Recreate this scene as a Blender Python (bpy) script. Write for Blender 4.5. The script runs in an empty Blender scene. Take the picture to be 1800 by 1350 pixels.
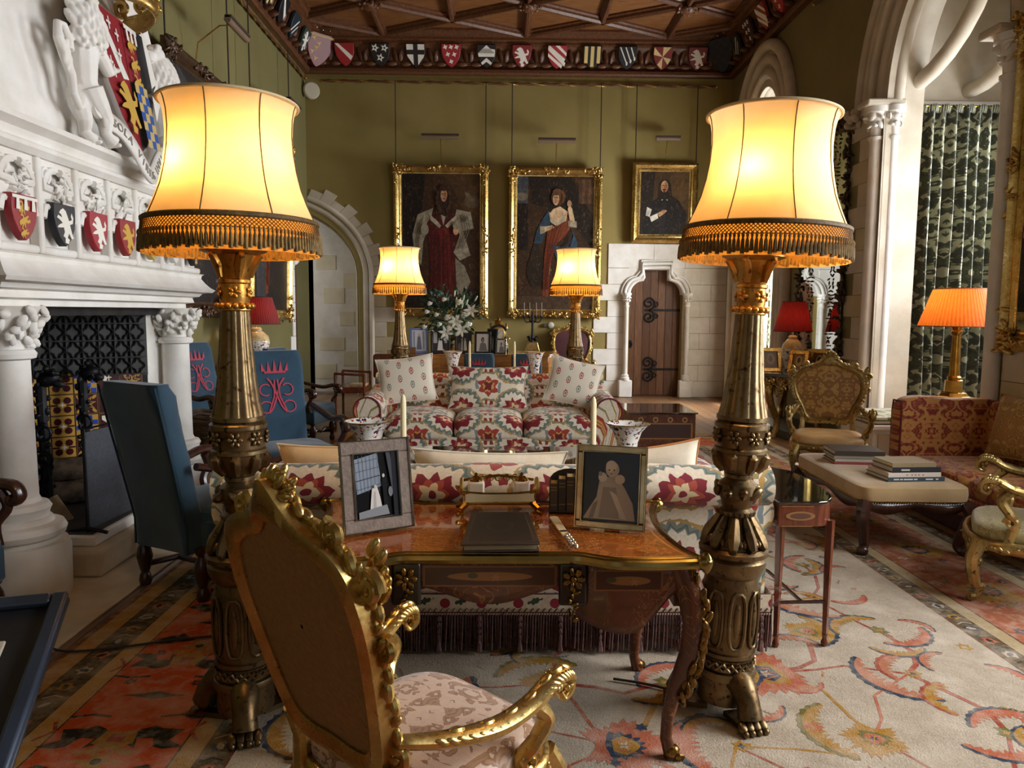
import bpy, math, random
from mathutils import Vector, Matrix
PI = math.pi
sin, cos = math.sin, math.cos
rnd = random.Random(7)
SC = bpy.context.scene
COL = SC.collection

# ---------------------------------------------------------------- camera, world, daylight, exposure
F_PX = 1300.0
yaw, pitch, roll = math.atan(22 / F_PX), math.atan(126 / F_PX), math.radians(0.4)
fw = Vector((sin(yaw) * cos(pitch), cos(yaw) * cos(pitch), -sin(pitch)))
rt = Vector((cos(yaw), -sin(yaw), 0)); up = rt.cross(fw)
rt2 = rt * cos(roll) + up * sin(roll); up2 = up * cos(roll) - rt * sin(roll)
cam = bpy.data.cameras.new('camera'); cam_o = bpy.data.objects.new('camera', cam); COL.objects.link(cam_o)
cam.sensor_fit = 'HORIZONTAL'; cam.sensor_width = 36.0; cam.lens = 36.0 * F_PX / 1800.0
cam.clip_start = 0.05; cam.clip_end = 200
cam_o.matrix_world = Matrix(((rt2.x, up2.x, -fw.x, 0), (rt2.y, up2.y, -fw.y, 0), (rt2.z, up2.z, -fw.z, 1.6), (0, 0, 0, 1)))
SC.camera = cam_o
SC.view_settings.view_transform = 'Standard'; SC.view_settings.look = 'None'
SC.view_settings.gamma = 1.0; SC.view_settings.use_curve_mapping = False
SC.view_settings.exposure = 0.0
wd = bpy.data.worlds.new('overcast_sky'); SC.world = wd; wd.use_nodes = True
wd.node_tree.nodes['Background'].inputs[0].default_value = (0.86, 0.92, 1.0, 1)
wd.node_tree.nodes['Background'].inputs[1].default_value = 0.55

def window_light(name, loc, w, h, power, tilt, color=(0.93, 0.96, 1.0), axis='X', spread=170):
    l = bpy.data.lights.new(name, 'AREA'); l.shape = 'RECTANGLE'; l.size = w; l.size_y = h
    l.energy = power; l.color = color; l.spread = math.radians(spread)
    o = bpy.data.objects.new(name, l); COL.objects.link(o); o.location = loc
    d = Vector((-cos(tilt), 0, -sin(tilt))) if axis == 'X' else Vector((cos(tilt), 0, -sin(tilt)))
    o.rotation_euler = d.to_track_quat('-Z', 'Z').to_euler()
    return o
# daylight entering through the windows of the three bays along the right-hand wall
window_light('daylight_bay_near', (4.75, 2.3, 2.5), 3.0, 3.0, 680, math.radians(14))
window_light('daylight_bay_middle', (5.72, 7.3, 2.75), 1.9, 3.4, 250, math.radians(4))
window_light('daylight_bay_far', (5.40, 12.3, 2.4), 1.7, 3.0, 1250, math.radians(8))

# unseen area light added on the left to brighten the corner alcove
window_light('added_alcove_light', (-5.7, 14.45, 2.3), .5, 2.4, 60, math.radians(6), axis='W')

# ---------------------------------------------------------------- helpers
def col(h):
    h = h.lstrip('#'); r = [int(h[i:i + 2], 16) / 255 for i in (0, 2, 4)]
    return tuple((c / 12.92 if c <= .04045 else ((c + .055) / 1.055) ** 2.4) for c in r) + (1,)

class E:
    """a socket in a node tree with arithmetic"""
    def __init__(s, nt, so): s.nt, s.so = nt, so
    def op(s, o, *a):
        n = s.nt.nodes.new('ShaderNodeMath'); n.operation = o
        for i, q in enumerate((s,) + a):
            if isinstance(q, E): s.nt.links.new(q.so, n.inputs[i])
            else: n.inputs[i].default_value = q
        return E(s.nt, n.outputs[0])
    def __add__(s, b): return s.op('ADD', b)
    def __sub__(s, b): return s.op('SUBTRACT', b)
    def __mul__(s, b): return s.op('MULTIPLY', b)
    def __truediv__(s, b): return s.op('DIVIDE', b)
    __radd__ = __add__; __rmul__ = __mul__
    def __rsub__(s, b): return (s * -1) + b
    def sin(s): return s.op('SINE')
    def cos(s): return s.op('COSINE')
    def abs(s): return s.op('ABSOLUTE')
    def fract(s): return s.op('FRACT')
    def floor(s): return s.op('FLOOR')
    def gt(s, b): return s.op('GREATER_THAN', b)
    def lt(s, b): return s.op('LESS_THAN', b)
    def max(s, b): return s.op('MAXIMUM', b)
    def min(s, b): return s.op('MINIMUM', b)
    def sqrt(s): return s.op('SQRT')
    def pow(s, b): return s.op('POWER', b)
    def mod(s, b): return s.op('FLOORED_MODULO', b)
    def atan2(s, b): return s.op('ARCTAN2', b)
    def wave(s, b=1.0): return s.op('PINGPONG', b)

MATS = {}
class Mat:
    """small wrapper that builds a principled node material"""
    def __init__(s, name):
        s.m = bpy.data.materials.new(name); s.m.use_nodes = True; s.nt = s.m.node_tree
        s.b = s.nt.nodes['Principled BSDF']; MATS[name] = s.m
    def node(s, t, **kw):
        n = s.nt.nodes.new(t)
        for k, v in kw.items(): setattr(n, k, v)
        return n
    def coord(s, kind='Object', scale=(1, 1, 1)):
        if kind == 'pc':
            n = s.node('ShaderNodeAttribute'); n.attribute_name = 'pc'; so = n.outputs['Vector']
        else: so = s.node('ShaderNodeTexCoord').outputs[kind]
        mp = s.node('ShaderNodeMapping'); mp.inputs['Scale'].default_value = scale
        s.nt.links.new(so, mp.inputs[0]); return mp.outputs[0]
    def uv(s, kind='pc'):
        sp = s.node('ShaderNodeSeparateXYZ'); s.nt.links.new(s.coord(kind), sp.inputs[0])
        return [E(s.nt, o) for o in sp.outputs]
    def noise(s, scale, detail=4, vec=None, rough=.55, dist=0, stretch=(1, 1, 1), kind='Object'):
        n = s.node('ShaderNodeTexNoise'); n.inputs['Scale'].default_value = scale
        n.inputs['Detail'].default_value = detail; n.inputs['Roughness'].default_value = rough
        n.inputs['Distortion'].default_value = dist
        s.nt.links.new(vec or s.coord(kind, stretch), n.inputs['Vector']); return E(s.nt, n.outputs['Fac'])
    def mix(s, fac, a, b):
        n = s.node('ShaderNodeMix'); n.data_type = 'RGBA'
        if isinstance(fac, E): s.nt.links.new(fac.so, n.inputs[0])
        else: n.inputs[0].default_value = fac
        for i, q in ((6, a), (7, b)):
            if isinstance(q, str): n.inputs[i].default_value = col(q)
            elif isinstance(q, tuple): n.inputs[i].default_value = q
            else: s.nt.links.new(q, n.inputs[i])
        return n.outputs[2]
    def ramp(s, fac, a, b):
        n = s.node('ShaderNodeMapRange'); s.nt.links.new(fac.so, n.inputs[0])
        n.inputs[1].default_value = a; n.inputs[2].default_value = b; return E(s.nt, n.outputs[0])
    def set(s, color=None, rough=.5, metal=0, spec=.5, coat=0, sheen=0):
        if color is not None:
            if isinstance(color, str): s.b.inputs['Base Color'].default_value = col(color)
            else: s.nt.links.new(color, s.b.inputs['Base Color'])
        if isinstance(rough, E): s.nt.links.new(rough.so, s.b.inputs['Roughness'])
        else: s.b.inputs['Roughness'].default_value = rough
        if isinstance(metal, E): s.nt.links.new(metal.so, s.b.inputs['Metallic'])
        else: s.b.inputs['Metallic'].default_value = metal
        s.b.inputs['Specular IOR Level'].default_value = spec
        s.b.inputs['Coat Weight'].default_value = coat
        if sheen: s.b.inputs['Sheen Weight'].default_value = sheen
        return s
    def bump(s, h, strength=.3, dist=.01):
        n = s.node('ShaderNodeBump'); n.inputs['Strength'].default_value = strength
        n.inputs['Distance'].default_value = dist
        s.nt.links.new(h.so, n.inputs['Height']); s.nt.links.new(n.outputs[0], s.b.inputs['Normal'])
        return s

def simple(name, c1, c2=None, scale=6, rough=.5, metal=0, bump=0, bscale=40, spec=.5, coat=0, stretch=(1, 1, 1), sheen=0, detail=4, bdist=.004, lo=.35, hi=.65):
    m = Mat(name); f = None
    if c2: m.set(m.mix(m.ramp(m.noise(scale, detail, stretch=stretch), lo, hi), c1, c2), rough, metal, spec, coat, sheen)
    else: m.set(c1, rough, metal, spec, coat, sheen)
    if bump: m.bump(m.noise(bscale, 3, stretch=stretch), bump, bdist)
    return m.m
def flat(c, rough=.55, metal=0):
    k = 'paint_' + c.lstrip('#') + ('m' if metal else '') + ('' if rough == .55 else '%02d' % int(rough * 100))
    return MATS.get(k) or Mat(k).set(c, rough, metal).m

class MB:
    """collects shapes into one mesh"""
    def __init__(s, M=None): s.v = []; s.f = []; s.fm = []; s.uv = []; s.mi = 0; s.M = M
    def add(s, vs, fs, uv=None):
        o = len(s.v)
        s.uv += list(uv) if uv else [tuple(p) for p in vs]
        s.v += [tuple(s.M @ Vector(p)) for p in vs] if s.M is not None else [tuple(p) for p in vs]
        s.f += [tuple(i + o for i in f) for f in fs]; s.fm += [s.mi] * len(fs); return s
    def grid(s, P, cu=False, cv=False, uv=None, flip=False):
        nu, nv = len(P), len(P[0]); vs = [p for r in P for p in r]; fs = []
        for i in range(nu if cu else nu - 1):
            for j in range(nv if cv else nv - 1):
                a, b = i * nv + j, ((i + 1) % nu) * nv + j
                c, d = ((i + 1) % nu) * nv + (j + 1) % nv, i * nv + (j + 1) % nv
                fs.append((a, d, c, b) if flip else (a, b, c, d))
        return s.add(vs, fs, [q for r in uv for q in r] if uv else None)
    def box(s, x0, x1, y0, y1, z0, z1):
        vs = [(x, y, z) for x in (x0, x1) for y in (y0, y1) for z in (z0, z1)]
        return s.add(vs, [(0, 1, 3, 2), (4, 6, 7, 5), (0, 4, 5, 1), (2, 3, 7, 6), (0, 2, 6, 4), (1, 5, 7, 3)])
    def cbox(s, c, d): return s.box(c[0] - d[0] / 2, c[0] + d[0] / 2, c[1] - d[1] / 2, c[1] + d[1] / 2, c[2] - d[2] / 2, c[2] + d[2] / 2)
    def ext(s, poly, h0, h1, ax='z'):
        mp = {'z': lambda p, h: (p[0], p[1], h), 'y': lambda p, h: (p[0], h, p[1]), 'x': lambda p, h: (h, p[0], p[1])}[ax]
        n = len(poly)
        area = sum(poly[i][0] * poly[(i + 1) % n][1] - poly[(i + 1) % n][0] * poly[i][1] for i in range(n))
        if (area < 0) != (ax == 'y'): poly = poly[::-1]
        vs = [mp(p, h0) for p in poly] + [mp(p, h1) for p in poly]
        if h1 < h0: vs = vs[n:] + vs[:n]
        return s.add(vs, [tuple(range(n))[::-1], tuple(range(n, 2 * n))] + [(i, (i + 1) % n, n + (i + 1) % n, n + i) for i in range(n)])
    def lathe(s, prof, n=24, c=(0, 0, 0), mod=None, caps=True, a0=0, a1=2 * PI):
        full = abs(a1 - a0 - 2 * PI) < 1e-6; P = []; U = []; L = 0
        for k, (r, z) in enumerate(prof):
            if k: L += math.hypot(r - prof[k - 1][0], z - prof[k - 1][1])
            row = []; ur = []
            for i in range(n if full else n + 1):
                t = a0 + (a1 - a0) * i / n; q = r * (mod(t, z) if mod else 1)
                row.append((c[0] + q * cos(t), c[1] + q * sin(t), c[2] + z)); ur.append((t / (2 * PI), L, 0))
            P.append(row); U.append(ur)
        up_ = prof[-1][1] >= prof[0][1]
        o = len(s.v); s.grid(P, False, full, U, flip=up_)
        if caps and full:
            k = len(P) - 1
            a = tuple(o + i for i in range(n)); b = tuple(o + k * n + i for i in range(n))
            if prof[0][0] > 1e-4: s.f.append(a[::-1] if up_ else a); s.fm.append(s.mi)
            if prof[-1][0] > 1e-4: s.f.append(b if up_ else b[::-1]); s.fm.append(s.mi)
        return s
    def tube(s, path, r, n=8, cap=True, closed=False, flat=1.0, upv=None):
        path = [Vector(p) for p in path]; m = len(path); P = []; prev = None; L = 0; U = []
        rr = r if isinstance(r, (list, tuple)) else [r] * m
        for i, p in enumerate(path):
            a = path[i - 1] if (i or closed) else p; b = path[(i + 1) % m] if (i < m - 1 or closed) else p
            t = (b - a); t = t.normalized() if t.length > 1e-9 else Vector((0, 0, 1))
            if prev is None:
                q = Vector(upv) if upv else (Vector((0, 0, 1)) if abs(t.z) < .9 else Vector((1, 0, 0)))
                e = q - t * q.dot(t)
            else: e = prev - t * prev.dot(t)
            e.normalize(); prev = e; g = t.cross(e)
            if i: L += (p - path[i - 1]).length
            P.append([tuple(p + (e * cos(2 * PI * k / n) * flat + g * sin(2 * PI * k / n)) * rr[i]) for k in range(n)])
            U.append([(k / n, L, 0) for k in range(n)])
        o = len(s.v); s.grid(P, closed, True, U)
        if cap and not closed:
            s.f.append(tuple(o + k for k in range(n))[::-1]); s.f.append(tuple(o + (m - 1) * n + k for k in range(n))); s.fm += [s.mi] * 2
        return s
    def ball(s, c, r, n=10, m=6):
        r = r if isinstance(r, (list, tuple)) else (r, r, r); R = []
        vs = [(c[0], c[1], c[2] - r[2])]
        for j in range(1, m):
            t = PI * j / m
            for i in range(n): vs.append((c[0] + r[0] * sin(t) * cos(2 * PI * i / n), c[1] + r[1] * sin(t) * sin(2 * PI * i / n), c[2] - r[2] * cos(t)))
        vs.append((c[0], c[1], c[2] + r[2])); k = len(vs) - 1
        fs = [(0, 1 + (i + 1) % n, 1 + i) for i in range(n)]
        for j in range(m - 2):
            for i in range(n):
                a = 1 + j * n + i; b = 1 + j * n + (i + 1) % n; fs.append((a, b, b + n, a + n))
        o = 1 + (m - 2) * n
        fs += [(o + i, o + (i + 1) % n, k) for i in range(n)]
        return s.add(vs, fs)
    def blob(s, c, r, ax=None, n=8, m=5):
        """ellipsoid turned at random or along ax"""
        q = Vector(ax).to_track_quat('Z', 'Y') if ax is not None else Matrix.Rotation(rnd.uniform(0, 6), 3, Vector((rnd.uniform(-1, 1), rnd.uniform(-1, 1), rnd.uniform(-1, 1) + .01)).normalized()).to_quaternion()
        old = s.M; L = Matrix.Translation(Vector(c)) @ q.to_matrix().to_4x4()
        s.M = (old @ L) if old is not None else L; s.ball((0, 0, 0), r, n, m); s.M = old; return s
    def leaf(s, base, d, upn, length, w, curl=.3, n=4, teeth=0):
        d = Vector(d).normalized(); u = Vector(upn); u = (u - d * u.dot(d)).normalized(); g = d.cross(u); P = []; base = Vector(base)
        for i in range(n + 1):
            t = i / n; ww = w * (sin(PI * min(1, t * .92 + .08)) ** .7) * (1 if not teeth or i % 2 else .8)
            c = base + d * (length * t) + u * (curl * length * (sin(PI * t * .9) * .5 - .6 * t * t))
            P.append([tuple(c - g * ww), tuple(c + u * (ww * .35)), tuple(c + g * ww)])
        return s.grid(P)
    def scroll(s, c, a, b, r0, r1, turns, th, n=8, steps=22, th1=None, start=0, flat=1):
        a = Vector(a); b = Vector(b); c = Vector(c); pts = []; rr = []
        for i in range(steps + 1):
            t = i / steps; ang = start + turns * 2 * PI * t; r = r0 + (r1 - r0) * t
            pts.append(c + a * (r * cos(ang)) + b * (r * sin(ang))); rr.append(th + ((th1 if th1 is not None else th) - th) * t)
        return s.tube(pts, rr, n, flat=flat)
    def squad(s, c, r, e1=.35, e2=.35, n=28, m=14, fn=None):
        """super-ellipsoid: rounded cushion box"""
        def sp(x, e): return math.copysign(abs(x) ** e, x)
        P = []; U = []
        for j in range(m + 1):
            t = -PI / 2 + PI * j / m; row = []; ur = []
            for i in range(n):
                a = 2 * PI * i / n
                p = (r[0] * sp(cos(t), e1) * sp(cos(a), e2), r[1] * sp(cos(t), e1) * sp(sin(a), e2), r[2] * sp(sin(t), e1))
                if fn: p = fn(p)
                row.append((c[0] + p[0], c[1] + p[1], c[2] + p[2]))
                ur.append((p[0], p[1] + p[2] * (1 if p[1] < 0 else -1), p[2]))
            P.append(row); U.append(ur)
        return s.grid(P, False, True, U, flip=True)
    def pillow(s, w, h, t, n=14, M=None):
        """scatter cushion in the xz plane, thickness along y"""
        old = s.M
        if M is not None: s.M = (old @ M) if old is not None else M
        for sg in (-1, 1):
            P = []; U = []
            for i in range(n + 1):
                u = -1 + 2 * i / n; row = []; ur = []
                for j in range(n + 1):
                    v = -1 + 2 * j / n
                    k = max(0, (1 - u ** 2)) ** .45 * max(0, (1 - v ** 2)) ** .45
                    pin = 1 - .10 * (1 - v * v) * abs(u) ** 3; pin2 = 1 - .10 * (1 - u * u) * abs(v) ** 3
                    p = (u * w / 2 * pin, sg * t / 2 * k, v * h / 2 * pin2)
                    row.append(p); ur.append((p[0], p[2], 0))
                P.append(row); U.append(ur)
            s.grid(P, uv=U, flip=(sg > 0))
        s.M = old; return s
    def build(s, name, mats, parent=None, smooth=True, bevel=0, ang=42, solid=0, subsurf=0):
        me = bpy.data.meshes.new(name); me.from_pydata(s.v, [], s.f)
        for q in (mats if isinstance(mats, (list, tuple)) else [mats]): me.materials.append(q)
        if isinstance(mats, (list, tuple)) and len(mats) > 1: me.polygons.foreach_set('material_index', s.fm)
        at = me.attributes.new('pc', 'FLOAT_VECTOR', 'POINT'); at.data.foreach_set('vector', [x for p in s.uv for x in p])
        if smooth:
            me.polygons.foreach_set('use_smooth', [True] * len(me.polygons)); me.set_sharp_from_angle(angle=math.radians(ang))
        me.update(); o = bpy.data.objects.new(name, me); COL.objects.link(o); o.parent = parent
        if solid:
            q = o.modifiers.new('thickness', 'SOLIDIFY'); q.thickness = solid; q.offset = 0
        if subsurf:
            q = o.modifiers.new('smoothing', 'SUBSURF'); q.levels = q.render_levels = subsurf
        if bevel:
            q = o.modifiers.new('bevel', 'BEVEL'); q.width = bevel; q.segments = 2; q.limit_method = 'ANGLE'; q.angle_limit = math.radians(50)
        return o

def T(x=0, y=0, z=0, rx=0, ry=0, rz=0, s=1):
    return Matrix.Translation((x, y, z)) @ Matrix.Rotation(rz, 4, 'Z') @ Matrix.Rotation(ry, 4, 'Y') @ Matrix.Rotation(rx, 4, 'X') @ Matrix.Diagonal((s, s, s, 1))
def tag(o, label, cat=None, group=None, kind=None):
    o['label'] = label
    if cat: o['category'] = cat
    if group: o['group'] = group
    if kind: o['kind'] = kind
    return o
def thing(name, label, cat, loc=(0, 0, 0), rz=0, group=None, scale=1, rx=0, ry=0):
    o = bpy.data.objects.new(name, None); o.empty_display_size = .1; COL.objects.link(o)
    o.location = loc; o.rotation_euler = (rx, ry, rz); o.scale = (scale,) * 3
    return tag(o, label, cat, group)
def struct(o): o['kind'] = 'structure'; return o
def stuff(o): o['kind'] = 'stuff'; return o
def copy_tree(o, label=None, parent=None):
    c = o.copy(); COL.objects.link(c); c.parent = parent
    if parent is not None: c.matrix_parent_inverse = o.matrix_parent_inverse.copy()
    if label: c['label'] = label
    for ch in list(o.children): copy_tree(ch, None, c)
    return c
def decal(name, shapes, M, parent, eps=.0008, rough=.55, matfn=None, pack=False):
    """flat printed or painted shapes: each (colour, polygon), later ones in front; local plane xy, normal +z"""
    mb = MB(M); cs = []; lay = []; box_ = []
    for k, (c, p) in enumerate(shapes):
        if pack:      # lowest layer that clears every earlier shape it touches
            b = (min(q[0] for q in p), max(q[0] for q in p), min(q[1] for q in p), max(q[1] for q in p)); L_ = 0
            for q, l_ in zip(box_, lay):
                if l_ >= L_ and q[0] < b[1] and q[1] > b[0] and q[2] < b[3] and q[3] > b[2]: L_ = l_ + 1
            box_.append(b); lay.append(L_); k = L_
        if c not in cs: cs.append(c)
        mb.mi = cs.index(c); n = len(p)
        a = sum(p[i][0] * p[(i + 1) % n][1] - p[(i + 1) % n][0] * p[i][1] for i in range(n))
        mb.add([(q[0], q[1], eps * (k + 1)) for q in (p if a > 0 else p[::-1])], [tuple(range(n))])
    return mb.build(name, [(matfn or (lambda c: flat(c, rough)))(c) for c in cs], parent, smooth=False)
# 2d shape makers for decals
def rect(x0, y0, x1, y1): return [(x0, y0), (x1, y0), (x1, y1), (x0, y1)]
def ell(x, y, rx, ry=None, n=16, a=0): ry = ry or rx; return [(x + rx * cos(t) * cos(a) - ry * sin(t) * sin(a), y + rx * cos(t) * sin(a) + ry * sin(t) * cos(a)) for t in [2 * PI * i / n for i in range(n)]]
def line(pts, w):
    L = []; R = []
    for i, p in enumerate(pts):
        a = pts[max(0, i - 1)]; b = pts[min(len(pts) - 1, i + 1)]; dx, dy = b[0] - a[0], b[1] - a[1]; q = math.hypot(dx, dy) or 1
        L.append((p[0] - dy / q * w / 2, p[1] + dx / q * w / 2)); R.append((p[0] + dy / q * w / 2, p[1] - dx / q * w / 2))
    return L + R[::-1]
def xf(p, x=0, y=0, s=1, a=0, mx=1): return [(x + s * (mx * u * cos(a) - v * sin(a)), y + s * (mx * u * sin(a) + v * cos(a))) for u, v in p]
def star(x, y, r0, r1, n, a=0): return [(x + (r0 if i % 2 else r1) * cos(a + PI * i / n), y + (r0 if i % 2 else r1) * sin(a + PI * i / n)) for i in range(2 * n)]
# ---------------------------------------------------------------- materials
STONE = simple('limestone', '#b9ad98', '#cbc1b0', 3, .85, bump=.25, bscale=60, detail=6)
STONE_B = simple('limestone_warm', '#b3a383', '#c2b494', 3, .85, bump=.25, bscale=60, detail=6)
STONE_W = simple('carved_white_stone', '#d9d4ca', '#e9e6e0', 4, .75, bump=.2, bscale=50, detail=6)
HEARTH = simple('hearth_stone', '#b7a78d', '#c9bca4', 5, .8, bump=.3, bscale=30)
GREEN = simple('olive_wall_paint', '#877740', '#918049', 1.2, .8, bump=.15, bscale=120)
GREEN_L = simple('olive_wall_paint_dimmed', '#6a6236', '#736b3e', 1.2, .8, bump=.15, bscale=120)  # darker copy of the olive paint, dimming the left wall through its colour
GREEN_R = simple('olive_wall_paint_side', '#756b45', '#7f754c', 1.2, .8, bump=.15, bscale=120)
OAK_C = simple('ceiling_oak', '#86582f', '#6b4322', 5, .5, bump=.2, bscale=30, stretch=(1, 6, 6))
OAK_D = simple('dark_oak', '#6b4226', '#4d2d19', 5, .45, bump=.2, bscale=30, stretch=(6, 1, 6))
PLANKS = [simple('floorboard_oak_%d' % i, a, b, 4, .36, bump=.12, bscale=20, stretch=(9, .8, 1)) for i, (a, b) in enumerate([('#7a583a', '#5f4229'), ('#8a6746', '#6b4c31'), ('#6d4d32', '#543923'), ('#80603f', '#654730')])]
DOOR = [simple('door_oak_%d' % i, a, b, 6, .5, bump=.2, bscale=18, stretch=(8, 8, .8)) for i, (a, b) in enumerate([('#6f4a2f', '#583720'), ('#7c553a', '#5f3f27'), ('#644229', '#4b2e1b')])]
IRON = simple('black_iron', '#1b1b1d', '#2c2c2f', 12, .5, metal=.7, bump=.3, bscale=50)
BLACK = simple('black_lacquer', '#141214', None, rough=.25)
DARKWOOD = simple('dark_walnut', '#2c1710', '#42251a', 10, .28, coat=.3, stretch=(5, 5, 1))
MAHOG = simple('mahogany', '#4d2417', '#6b3621', 8, .25, coat=.4, stretch=(5, 5, 1))
def gilt(name, c1, c2, c3, rough=.34, dark=.42):
    m = Mat(name); n = m.noise(7, 5); n2 = m.noise(38, 3)
    c = m.mix(m.ramp(n, .35, .65), c1, c2); c = m.mix(m.ramp(n2, dark + .16, dark + .28), c, c3)
    m.set(c, m.ramp(n2, .2, .9) * .3 + (rough - .12), .9, .6); m.bump(n2, .25, .004); return m.m
GILT = gilt('gilt_wood', '#c79a4d', '#a8762d', '#5d3a16')
GILT_B = gilt('bright_gilding', '#d2b573', '#b08c48', '#65481f', .3, .52)
GILT_P = gilt('pale_gilding', '#b9a069', '#8f7642', '#4a3a1e', .36)
BRONZE = gilt('worn_silvered_gilt_wood', '#84704f', '#5c472c', '#33241a', .38, .42)
ORMOLU = gilt('gilt_bronze', '#8c6a35', '#5e451f', '#1e150b', .3, .4)
BRASS = simple('polished_brass', '#b28a3e', '#8a6424', 9, .25, metal=1)
EDGE = simple('brass_edge_moulding', '#7c6a3e', '#96814a', 9, .27, metal=1)
SILVER = simple('silver', '#c9c6c0', '#a9a59c', 12, .2, metal=1)
GOLDFR = simple('gold_photo_frame', '#b9a077', '#8d7650', 10, .22, metal=1)
IVORY = simple('candle_wax', '#ecdcae', None, rough=.5)
CREAMC = simple('cream_linen', '#e6dcc6', '#d9cdb2', 9, .85, bump=.2, bscale=120, sheen=.2)
PEACH = simple('peach_silk', '#e9cfa6', '#dcbb88', 5, .6, bump=.2, bscale=20)
BLUE = simple('blue_woollen_cloth', '#1d4257', '#16364a', 5, .8, bump=.35, bscale=260, sheen=.25)
RED_V = simple('crimson_velvet', '#4d0f16', '#3a0a10', 6, .7, sheen=.3)
BLACKF = simple('black_matt_metal', '#1c1d22', '#26282e', 8, .45)
GREYF = simple('grey_mesh_screen', '#3a3d44', '#474a52', 60, .6, metal=.4, bump=.5, bscale=300)
WICKER = simple('willow_wicker', '#5e4732', '#423020', 20, .6, bump=.3, bscale=80)
LEATHER = simple('dark_leather', '#241d19', '#33291f', 20, .45, bump=.3, bscale=90)
GREYLEAF = simple('green_leaf', '#2c4430', '#456048', 12, .5)
PETAL = simple('white_petal', '#eeece2', '#dfe3cf', 12, .6)
BUD = simple('pale_green_bud', '#b9c79a', '#d9dfc2', 12, .6)
MARBLE = simple('grey_marble', '#4b4f55', '#2c2f33', 4, .15, detail=8, coat=.3)
GREYSUEDE = simple('brown_shagreen', '#8b7a6c', '#6f5f53', 40, .55, bump=.6, bscale=90, lo=.3, hi=.7)
TANBACK = simple('tan_woven_cloth', '#8a6238', '#97703f', 60, .85, bump=.3, bscale=150)
WHITEP = flat('#ece9e4', .6)
GOLDPAINT = flat('#c6a24a', .4)
RUGM = {}
def rugmat(c):
    if c not in RUGM:
        m = Mat('rug_wool_' + c.lstrip('#')); n = m.noise(150, 2); n2 = m.noise(5, 4)
        base = m.mix(m.ramp(n, .3, .75) * .35, c, '#3a2c20'); base = m.mix(m.ramp(n2, .45, .75) * .3, base, '#e3d6c3')
        base = m.mix(m.ramp(m.noise(22, 5), .48, .8) * .55, base, '#b3a48e'); m.set(base, .95, spec=.1); m.bump(n, .6, .006); RUGM[c] = m.m
    return RUGM[c]
# glass, mirror
m = Mat('clear_glass'); m.set('#ffffff', .02, spec=.5); m.b.inputs['Transmission Weight'].default_value = 1; m.b.inputs['IOR'].default_value = 1.45; GLASS = m.m
m = Mat('window_glass'); m.set('#dfe8ee', .35); m.b.inputs['Transmission Weight'].default_value = 1; m.b.inputs['IOR'].default_value = 1.02; WGLASS = m.m
MIRROR = Mat('mirror_glass').set('#c9cdcb', .02, 1).m
GLOSSB = Mat('dark_glass_top').set('#12110f', .04, 0, .9, 1).m

def silk(name, c, c_seam, w=.55, rough=.7, pleat=0):
    """lampshade cloth that lets the bulbs inside shine through"""
    m = Mat(name); tr = m.node('ShaderNodeBsdfTranslucent'); mx = m.node('ShaderNodeMixShader')
    st = m.noise(9, 4, stretch=(1, 1, 1), dist=.5)
    cc = m.mix(m.ramp(st, .4, .7) * .25, c, c_seam)
    if pleat:
        u, v, _ = m.uv(); p = (u * (2 * PI * pleat)).sin() * .5 + .5; n = m.noise(60, 2, stretch=(1, 1, .1))
        cc = m.mix((p * .45 + m.ramp(n, .3, .8) * .4), c, c_seam); m.bump(p, .5, .004)
    m.set(cc, rough, sheen=.2); m.nt.links.new(cc, tr.inputs[0]); mx.inputs[0].default_value = w
    out = m.nt.nodes['Material Output']
    m.nt.links.new(m.b.outputs[0], mx.inputs[1]); m.nt.links.new(tr.outputs[0], mx.inputs[2]); m.nt.links.new(mx.outputs[0], out.inputs[0]); return m.m
SHADE = silk('cream_silk_shade', '#f0d6a4', '#d9b471', .36)
SHADE_RED = silk('red_pleated_silk', '#8f1f1e', '#4f0d0e', .4, pleat=60)
SHADE_OR = silk('orange_pleated_silk', '#cf7a30', '#9a4c14', .5, pleat=60)
FRINGE = simple('antique_gold_fringe', '#8d6d2c', '#5d461c', 40, .7)
BRAID = simple('brown_gold_braid', '#6e5222', '#4b3716', 60, .7, bump=.5, bscale=200)
NETM = silk('fringe_net_backing', '#d9a24a', '#b57c2c', .55)

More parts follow.
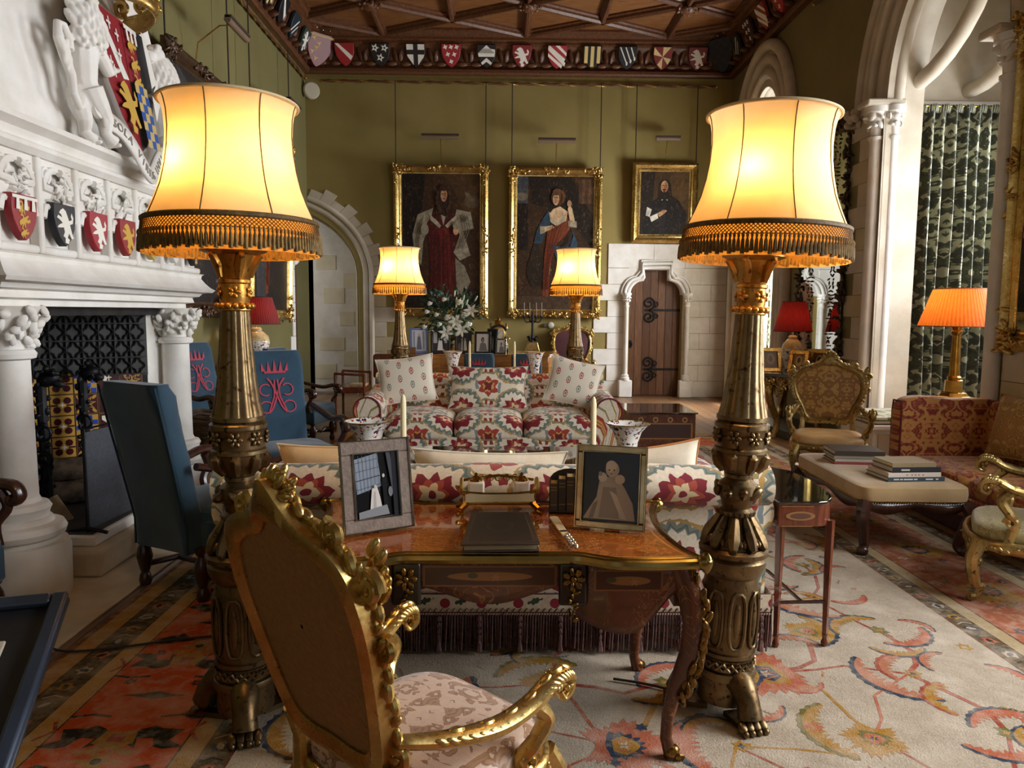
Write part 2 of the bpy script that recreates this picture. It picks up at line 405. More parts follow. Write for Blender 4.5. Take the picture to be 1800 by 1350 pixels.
def suzani():
    """cream cloth with crimson palmettes in serrated grey-green wreaths and gold buds"""
    m = Mat('embroidered_suzani_cloth'); u, v, _ = m.uv(); PU, PV = .56, .46
    def cell(ou, ov):
        a = ((u + ou) / PU).fract() - .5; b = ((v + ov) / PV).fract() - .5
        a = a * PU; b = b * PV; r = (a * a + b * b * 1.15).sqrt(); t = b.atan2(a); return a, b, r, t
    u = u + (m.noise(9, 2, kind='pc') - .5) * .07; v = v + (m.noise(8, 2, kind='pc', stretch=(1.1, 1, 1)) - .5) * .07
    a, b, r, t = cell(0, 0); a2, b2, r2, t2 = cell(PU / 2, PV / 2)
    saw = lambda t_, n: (t_ * n / PI).wave(1.0)
    c = m.mix(m.ramp(m.noise(60, 2), .3, .7), '#e4d9c4', '#d6c8ae')
    def put(mask, colr):
        nonlocal c
        c = m.mix(mask, c, colr)
    # wreath of serrated leaves
    R = r - saw(t, 19) * .030
    put(R.gt(.155) * R.lt(.200), '#7f8473'); put(R.gt(.163) * R.lt(.176), '#5c6a66')
    put((r - saw(t, 3) * .012).gt(.205) * r.lt(.222), '#b08c4b')
    # main palmette
    R = r - saw(t, 9) * .042 + (t.sin()) * .018
    put(R.lt(.098), '#7c1420'); put((r - saw(t, 7) * .03).lt(.058), '#a5452f'); put((r - saw(t, 5) * .03).lt(.036), '#d9c49a'); put(r.lt(.022), '#7c1420')
    # second flower, tulip like
    R = r2 - saw(t2, 6) * .05
    put(R.lt(.075), '#a03a2a'); put((r2 - saw(t2, 8) * .02).lt(.048), '#c79a52'); put((r2 - saw(t2, 4) * .03).lt(.026), '#6d1a22')
    put(((a2.abs() - .12).abs().lt(.016)) * ((b2 - (a2 * 40).sin() * .02).abs().lt(.055)), '#7f8a8a')
    put(((b2.abs() - .15).abs().lt(.013)) * (a2.abs().lt(.07)), '#8e8450')
    put(((b2.abs() - .18).abs().lt(.022)) * ((a2.abs() - .03).abs().lt(.016)), '#8c2230')
    m.set(c, .85, sheen=.2); m.bump(m.noise(200, 2), .2, .003); return m.m
SUZANI = suzani()
def arabesque(name, bg, fg, fg2, sc=14.0, rough=.6, cell=.32, thr=.5, sheen=.3, metal=0, line_=.018):
    """mirrored scrolling damask figure"""
    m = Mat(name); u, v, _ = m.uv()
    a = ((u / cell).fract() - .5).abs() * cell; b = v.wave(cell * .8)
    cx = m.node('ShaderNodeCombineXYZ'); m.nt.links.new(a.so, cx.inputs[0]); m.nt.links.new(b.so, cx.inputs[1])
    f = m.noise(sc, 2.2, cx.outputs[0], .45, 1.4); g = m.noise(sc * 1.7, 2, cx.outputs[0], .5, 2.2)
    c = m.mix(f.gt(thr), bg, fg); c = m.mix(f.gt(thr + .07) * g.gt(.52), c, fg2); c = m.mix(((f - thr).abs().lt(line_)), c, fg2)
    n = m.noise(90, 2); c = m.mix(m.ramp(n, .3, .7) * .18, c, fg2)
    m.set(c, rough, metal, sheen=sheen); m.bump(f.gt(thr) * .5 + n * .3, .2, .003); return m.m
CURTAIN = arabesque('green_leaf_curtain_cloth', '#94947a', '#171a0b', '#3a3e1c', 7.5, .7, .62, .46, line_=.012)
CURT_L = arabesque('green_white_squab_cloth', '#c9c6b2', '#5d6134', '#8a8c58', 9, .7, .5, .52)
GOLDDAM = arabesque('golden_tan_damask', '#80531f', '#a67b3a', '#b99146', 15)
PINKDAM = arabesque('pale_pink_gold_damask', '#c2a791', '#9a7350', '#7f5838', 14, .55, .34)
RUSTDAM = arabesque('rust_red_brocade', '#c18a45', '#701d0e', '#aa4c1c', 13, .65, .40, .49)
GOLDBRO = arabesque('gold_brocade', '#a77c38', '#c9a760', '#8d6426', 16, .5, .3)
TANSILK = simple('tan_watered_silk', '#c09a63', '#ab8350', 6, .5, bump=.15, bscale=60, stretch=(1, 4, 1))
SAGE = arabesque('faded_sage_damask', '#8f8355', '#7a6e42', '#a99b6a', 15)
BUFF = simple('buff_velvet', '#b79a6c', '#a8895b', 5, .75, sheen=.4)
def paisley(name, c0, c1, c2):
    m = Mat(name); u, v, _ = m.uv(); a = (u / .125).fract() - .5; row = (u / .125).floor()
    b = ((v / .15) + (row * .5).fract()).fract() - .5
    r = ((a * a) * 2.2 + b * b).sqrt(); t = b.atan2(a); R = r - (t * 9 / PI).wave(1.) * .09
    c = m.mix(R.lt(.22), c0, m.mix(((row + (v / .15).floor()) * .5).fract().gt(.2), c1, c2)); c = m.mix(r.gt(.10) * r.lt(.17) * b.lt(.14), c, c0)
    m.set(c, .85, sheen=.2); return m.m
PILLOWC = paisley('cream_cushion_with_paisley', '#e2d7c3', '#a8473a', '#7f8577')
def porcelain():
    m = Mat('imari_porcelain'); u, v, z = m.uv('Object')
    n = m.noise(30, 2); n2 = m.noise(36, 1)
    c = m.mix(n.gt(.60), '#e8e4da', '#23294d'); c = m.mix(n2.gt(.64), c, '#a2432c'); c = m.mix(n2.lt(.30), c, '#c29a48')
    m.set(c, .15, coat=.5); return m.m
IMARI = porcelain()
def marquetry(name, c1, c2, c3, sc=9, rough=.12, coat=.6):
    m = Mat(name); n = m.noise(sc, 5, dist=1.6); w = m.noise(sc * .5, 3, dist=2.5, stretch=(1, 2.4, 1))
    c = m.mix(m.ramp(n, .3, .7), c1, c2); line_ = ((w * 9).fract() - .5).abs().lt(.055) * m.noise(3, 2).gt(.45)
    c = m.mix(line_ * .75, c, c3); m.set(c, rough, coat=coat); m.bump(n, .03, .002); return m.m
MARQ = marquetry('burr_walnut_marquetry', '#a55a22', '#7a3d15', '#d39a50')
MARQ_D = marquetry('tulipwood_marquetry', '#5f3018', '#43200f', '#8f6030', 7, .34, .15)
SATINW = simple('satinwood', '#a5713a', '#8a5a2a', 6, .18, coat=.5, stretch=(1, 1, 6))
CANVAS = simple('dark_oil_paint', '#21170f', '#17100a', 4, .35, coat=.2)
# ---------------------------------------------------------------- the room
XL, XR, YB, YF, ZC = -3.6, 4.3, 14.1, -3.0, 6.62
def wall(mb, mp, u0, u1, z0, z1, ops, th):
    """wall slab; ops = (ua, ub, sill, fn(u)->head height)"""
    us = sorted(set([u0, u1] + [o[0] for o in ops] + [o[1] for o in ops]))
    def quad(pts): mb.add([mp(*p) for p in pts], [(0, 1, 2, 3)])
    def slab(a, b, za, zb, zc, zd):
        quad([(a, 0, za), (b, 0, zb), (b, 0, zd), (a, 0, zc)]); quad([(b, th, zb), (a, th, za), (a, th, zc), (b, th, zd)])
        quad([(a, 0, za), (a, th, za), (b, th, zb), (b, 0, zb)]); quad([(a, 0, zc), (b, 0, zd), (b, th, zd), (a, th, zc)])
    for a, b in zip(us, us[1:]):
        op = [o for o in ops if o[0] <= a + 1e-6 and o[1] >= b - 1e-6]
        if not op: slab(a, b, z0, z0, z1, z1)
        else:
            o = op[0]; N = 36
            if o[2] > z0: slab(a, b, z0, z0, o[2], o[2])
            for i in range(N):
                p, q = a + (b - a) * (1 - cos(PI * i / N)) / 2, a + (b - a) * (1 - cos(PI * (i + 1) / N)) / 2
                slab(p, q, min(o[3](p), z1), min(o[3](q), z1), z1, z1)
            quad([(a, 0, o[2]), (a, 0, o[3](a)), (a, th, o[3](a)), (a, th, o[2])]); quad([(b, 0, o[2]), (b, th, o[2]), (b, th, o[3](b)), (b, 0, o[3](b))])
    for u in (u0, u1): quad([(u, 0, z0), (u, th, z0), (u, th, z1), (u, 0, z1)])
    return mb
def arch(c, hw, zs, h): return lambda u: zs + h * math.sqrt(max(0, 1 - ((u - c) / hw) ** 2))

# floor with oak boards
fl = struct(MB().box(XL - .3, 6.2, YF, 15.2, -.12, -.022).build('floor', PLANKS[2], smooth=False))
bm_ = {}
for i in range(62):
    x = -3.62 + i * .158
    for k, (ya, yb) in enumerate(((1.2, 4.9), (4.9, 8.3), (8.3, 11.4), (11.4, 14.9))):
        if x > 4.2 and k in (0,): continue
        off = ((i * 7) % 5) * .22 - .4; key = k
        mt = (i * 3 + k * 5 + (i * i) % 3) % 4
        if (key, mt) not in bm_:
            o = MB().box(.0015, .1565, 0, yb - ya - .003, -.022, 0).build('plank', PLANKS[mt], fl, smooth=False); bm_[(key, mt)] = o.data
        else: o = bpy.data.objects.new('plank', bm_[(key, mt)]); COL.objects.link(o); o.parent = fl
        o.location = (x, ya + off, 0)

# back wall with the alcove arch and the doorway
AC, AHW, AZ, AH = -4.4, 1.72, 2.25, 1.32
alc = lambda u: AZ + AH * math.sqrt(max(0, 1 - ((u - AC) / AHW) ** 2))
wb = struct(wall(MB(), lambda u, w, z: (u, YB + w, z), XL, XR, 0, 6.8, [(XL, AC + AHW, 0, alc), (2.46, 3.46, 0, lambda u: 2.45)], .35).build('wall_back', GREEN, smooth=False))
struct(MB().box(-6, -2.2, 14.85, 15.05, 0, 4.5).box(-2.66, -2.4, 14.45, 14.85, 0, 4).build('wall_alcove', STONE, smooth=False))
for i, (px, pz, w, h) in enumerate([(-3.3, 1.9, .42, .3), (-3.05, 1.45, .3, .28), (-3.35, .95, .5, .26), (-2.95, .66, .36, .3), (-3.5, .4, .45, .3), (-2.95, 2.2, .33, .3), (-3.45, 2.55, .4, .28)]):
    MB().box(px - w / 2, px + w / 2, 14.842, 14.86, pz - h / 2, pz + h / 2).build('stone_block', STONE_B, wb, smooth=False, bevel=.004)
# arch mouldings and voussoirs of the alcove
pts = lambda d, y: [(AC + (AHW + d) * sin(t), y, AZ + (AH + d) * cos(t)) for t in [0.42 + (PI / 2 - .42) * i / 22 for i in range(23)]] + [(AC + AHW + d, y, 0)]
for d, y, r in ((.03, YB + .10, .075), (.15, YB + .03, .06), (.26, YB - .005, .05)):
    MB().tube(pts(d, y), r, 10).build('arch_moulding', STONE, wb)
MB().grid([[(p[0], YB - .004, p[2]), (p[0], YB + .2, p[2]), (p[0], YB + .37, p[2])] for p in pts(-.012, 0)]).build('arch_lining', STONE, wb, ang=50)
for i in range(14):
    t0 = .42 + (PI / 2 - .42) * i / 10; ln = .26 if i % 2 else .16
    if t0 < PI / 2 - .02:
        t1 = t0 + (PI / 2 - .42) / 10 - .004; r0 = .28
        P = [(AC + (AHW + r) * sin(t), AZ + (AH + r) * cos(t)) for r, t in ((r0, t0), (r0, t1), (r0 + ln, t1), (r0 + ln, t0))]
        MB().ext(P, YB - .018, YB + .02, 'y').build('voussoir', STONE, wb, smooth=False, bevel=.004)
for i in range(8):
    w = .42 if i % 2 else .24; z = i * .28
    MB().box(AC + AHW + .27, AC + AHW + .29 + w, YB - .018, YB + .02, z + .003, z + .277).build('stone_block', STONE if i % 3 else STONE_B, wb, smooth=False, bevel=.004)
# pale stone dressing round the door
for i in range(8):
    z = i * .306; w = .42 if i % 2 else .68
    if z < 2.4:
        MB().box(2.46 - w, 2.443, YB - .02, YB + .02, z + .003, z + .303).build('stone_block', STONE_W, wb, smooth=False, bevel=.004)
        for q, (a, b) in enumerate(((3.477, 3.80), (3.803, XR - .002)) if i % 2 else ((3.477, 4.0), (4.003, XR - .002))):
            MB().box(a, b, YB - .02, YB + .02, z + .003, z + .303).build('stone_block', STONE_W, wb, smooth=False, bevel=.004)
for a, b in ((2.04, 2.9), (2.903, 3.5), (3.503, XR - .002)):
    MB().box(a, b, YB - .02, YB + .02, 2.453, 2.90).build('stone_block', STONE_W, wb, smooth=False, bevel=.004)
# shouldered door head
def head(d):
    L = [(2.47 - d, 1.55), (2.47 - d, 1.95)]
    L += [(2.47 - d + (.26) * (1 - cos(t)), 1.95 + (.27 + d * .4) * sin(t)) for t in [PI / 2 * i / 8 for i in range(1, 9)]]
    L += [(2.73 - d * .4, 2.24 + d), (2.73 - d * .4, 2.42 + d)]
    return L + [(5.92 - x, z) for x, z in L[::-1]]
inner = head(0); outer = [(2.44, 1.55), (2.44, 2.46)] + [(3.48, 2.46), (3.48, 1.55)]
MB().ext([(2.44, 1.96)] + [p for p in inner if p[1] > 1.9 and p[0] < 2.96] + [(2.96, 2.42), (2.96, 2.47), (2.44, 2.47)], YB - .015, YB + .2, 'y').build('door_head', STONE_W, wb, smooth=False)
MB().ext([(3.48, 1.96)] + [p for p in inner[::-1] if p[1] > 1.9 and p[0] > 2.96] + [(2.96, 2.42), (2.96, 2.47), (3.48, 2.47)], YB - .015, YB + .2, 'y').build('door_head', STONE_W, wb, smooth=False)
for d, r, y in ((.035, .035, -.03), (.11, .032, -.055), (.17, .022, -.035)):
    MB().tube([(x, YB + y, z) for x, z in head(d) if z > 1.9], r, 8).build('door_moulding', STONE_W, wb)
def colonnette(x, y, z0, z1, r, parent, mat, big=1.0):
    o = MB().lathe([(r * 1.9, z0), (r * 1.9, z0 + .05 * big), (r * 1.5, z0 + .07 * big), (r * 1.6, z0 + .1 * big), (r, z0 + .13 * big), (r, z1 - .3 * big), (r * 1.3, z1 - .28 * big), (r * 1.3, z1 - .26 * big), (r * .95, z1 - .25 * big), (r * 1.1, z1 - .15 * big), (r * 1.7, z1 - .05 * big), (r * 2.1, z1 - .05 * big), (r * 2.1, z1)], 16, (x, y, 0)).build('colonnette', mat, parent)
    mb = MB()
    for k in range(int(16)):
        a = 2 * PI * k / 16 + (k % 2) * .2; q = r * (1.25 + .35 * (k % 2))
        mb.blob((x + q * cos(a), y + q * sin(a), z1 - (.16 - .07 * (k % 2)) * big), (.3 * r, .55 * r, .75 * r))
    mb.build('carved_capital', mat, parent); return o
for x in (2.39, 3.55):
    colonnette(x, YB - .075, .33, 1.98, .045, wb, STONE_W, .9)
    MB().box(x - .13, x + .13, YB - .14, YB, 0, .33).build('plinth', STONE_W, wb, bevel=.02)
# the oak door
dr = struct(MB().box(2.45, 3.47, YB + .16, YB + .19, 0, 2.46).build('door_1', DOOR[2], smooth=False)); dr['label'] = 'dark oak plank door with black iron scroll hinges'
for i in range(7):
    MB().box(2.452 + i * .1455, 2.452 + (i + 1) * .1455 - .005, YB + .145, YB + .16, .02, 2.44).build('plank', DOOR[i % 3], dr, smooth=False, bevel=.004)
for z in (.52, 1.66):
    mb = MB(); y = YB + .135
    mb.box(2.86, 3.46, y, y + .012, z - .022, z + .022)
    for s in (-1, 1):
        mb.scroll((2.86, y, z + s * .13), (1, 0, 0), (0, 0, s), .125, .025, 1.6, .017, 6, start=-PI / 2 + .2)
        mb.scroll((3.0, y, z + s * .11), (-1, 0, 0), (0, 0, s), .06, .015, 1.3, .012, 6, start=-PI / 2)
    mb.ext([(2.76, z), (2.80, z + .03), (2.88, z + .015), (2.88, z - .015), (2.80, z - .03)], y, y + .012, 'y')
    mb.build('hinge', IRON, dr)
MB().scroll((2.50, YB + .125, 1.0), (1, 0, 0), (0, 0, 1), .05, .05, 1, .01, 6).box(2.46, 2.54, YB + .135, YB + .146, .93, 1.08).build('handle', IRON, dr)

# left wall, with the doorway close to the back corner
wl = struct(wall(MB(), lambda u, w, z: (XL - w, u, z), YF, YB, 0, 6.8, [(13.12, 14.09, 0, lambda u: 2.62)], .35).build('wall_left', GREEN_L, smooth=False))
for i in range(9):
    w = .34 if i % 2 else .2; MB().box(XL - .02, XL + .02, 13.12 - w, 13.115, i * .29 + .003, i * .29 + .287).build('stone_block', STONE_W, wl, smooth=False, bevel=.004)
MB().ext([(13.0, 2.62), (13.45, 2.62), (13.36, 2.50), (13.25, 2.44), (13.12, 2.40), (13.0, 2.40)], XL - .3, XL + .04, 'x').build('stone_bracket', STONE_W, wl, smooth=False)
d2 = struct(MB().box(XL + .02, XL + .62, 13.02, 13.07, .02, 2.38).build('door_2', DOOR[2], smooth=False, bevel=.005)); d2.rotation_euler = (0, 0, 0); d2['label'] = 'dark oak door standing open at the back left corner'
d2.location = (-.58, .06, 0)
MB().lathe([(.012, 0), (.012, .05), (.035, .06), (.035, .1), (0, .105)], 12).build('handle', BRASS, d2).matrix_local = T(XL + .57, 13.02, 1.42, rx=PI / 2)
MB().box(XL - .002, XL + .012, 12.2, 13.1, 0, .16).build('skirting', STONE_W, wl, smooth=False)

# right wall with two bay arches and the near window
B1, H1, ZS1, HH1 = 7.42, 1.0, 3.92, 1.35
B2, H2, ZS2, HH2 = 12.32, .66, 4.3, .95
BN = (.9, 3.9)
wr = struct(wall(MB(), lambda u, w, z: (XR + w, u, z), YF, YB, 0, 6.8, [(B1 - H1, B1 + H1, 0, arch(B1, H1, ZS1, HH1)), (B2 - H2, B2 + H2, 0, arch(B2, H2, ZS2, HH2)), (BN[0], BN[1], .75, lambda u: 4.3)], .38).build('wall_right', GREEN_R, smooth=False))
def archpts(c, hw, zs, h, d, x, n=28, full=True): return [(x, c + (hw + d) * cos(t), zs + (h + d) * sin(t)) for t in [PI * i / n for i in range(n + 1)]]
t1 = struct(MB().box(XR - .03, XR + .38, B1 + H1 - .003, B1 + H1 + .012, 0, ZS1).build('trim_1', STONE, smooth=False)); t1['label'] = 'moulded stone arch of the large window bay'
for d, x, r in ((.03, XR + .12, .07), (.17, XR + .03, .075), (.34, XR - .02, .06), (.47, XR - .015, .05), (.60, XR - .03, .06)):
    MB().tube(archpts(B1, H1, ZS1, HH1, d, x), r, 10).build('arch_moulding', STONE, t1)
for d0, d1, x in ((.0, .34, XR - .004), (.34, .62, XR - .02)):
    P = archpts(B1, H1, ZS1, HH1, d0, 0); Q = archpts(B1, H1, ZS1, HH1, d1, 0)
    MB().ext([(p[1], p[2]) for p in P] + [(q[1], q[2]) for q in Q[::-1]], x, x + .06, 'x').build('arch_band', STONE, t1, smooth=False)
for sgn in (1, -1):
    yb = B1 + sgn * (H1 + .08)
    colonnette(XR - .05, yb + sgn * .03, .3, ZS1, .07, t1, STONE_W, 1.25); colonnette(XR + .10, yb - sgn * .05, .3, ZS1, .055, t1, STONE_W, 1.25)
    MB().box(XR - .24, XR + .2, min(yb - .12, yb + .16), max(yb - .12, yb + .16), ZS1 - .0, ZS1 + .07).build('abacus', STONE, t1, bevel=.02)
    MB().box(XR - .2, XR + .2, yb - .15, yb + .15, 0, .3).build('plinth', STONE, t1, bevel=.02)
    mb = MB()
    for k in range(12): mb.blob((XR - .06 + rnd.uniform(-.06, .04), B1 + sgn * (H1 + .62) + rnd.uniform(-.11, .11), ZS1 - .0 + rnd.uniform(-.09, .12)), (.05, .035, .06))
    mb.build('carved_boss', STONE, t1)
    for i in range(15):
        z = i * .262; w = (.36 if i % 2 else .58)
        a, b = B1 + sgn * (H1 + .2), B1 + sgn * (H1 + .2 + w)
        MB().box(XR - .02, XR + .02, min(a, b), max(a, b), z + .002, z + .26).build('stone_block', STONE if i % 3 else STONE_B, t1, smooth=False, bevel=.004)
for nm_, (c_, h_, zs_, hh_) in (('1', (B1, H1, ZS1, HH1)), ('2', (B2, H2, ZS2, HH2))):
    Q = [(0, c_ + h_ - .006, 0)] + archpts(c_, h_ - .006, zs_, hh_ - .006, 0, 0) + [(0, c_ - h_ + .006, 0)]
    MB().grid([[(XR - .01, q[1], q[2]), (XR + .2, q[1], q[2]), (XR + .40, q[1], q[2])] for q in Q]).build('arch_lining', STONE, t1 if nm_ == '1' else wr, ang=50)
t2 = struct(MB().box(XR - .03, XR + .38, B2 + H2 - .003, B2 + H2 + .012, 0, ZS2).build('trim_2', STONE, smooth=False)); t2['label'] = 'round stone arch of the far bay'
for d, x, r in ((.04, XR + .1, .07), (.2, XR, .09), (.40, XR - .03, .08), (.62, XR - .05, .09)):
    P = archpts(B2, H2, ZS2, HH2, d, x); MB().tube([(x, P[0][1], 0)] + P + [(x, P[-1][1], 0)], r, 10).build('arch_moulding', STONE, t2)
P = archpts(B2, H2, ZS2, HH2, 0, 0); Q = archpts(B2, H2, ZS2, HH2, .66, 0)
MB().ext([(P[0][1], 0)] + [(p[1], p[2]) for p in P] + [(P[-1][1], 0), (Q[-1][1], 0)] + [(q[1], q[2]) for q in Q[::-1]] + [(Q[0][1], 0)], XR - .015, XR + .05, 'x').build('arch_band', STONE, t2, smooth=False)
# window bays
def mullions(o, x, ya, yb, z0, z1, n, nz):
    mb = MB(); w = (yb - ya) / n
    for i in range(n + 1): mb.tube([(x, ya + i * w, z0), (x, ya + i * w, z1)], .05, 8)
    for k in range(nz + 1): mb.tube([(x, ya, z0 + (z1 - z0) * k / nz), (x, yb, z0 + (z1 - z0) * k / nz)], .045, 8)
    mb.build('mullions', STONE_W, o)
    h = (z1 - z0) / nz; lead = MB()
    for i in range(n):
        for k in range(nz):
            MB().box(x - .003, x + .003, ya + i * w + .03, ya + (i + 1) * w - .03, z0 + k * h + .03, z0 + (k + 1) * h - .03).build('pane', WPANE, o, smooth=False)
        for k in range(int((z1 - z0) / .16)): lead.box(x - .008, x + .008, ya + i * w, ya + (i + 1) * w, z0 + k * .16, z0 + k * .16 + .008)
        for k in range(1, 4): lead.box(x - .008, x + .008, ya + i * w + w * k / 4, ya + i * w + w * k / 4 + .008, z0, z1)
    lead.build('leading', IRON, o, smooth=False)
m = Mat('leaded_pane'); tp = m.node('ShaderNodeBsdfTransparent'); mx = m.node('ShaderNodeMixShader'); mx.inputs[0].default_value = .88
m.set('#dfe6ea', .15); m.nt.links.new(m.b.outputs[0], mx.inputs[1]); m.nt.links.new(tp.outputs[0], mx.inputs[2]); m.nt.links.new(mx.outputs[0], m.nt.nodes['Material Output'].inputs[0]); WPANE = m.m
def bay(n, ya, yb, xo, ztop):
    s = struct(MB().box(XR + .3, xo + .2, yb, yb + .22, 0, ztop).box(XR + .3, xo + .2, ya - .22, ya, 0, ztop).box(xo, xo + .2, ya, yb, 0, .7).box(xo, xo + .2, ya, yb, ztop - .8, ztop)
               .box(xo, xo + .2, ya, ya + .12, .7, ztop).box(xo, xo + .2, yb - .12, yb, .7, ztop).build('wall_bay_%d' % n, STONE, smooth=False))
    struct(MB().box(XR + .3, xo + .2, ya - .2, yb + .2, ztop, ztop + .15).build('ceiling_bay_%d' % n, STONE, smooth=False))
    w = struct(MB().box(xo - .12, xo + .02, ya, yb, .66, .72).build('window_%d' % n, STONE_W, smooth=False, bevel=.01)); mullions(w, xo + .08, ya + .12, yb - .12, .7, ztop - .8, 3, 3); return s
by = bay(1, 6.15, 8.66, 5.78, 5.35); bay(2, 11.3, 13.4, 5.5, 5.3)
MB().box(XR + .38, 5.78, 8.60, 8.66, 3.92, 4.0).tube([(XR + .38, 8.6, 3.99), (5.78, 8.6, 3.99)], .035, 8).build('string_course', STONE_W, by)
for x0 in (4.62, 5.35):
    MB().tube([(x0, 8.66, 4.15)] + [(x0 + (.16 * i / 8), 8.66 - 1.25 * sin(PI / 2 * i / 8), 4.15 + 1.15 * (1 - cos(PI / 2 * i / 8))) for i in range(1, 9)], .085, 10).build('vault_rib', STONE, by)
MB().box(XR + .42, 5.78, 8.2, 8.66, 0, .40).box(5.35, 5.78, 6.2, 8.2, 0, .40).box(XR + .40, 5.78, 8.17, 8.66, .40, .44).build('window_seat', STONE_W, by, bevel=.015)
w3 = struct(MB().box(XR - .03, XR + .38, BN[0], BN[1], .71, .76).build('window_3', STONE_W, smooth=False)); mullions(w3, XR + .2, BN[0], BN[1], .76, 4.28, 4, 3)
# wall behind the photographer; its two tall windows are added for ambient fill
wf = struct(wall(MB(), lambda u, w, z: (u, YF - w, z), XL - .3, XR + .3, 0, 6.8, [(-2.6, -.6, .9, lambda u: 4.2), (1.2, 3.2, .9, lambda u: 4.2)], .3).build('wall_front', GREEN, smooth=False))
w4 = struct(MB().box(-2.6, -.6, YF - .3, YF, .86, .91).build('window_4', STONE_W, smooth=False)); MB().box(-1.64, -1.56, YF - .2, YF - .1, .9, 4.2).box(-2.6, -.6, YF - .2, YF - .1, 2.5, 2.58).build('mullions', STONE_W, w4, smooth=False)
w5 = struct(MB().box(1.2, 3.2, YF - .3, YF, .86, .91).build('window_5', STONE_W, smooth=False)); MB().box(2.16, 2.24, YF - .2, YF - .1, .9, 4.2).box(1.2, 3.2, YF - .2, YF - .1, 2.5, 2.58).build('mullions', STONE_W, w5, smooth=False)

# ceiling of oak panels with moulded ribs and carved bosses
ce = struct(MB().box(XL - .3, XR + .3, YF - .3, YB + .3, ZC, ZC + .1).build('ceiling', OAK_C, smooth=False))
AX = [-4.7, -2.13, .44, 3.01, 5.58]; DY = .69
def rib(a, b):
    a, b = Vector(a), Vector(b); d = (b - a); L = d.length; mb = MB(Matrix.Translation(a) @ d.to_track_quat('X', 'Z').to_matrix().to_4x4())
    prof = [(-.075, 0), (-.075, -.03), (-.045, -.05), (-.045, -.085), (-.02, -.12), (.02, -.12), (.045, -.085), (.045, -.05), (.075, -.03), (.075, 0)]
    mb.ext(prof, 0, L, 'x').build('rib', OAK_D, ce, smooth=False)
def clipx(a, b):
    (x0, y0), (x1, y1) = a, b
    lo, hi = XL + .3, XR - .3
    def cut(xa, ya, xb, yb_):
        if xa < lo: return lo, ya + (yb_ - ya) * (lo - xa) / (xb - xa)
        if xa > hi: return hi, ya + (yb_ - ya) * (hi - xa) / (xb - xa)
        return xa, ya
    if max(x0, x1) <= lo or min(x0, x1) >= hi: return None
    p = cut(x0, y0, x1, y1); q = cut(x1, y1, x0, y0); return p, q
for r in range(0, 5):
    ya = 12.45 - r * 2 * DY
    for i, x in enumerate(AX):
        for sx in (-1, 1):
            for yy in (ya + DY, ya - DY):
                c = clipx((x, ya), (x + sx * 1.285, yy))
                if c: rib((*c[0], ZC), (*c[1], ZC))
        if XL < x < XR:
            mb = MB()
            for k in range(14):
                a = k * 2.4; q = .05 + .012 * k; mb.blob((x + q * .9 * cos(a), ya + q * .9 * sin(a), ZC - .15 + .002 * k), (.035, .03, .05))
            mb.ball((x, ya, ZC - .13), (.13, .13, .07)); mb.build('boss', OAK_D, ce)
for x in AX[1:4]: rib((x, 6.2, ZC), (x, 13.85, ZC))
for x in (-3.415, -.845, 1.725): rib((x, 6.2, ZC), (x, 12.45 + DY, ZC))
for i, x in enumerate(AX):
    for sx in (-1, 1):
        c = clipx((x, 12.45 + 2 * DY), (x + sx * 1.285, 12.45 + DY))
        if c: rib((*c[0], ZC), (*c[1], ZC))
# carved cornice
prof = [(0, 5.92), (-.10, 5.92), (-.12, 5.95), (-.12, 6.0), (-.08, 6.02), (-.06, 6.08), (-.10, 6.22), (-.22, 6.38), (-.27, 6.40), (-.27, 6.44), (-.31, 6.46), (-.31, 6.50), (-.36, 6.52), (-.38, 6.57), (-.42, 6.58), (-.42, 6.63), (0, 6.63)]
def cornice(n, mp, u0, u1, mit):
    mb = MB(); rows = []
    for u, s in ((u0, mit[0]), (u1, mit[1])): rows.append([mp(u - s * d, d, z) for d, z in prof])
    mb.grid(rows, cv=True); return struct(mb.build('trim_%d' % n, OAK_D, smooth=False))
cb = cornice(3, lambda u, d, z: (u, YB + d, z), XL, XR, (1, -1))
cl = cornice(4, lambda u, d, z: (XL - d, u, z), 5.0, YB, (0, -1))
cr = cornice(5, lambda u, d, z: (XR + d, u, z), 5.0, YB, (0, -1))
for o, t in ((cb, 'carved oak cornice with painted shields on the back wall'), (cl, 'carved oak cornice along the left wall'), (cr, 'carved oak cornice along the right wall')): o['label'] = t

# heraldic shields
SH = [(-.5, 1.15), (.5, 1.15), (.5, .75), (.44, .5), (.3, .25), (.12, .07), (0, 0), (-.12, .07), (-.3, .25), (-.44, .5), (-.5, .75)]
LION = [(-.05, .1), (.1, .08), (.16, .2), (.06, .25), (.14, .38), (.26, .22), (.36, .26), (.3, .36), (.24, .5), (.2, .62), (.34, .66), (.38, .82), (.3, .95), (.26, .86), (.3, .76), (.16, .72), (.1, .84), (.02, .98), (-.1, 1.04), (-.22, .98), (-.3, .9), (-.2, .86), (-.16, .78), (-.34, .84), (-.4, .76), (-.28, .72), (-.14, .64), (-.3, .58), (-.4, .5), (-.28, .5), (-.1, .52), (-.06, .4), (-.14, .28), (-.04, .24)]
def inside(pts, y0, y1): return pts
def half(y): 
    pr = [(0, 0), (.07, .12), (.25, .3), (.5, .44), (.75, .5), (1.15, .5)]
    for (a, b), (c, d) in zip(pr, pr[1:]):
        if y <= c: return b + (d - b) * (y - a) / (c - a)
    return .5
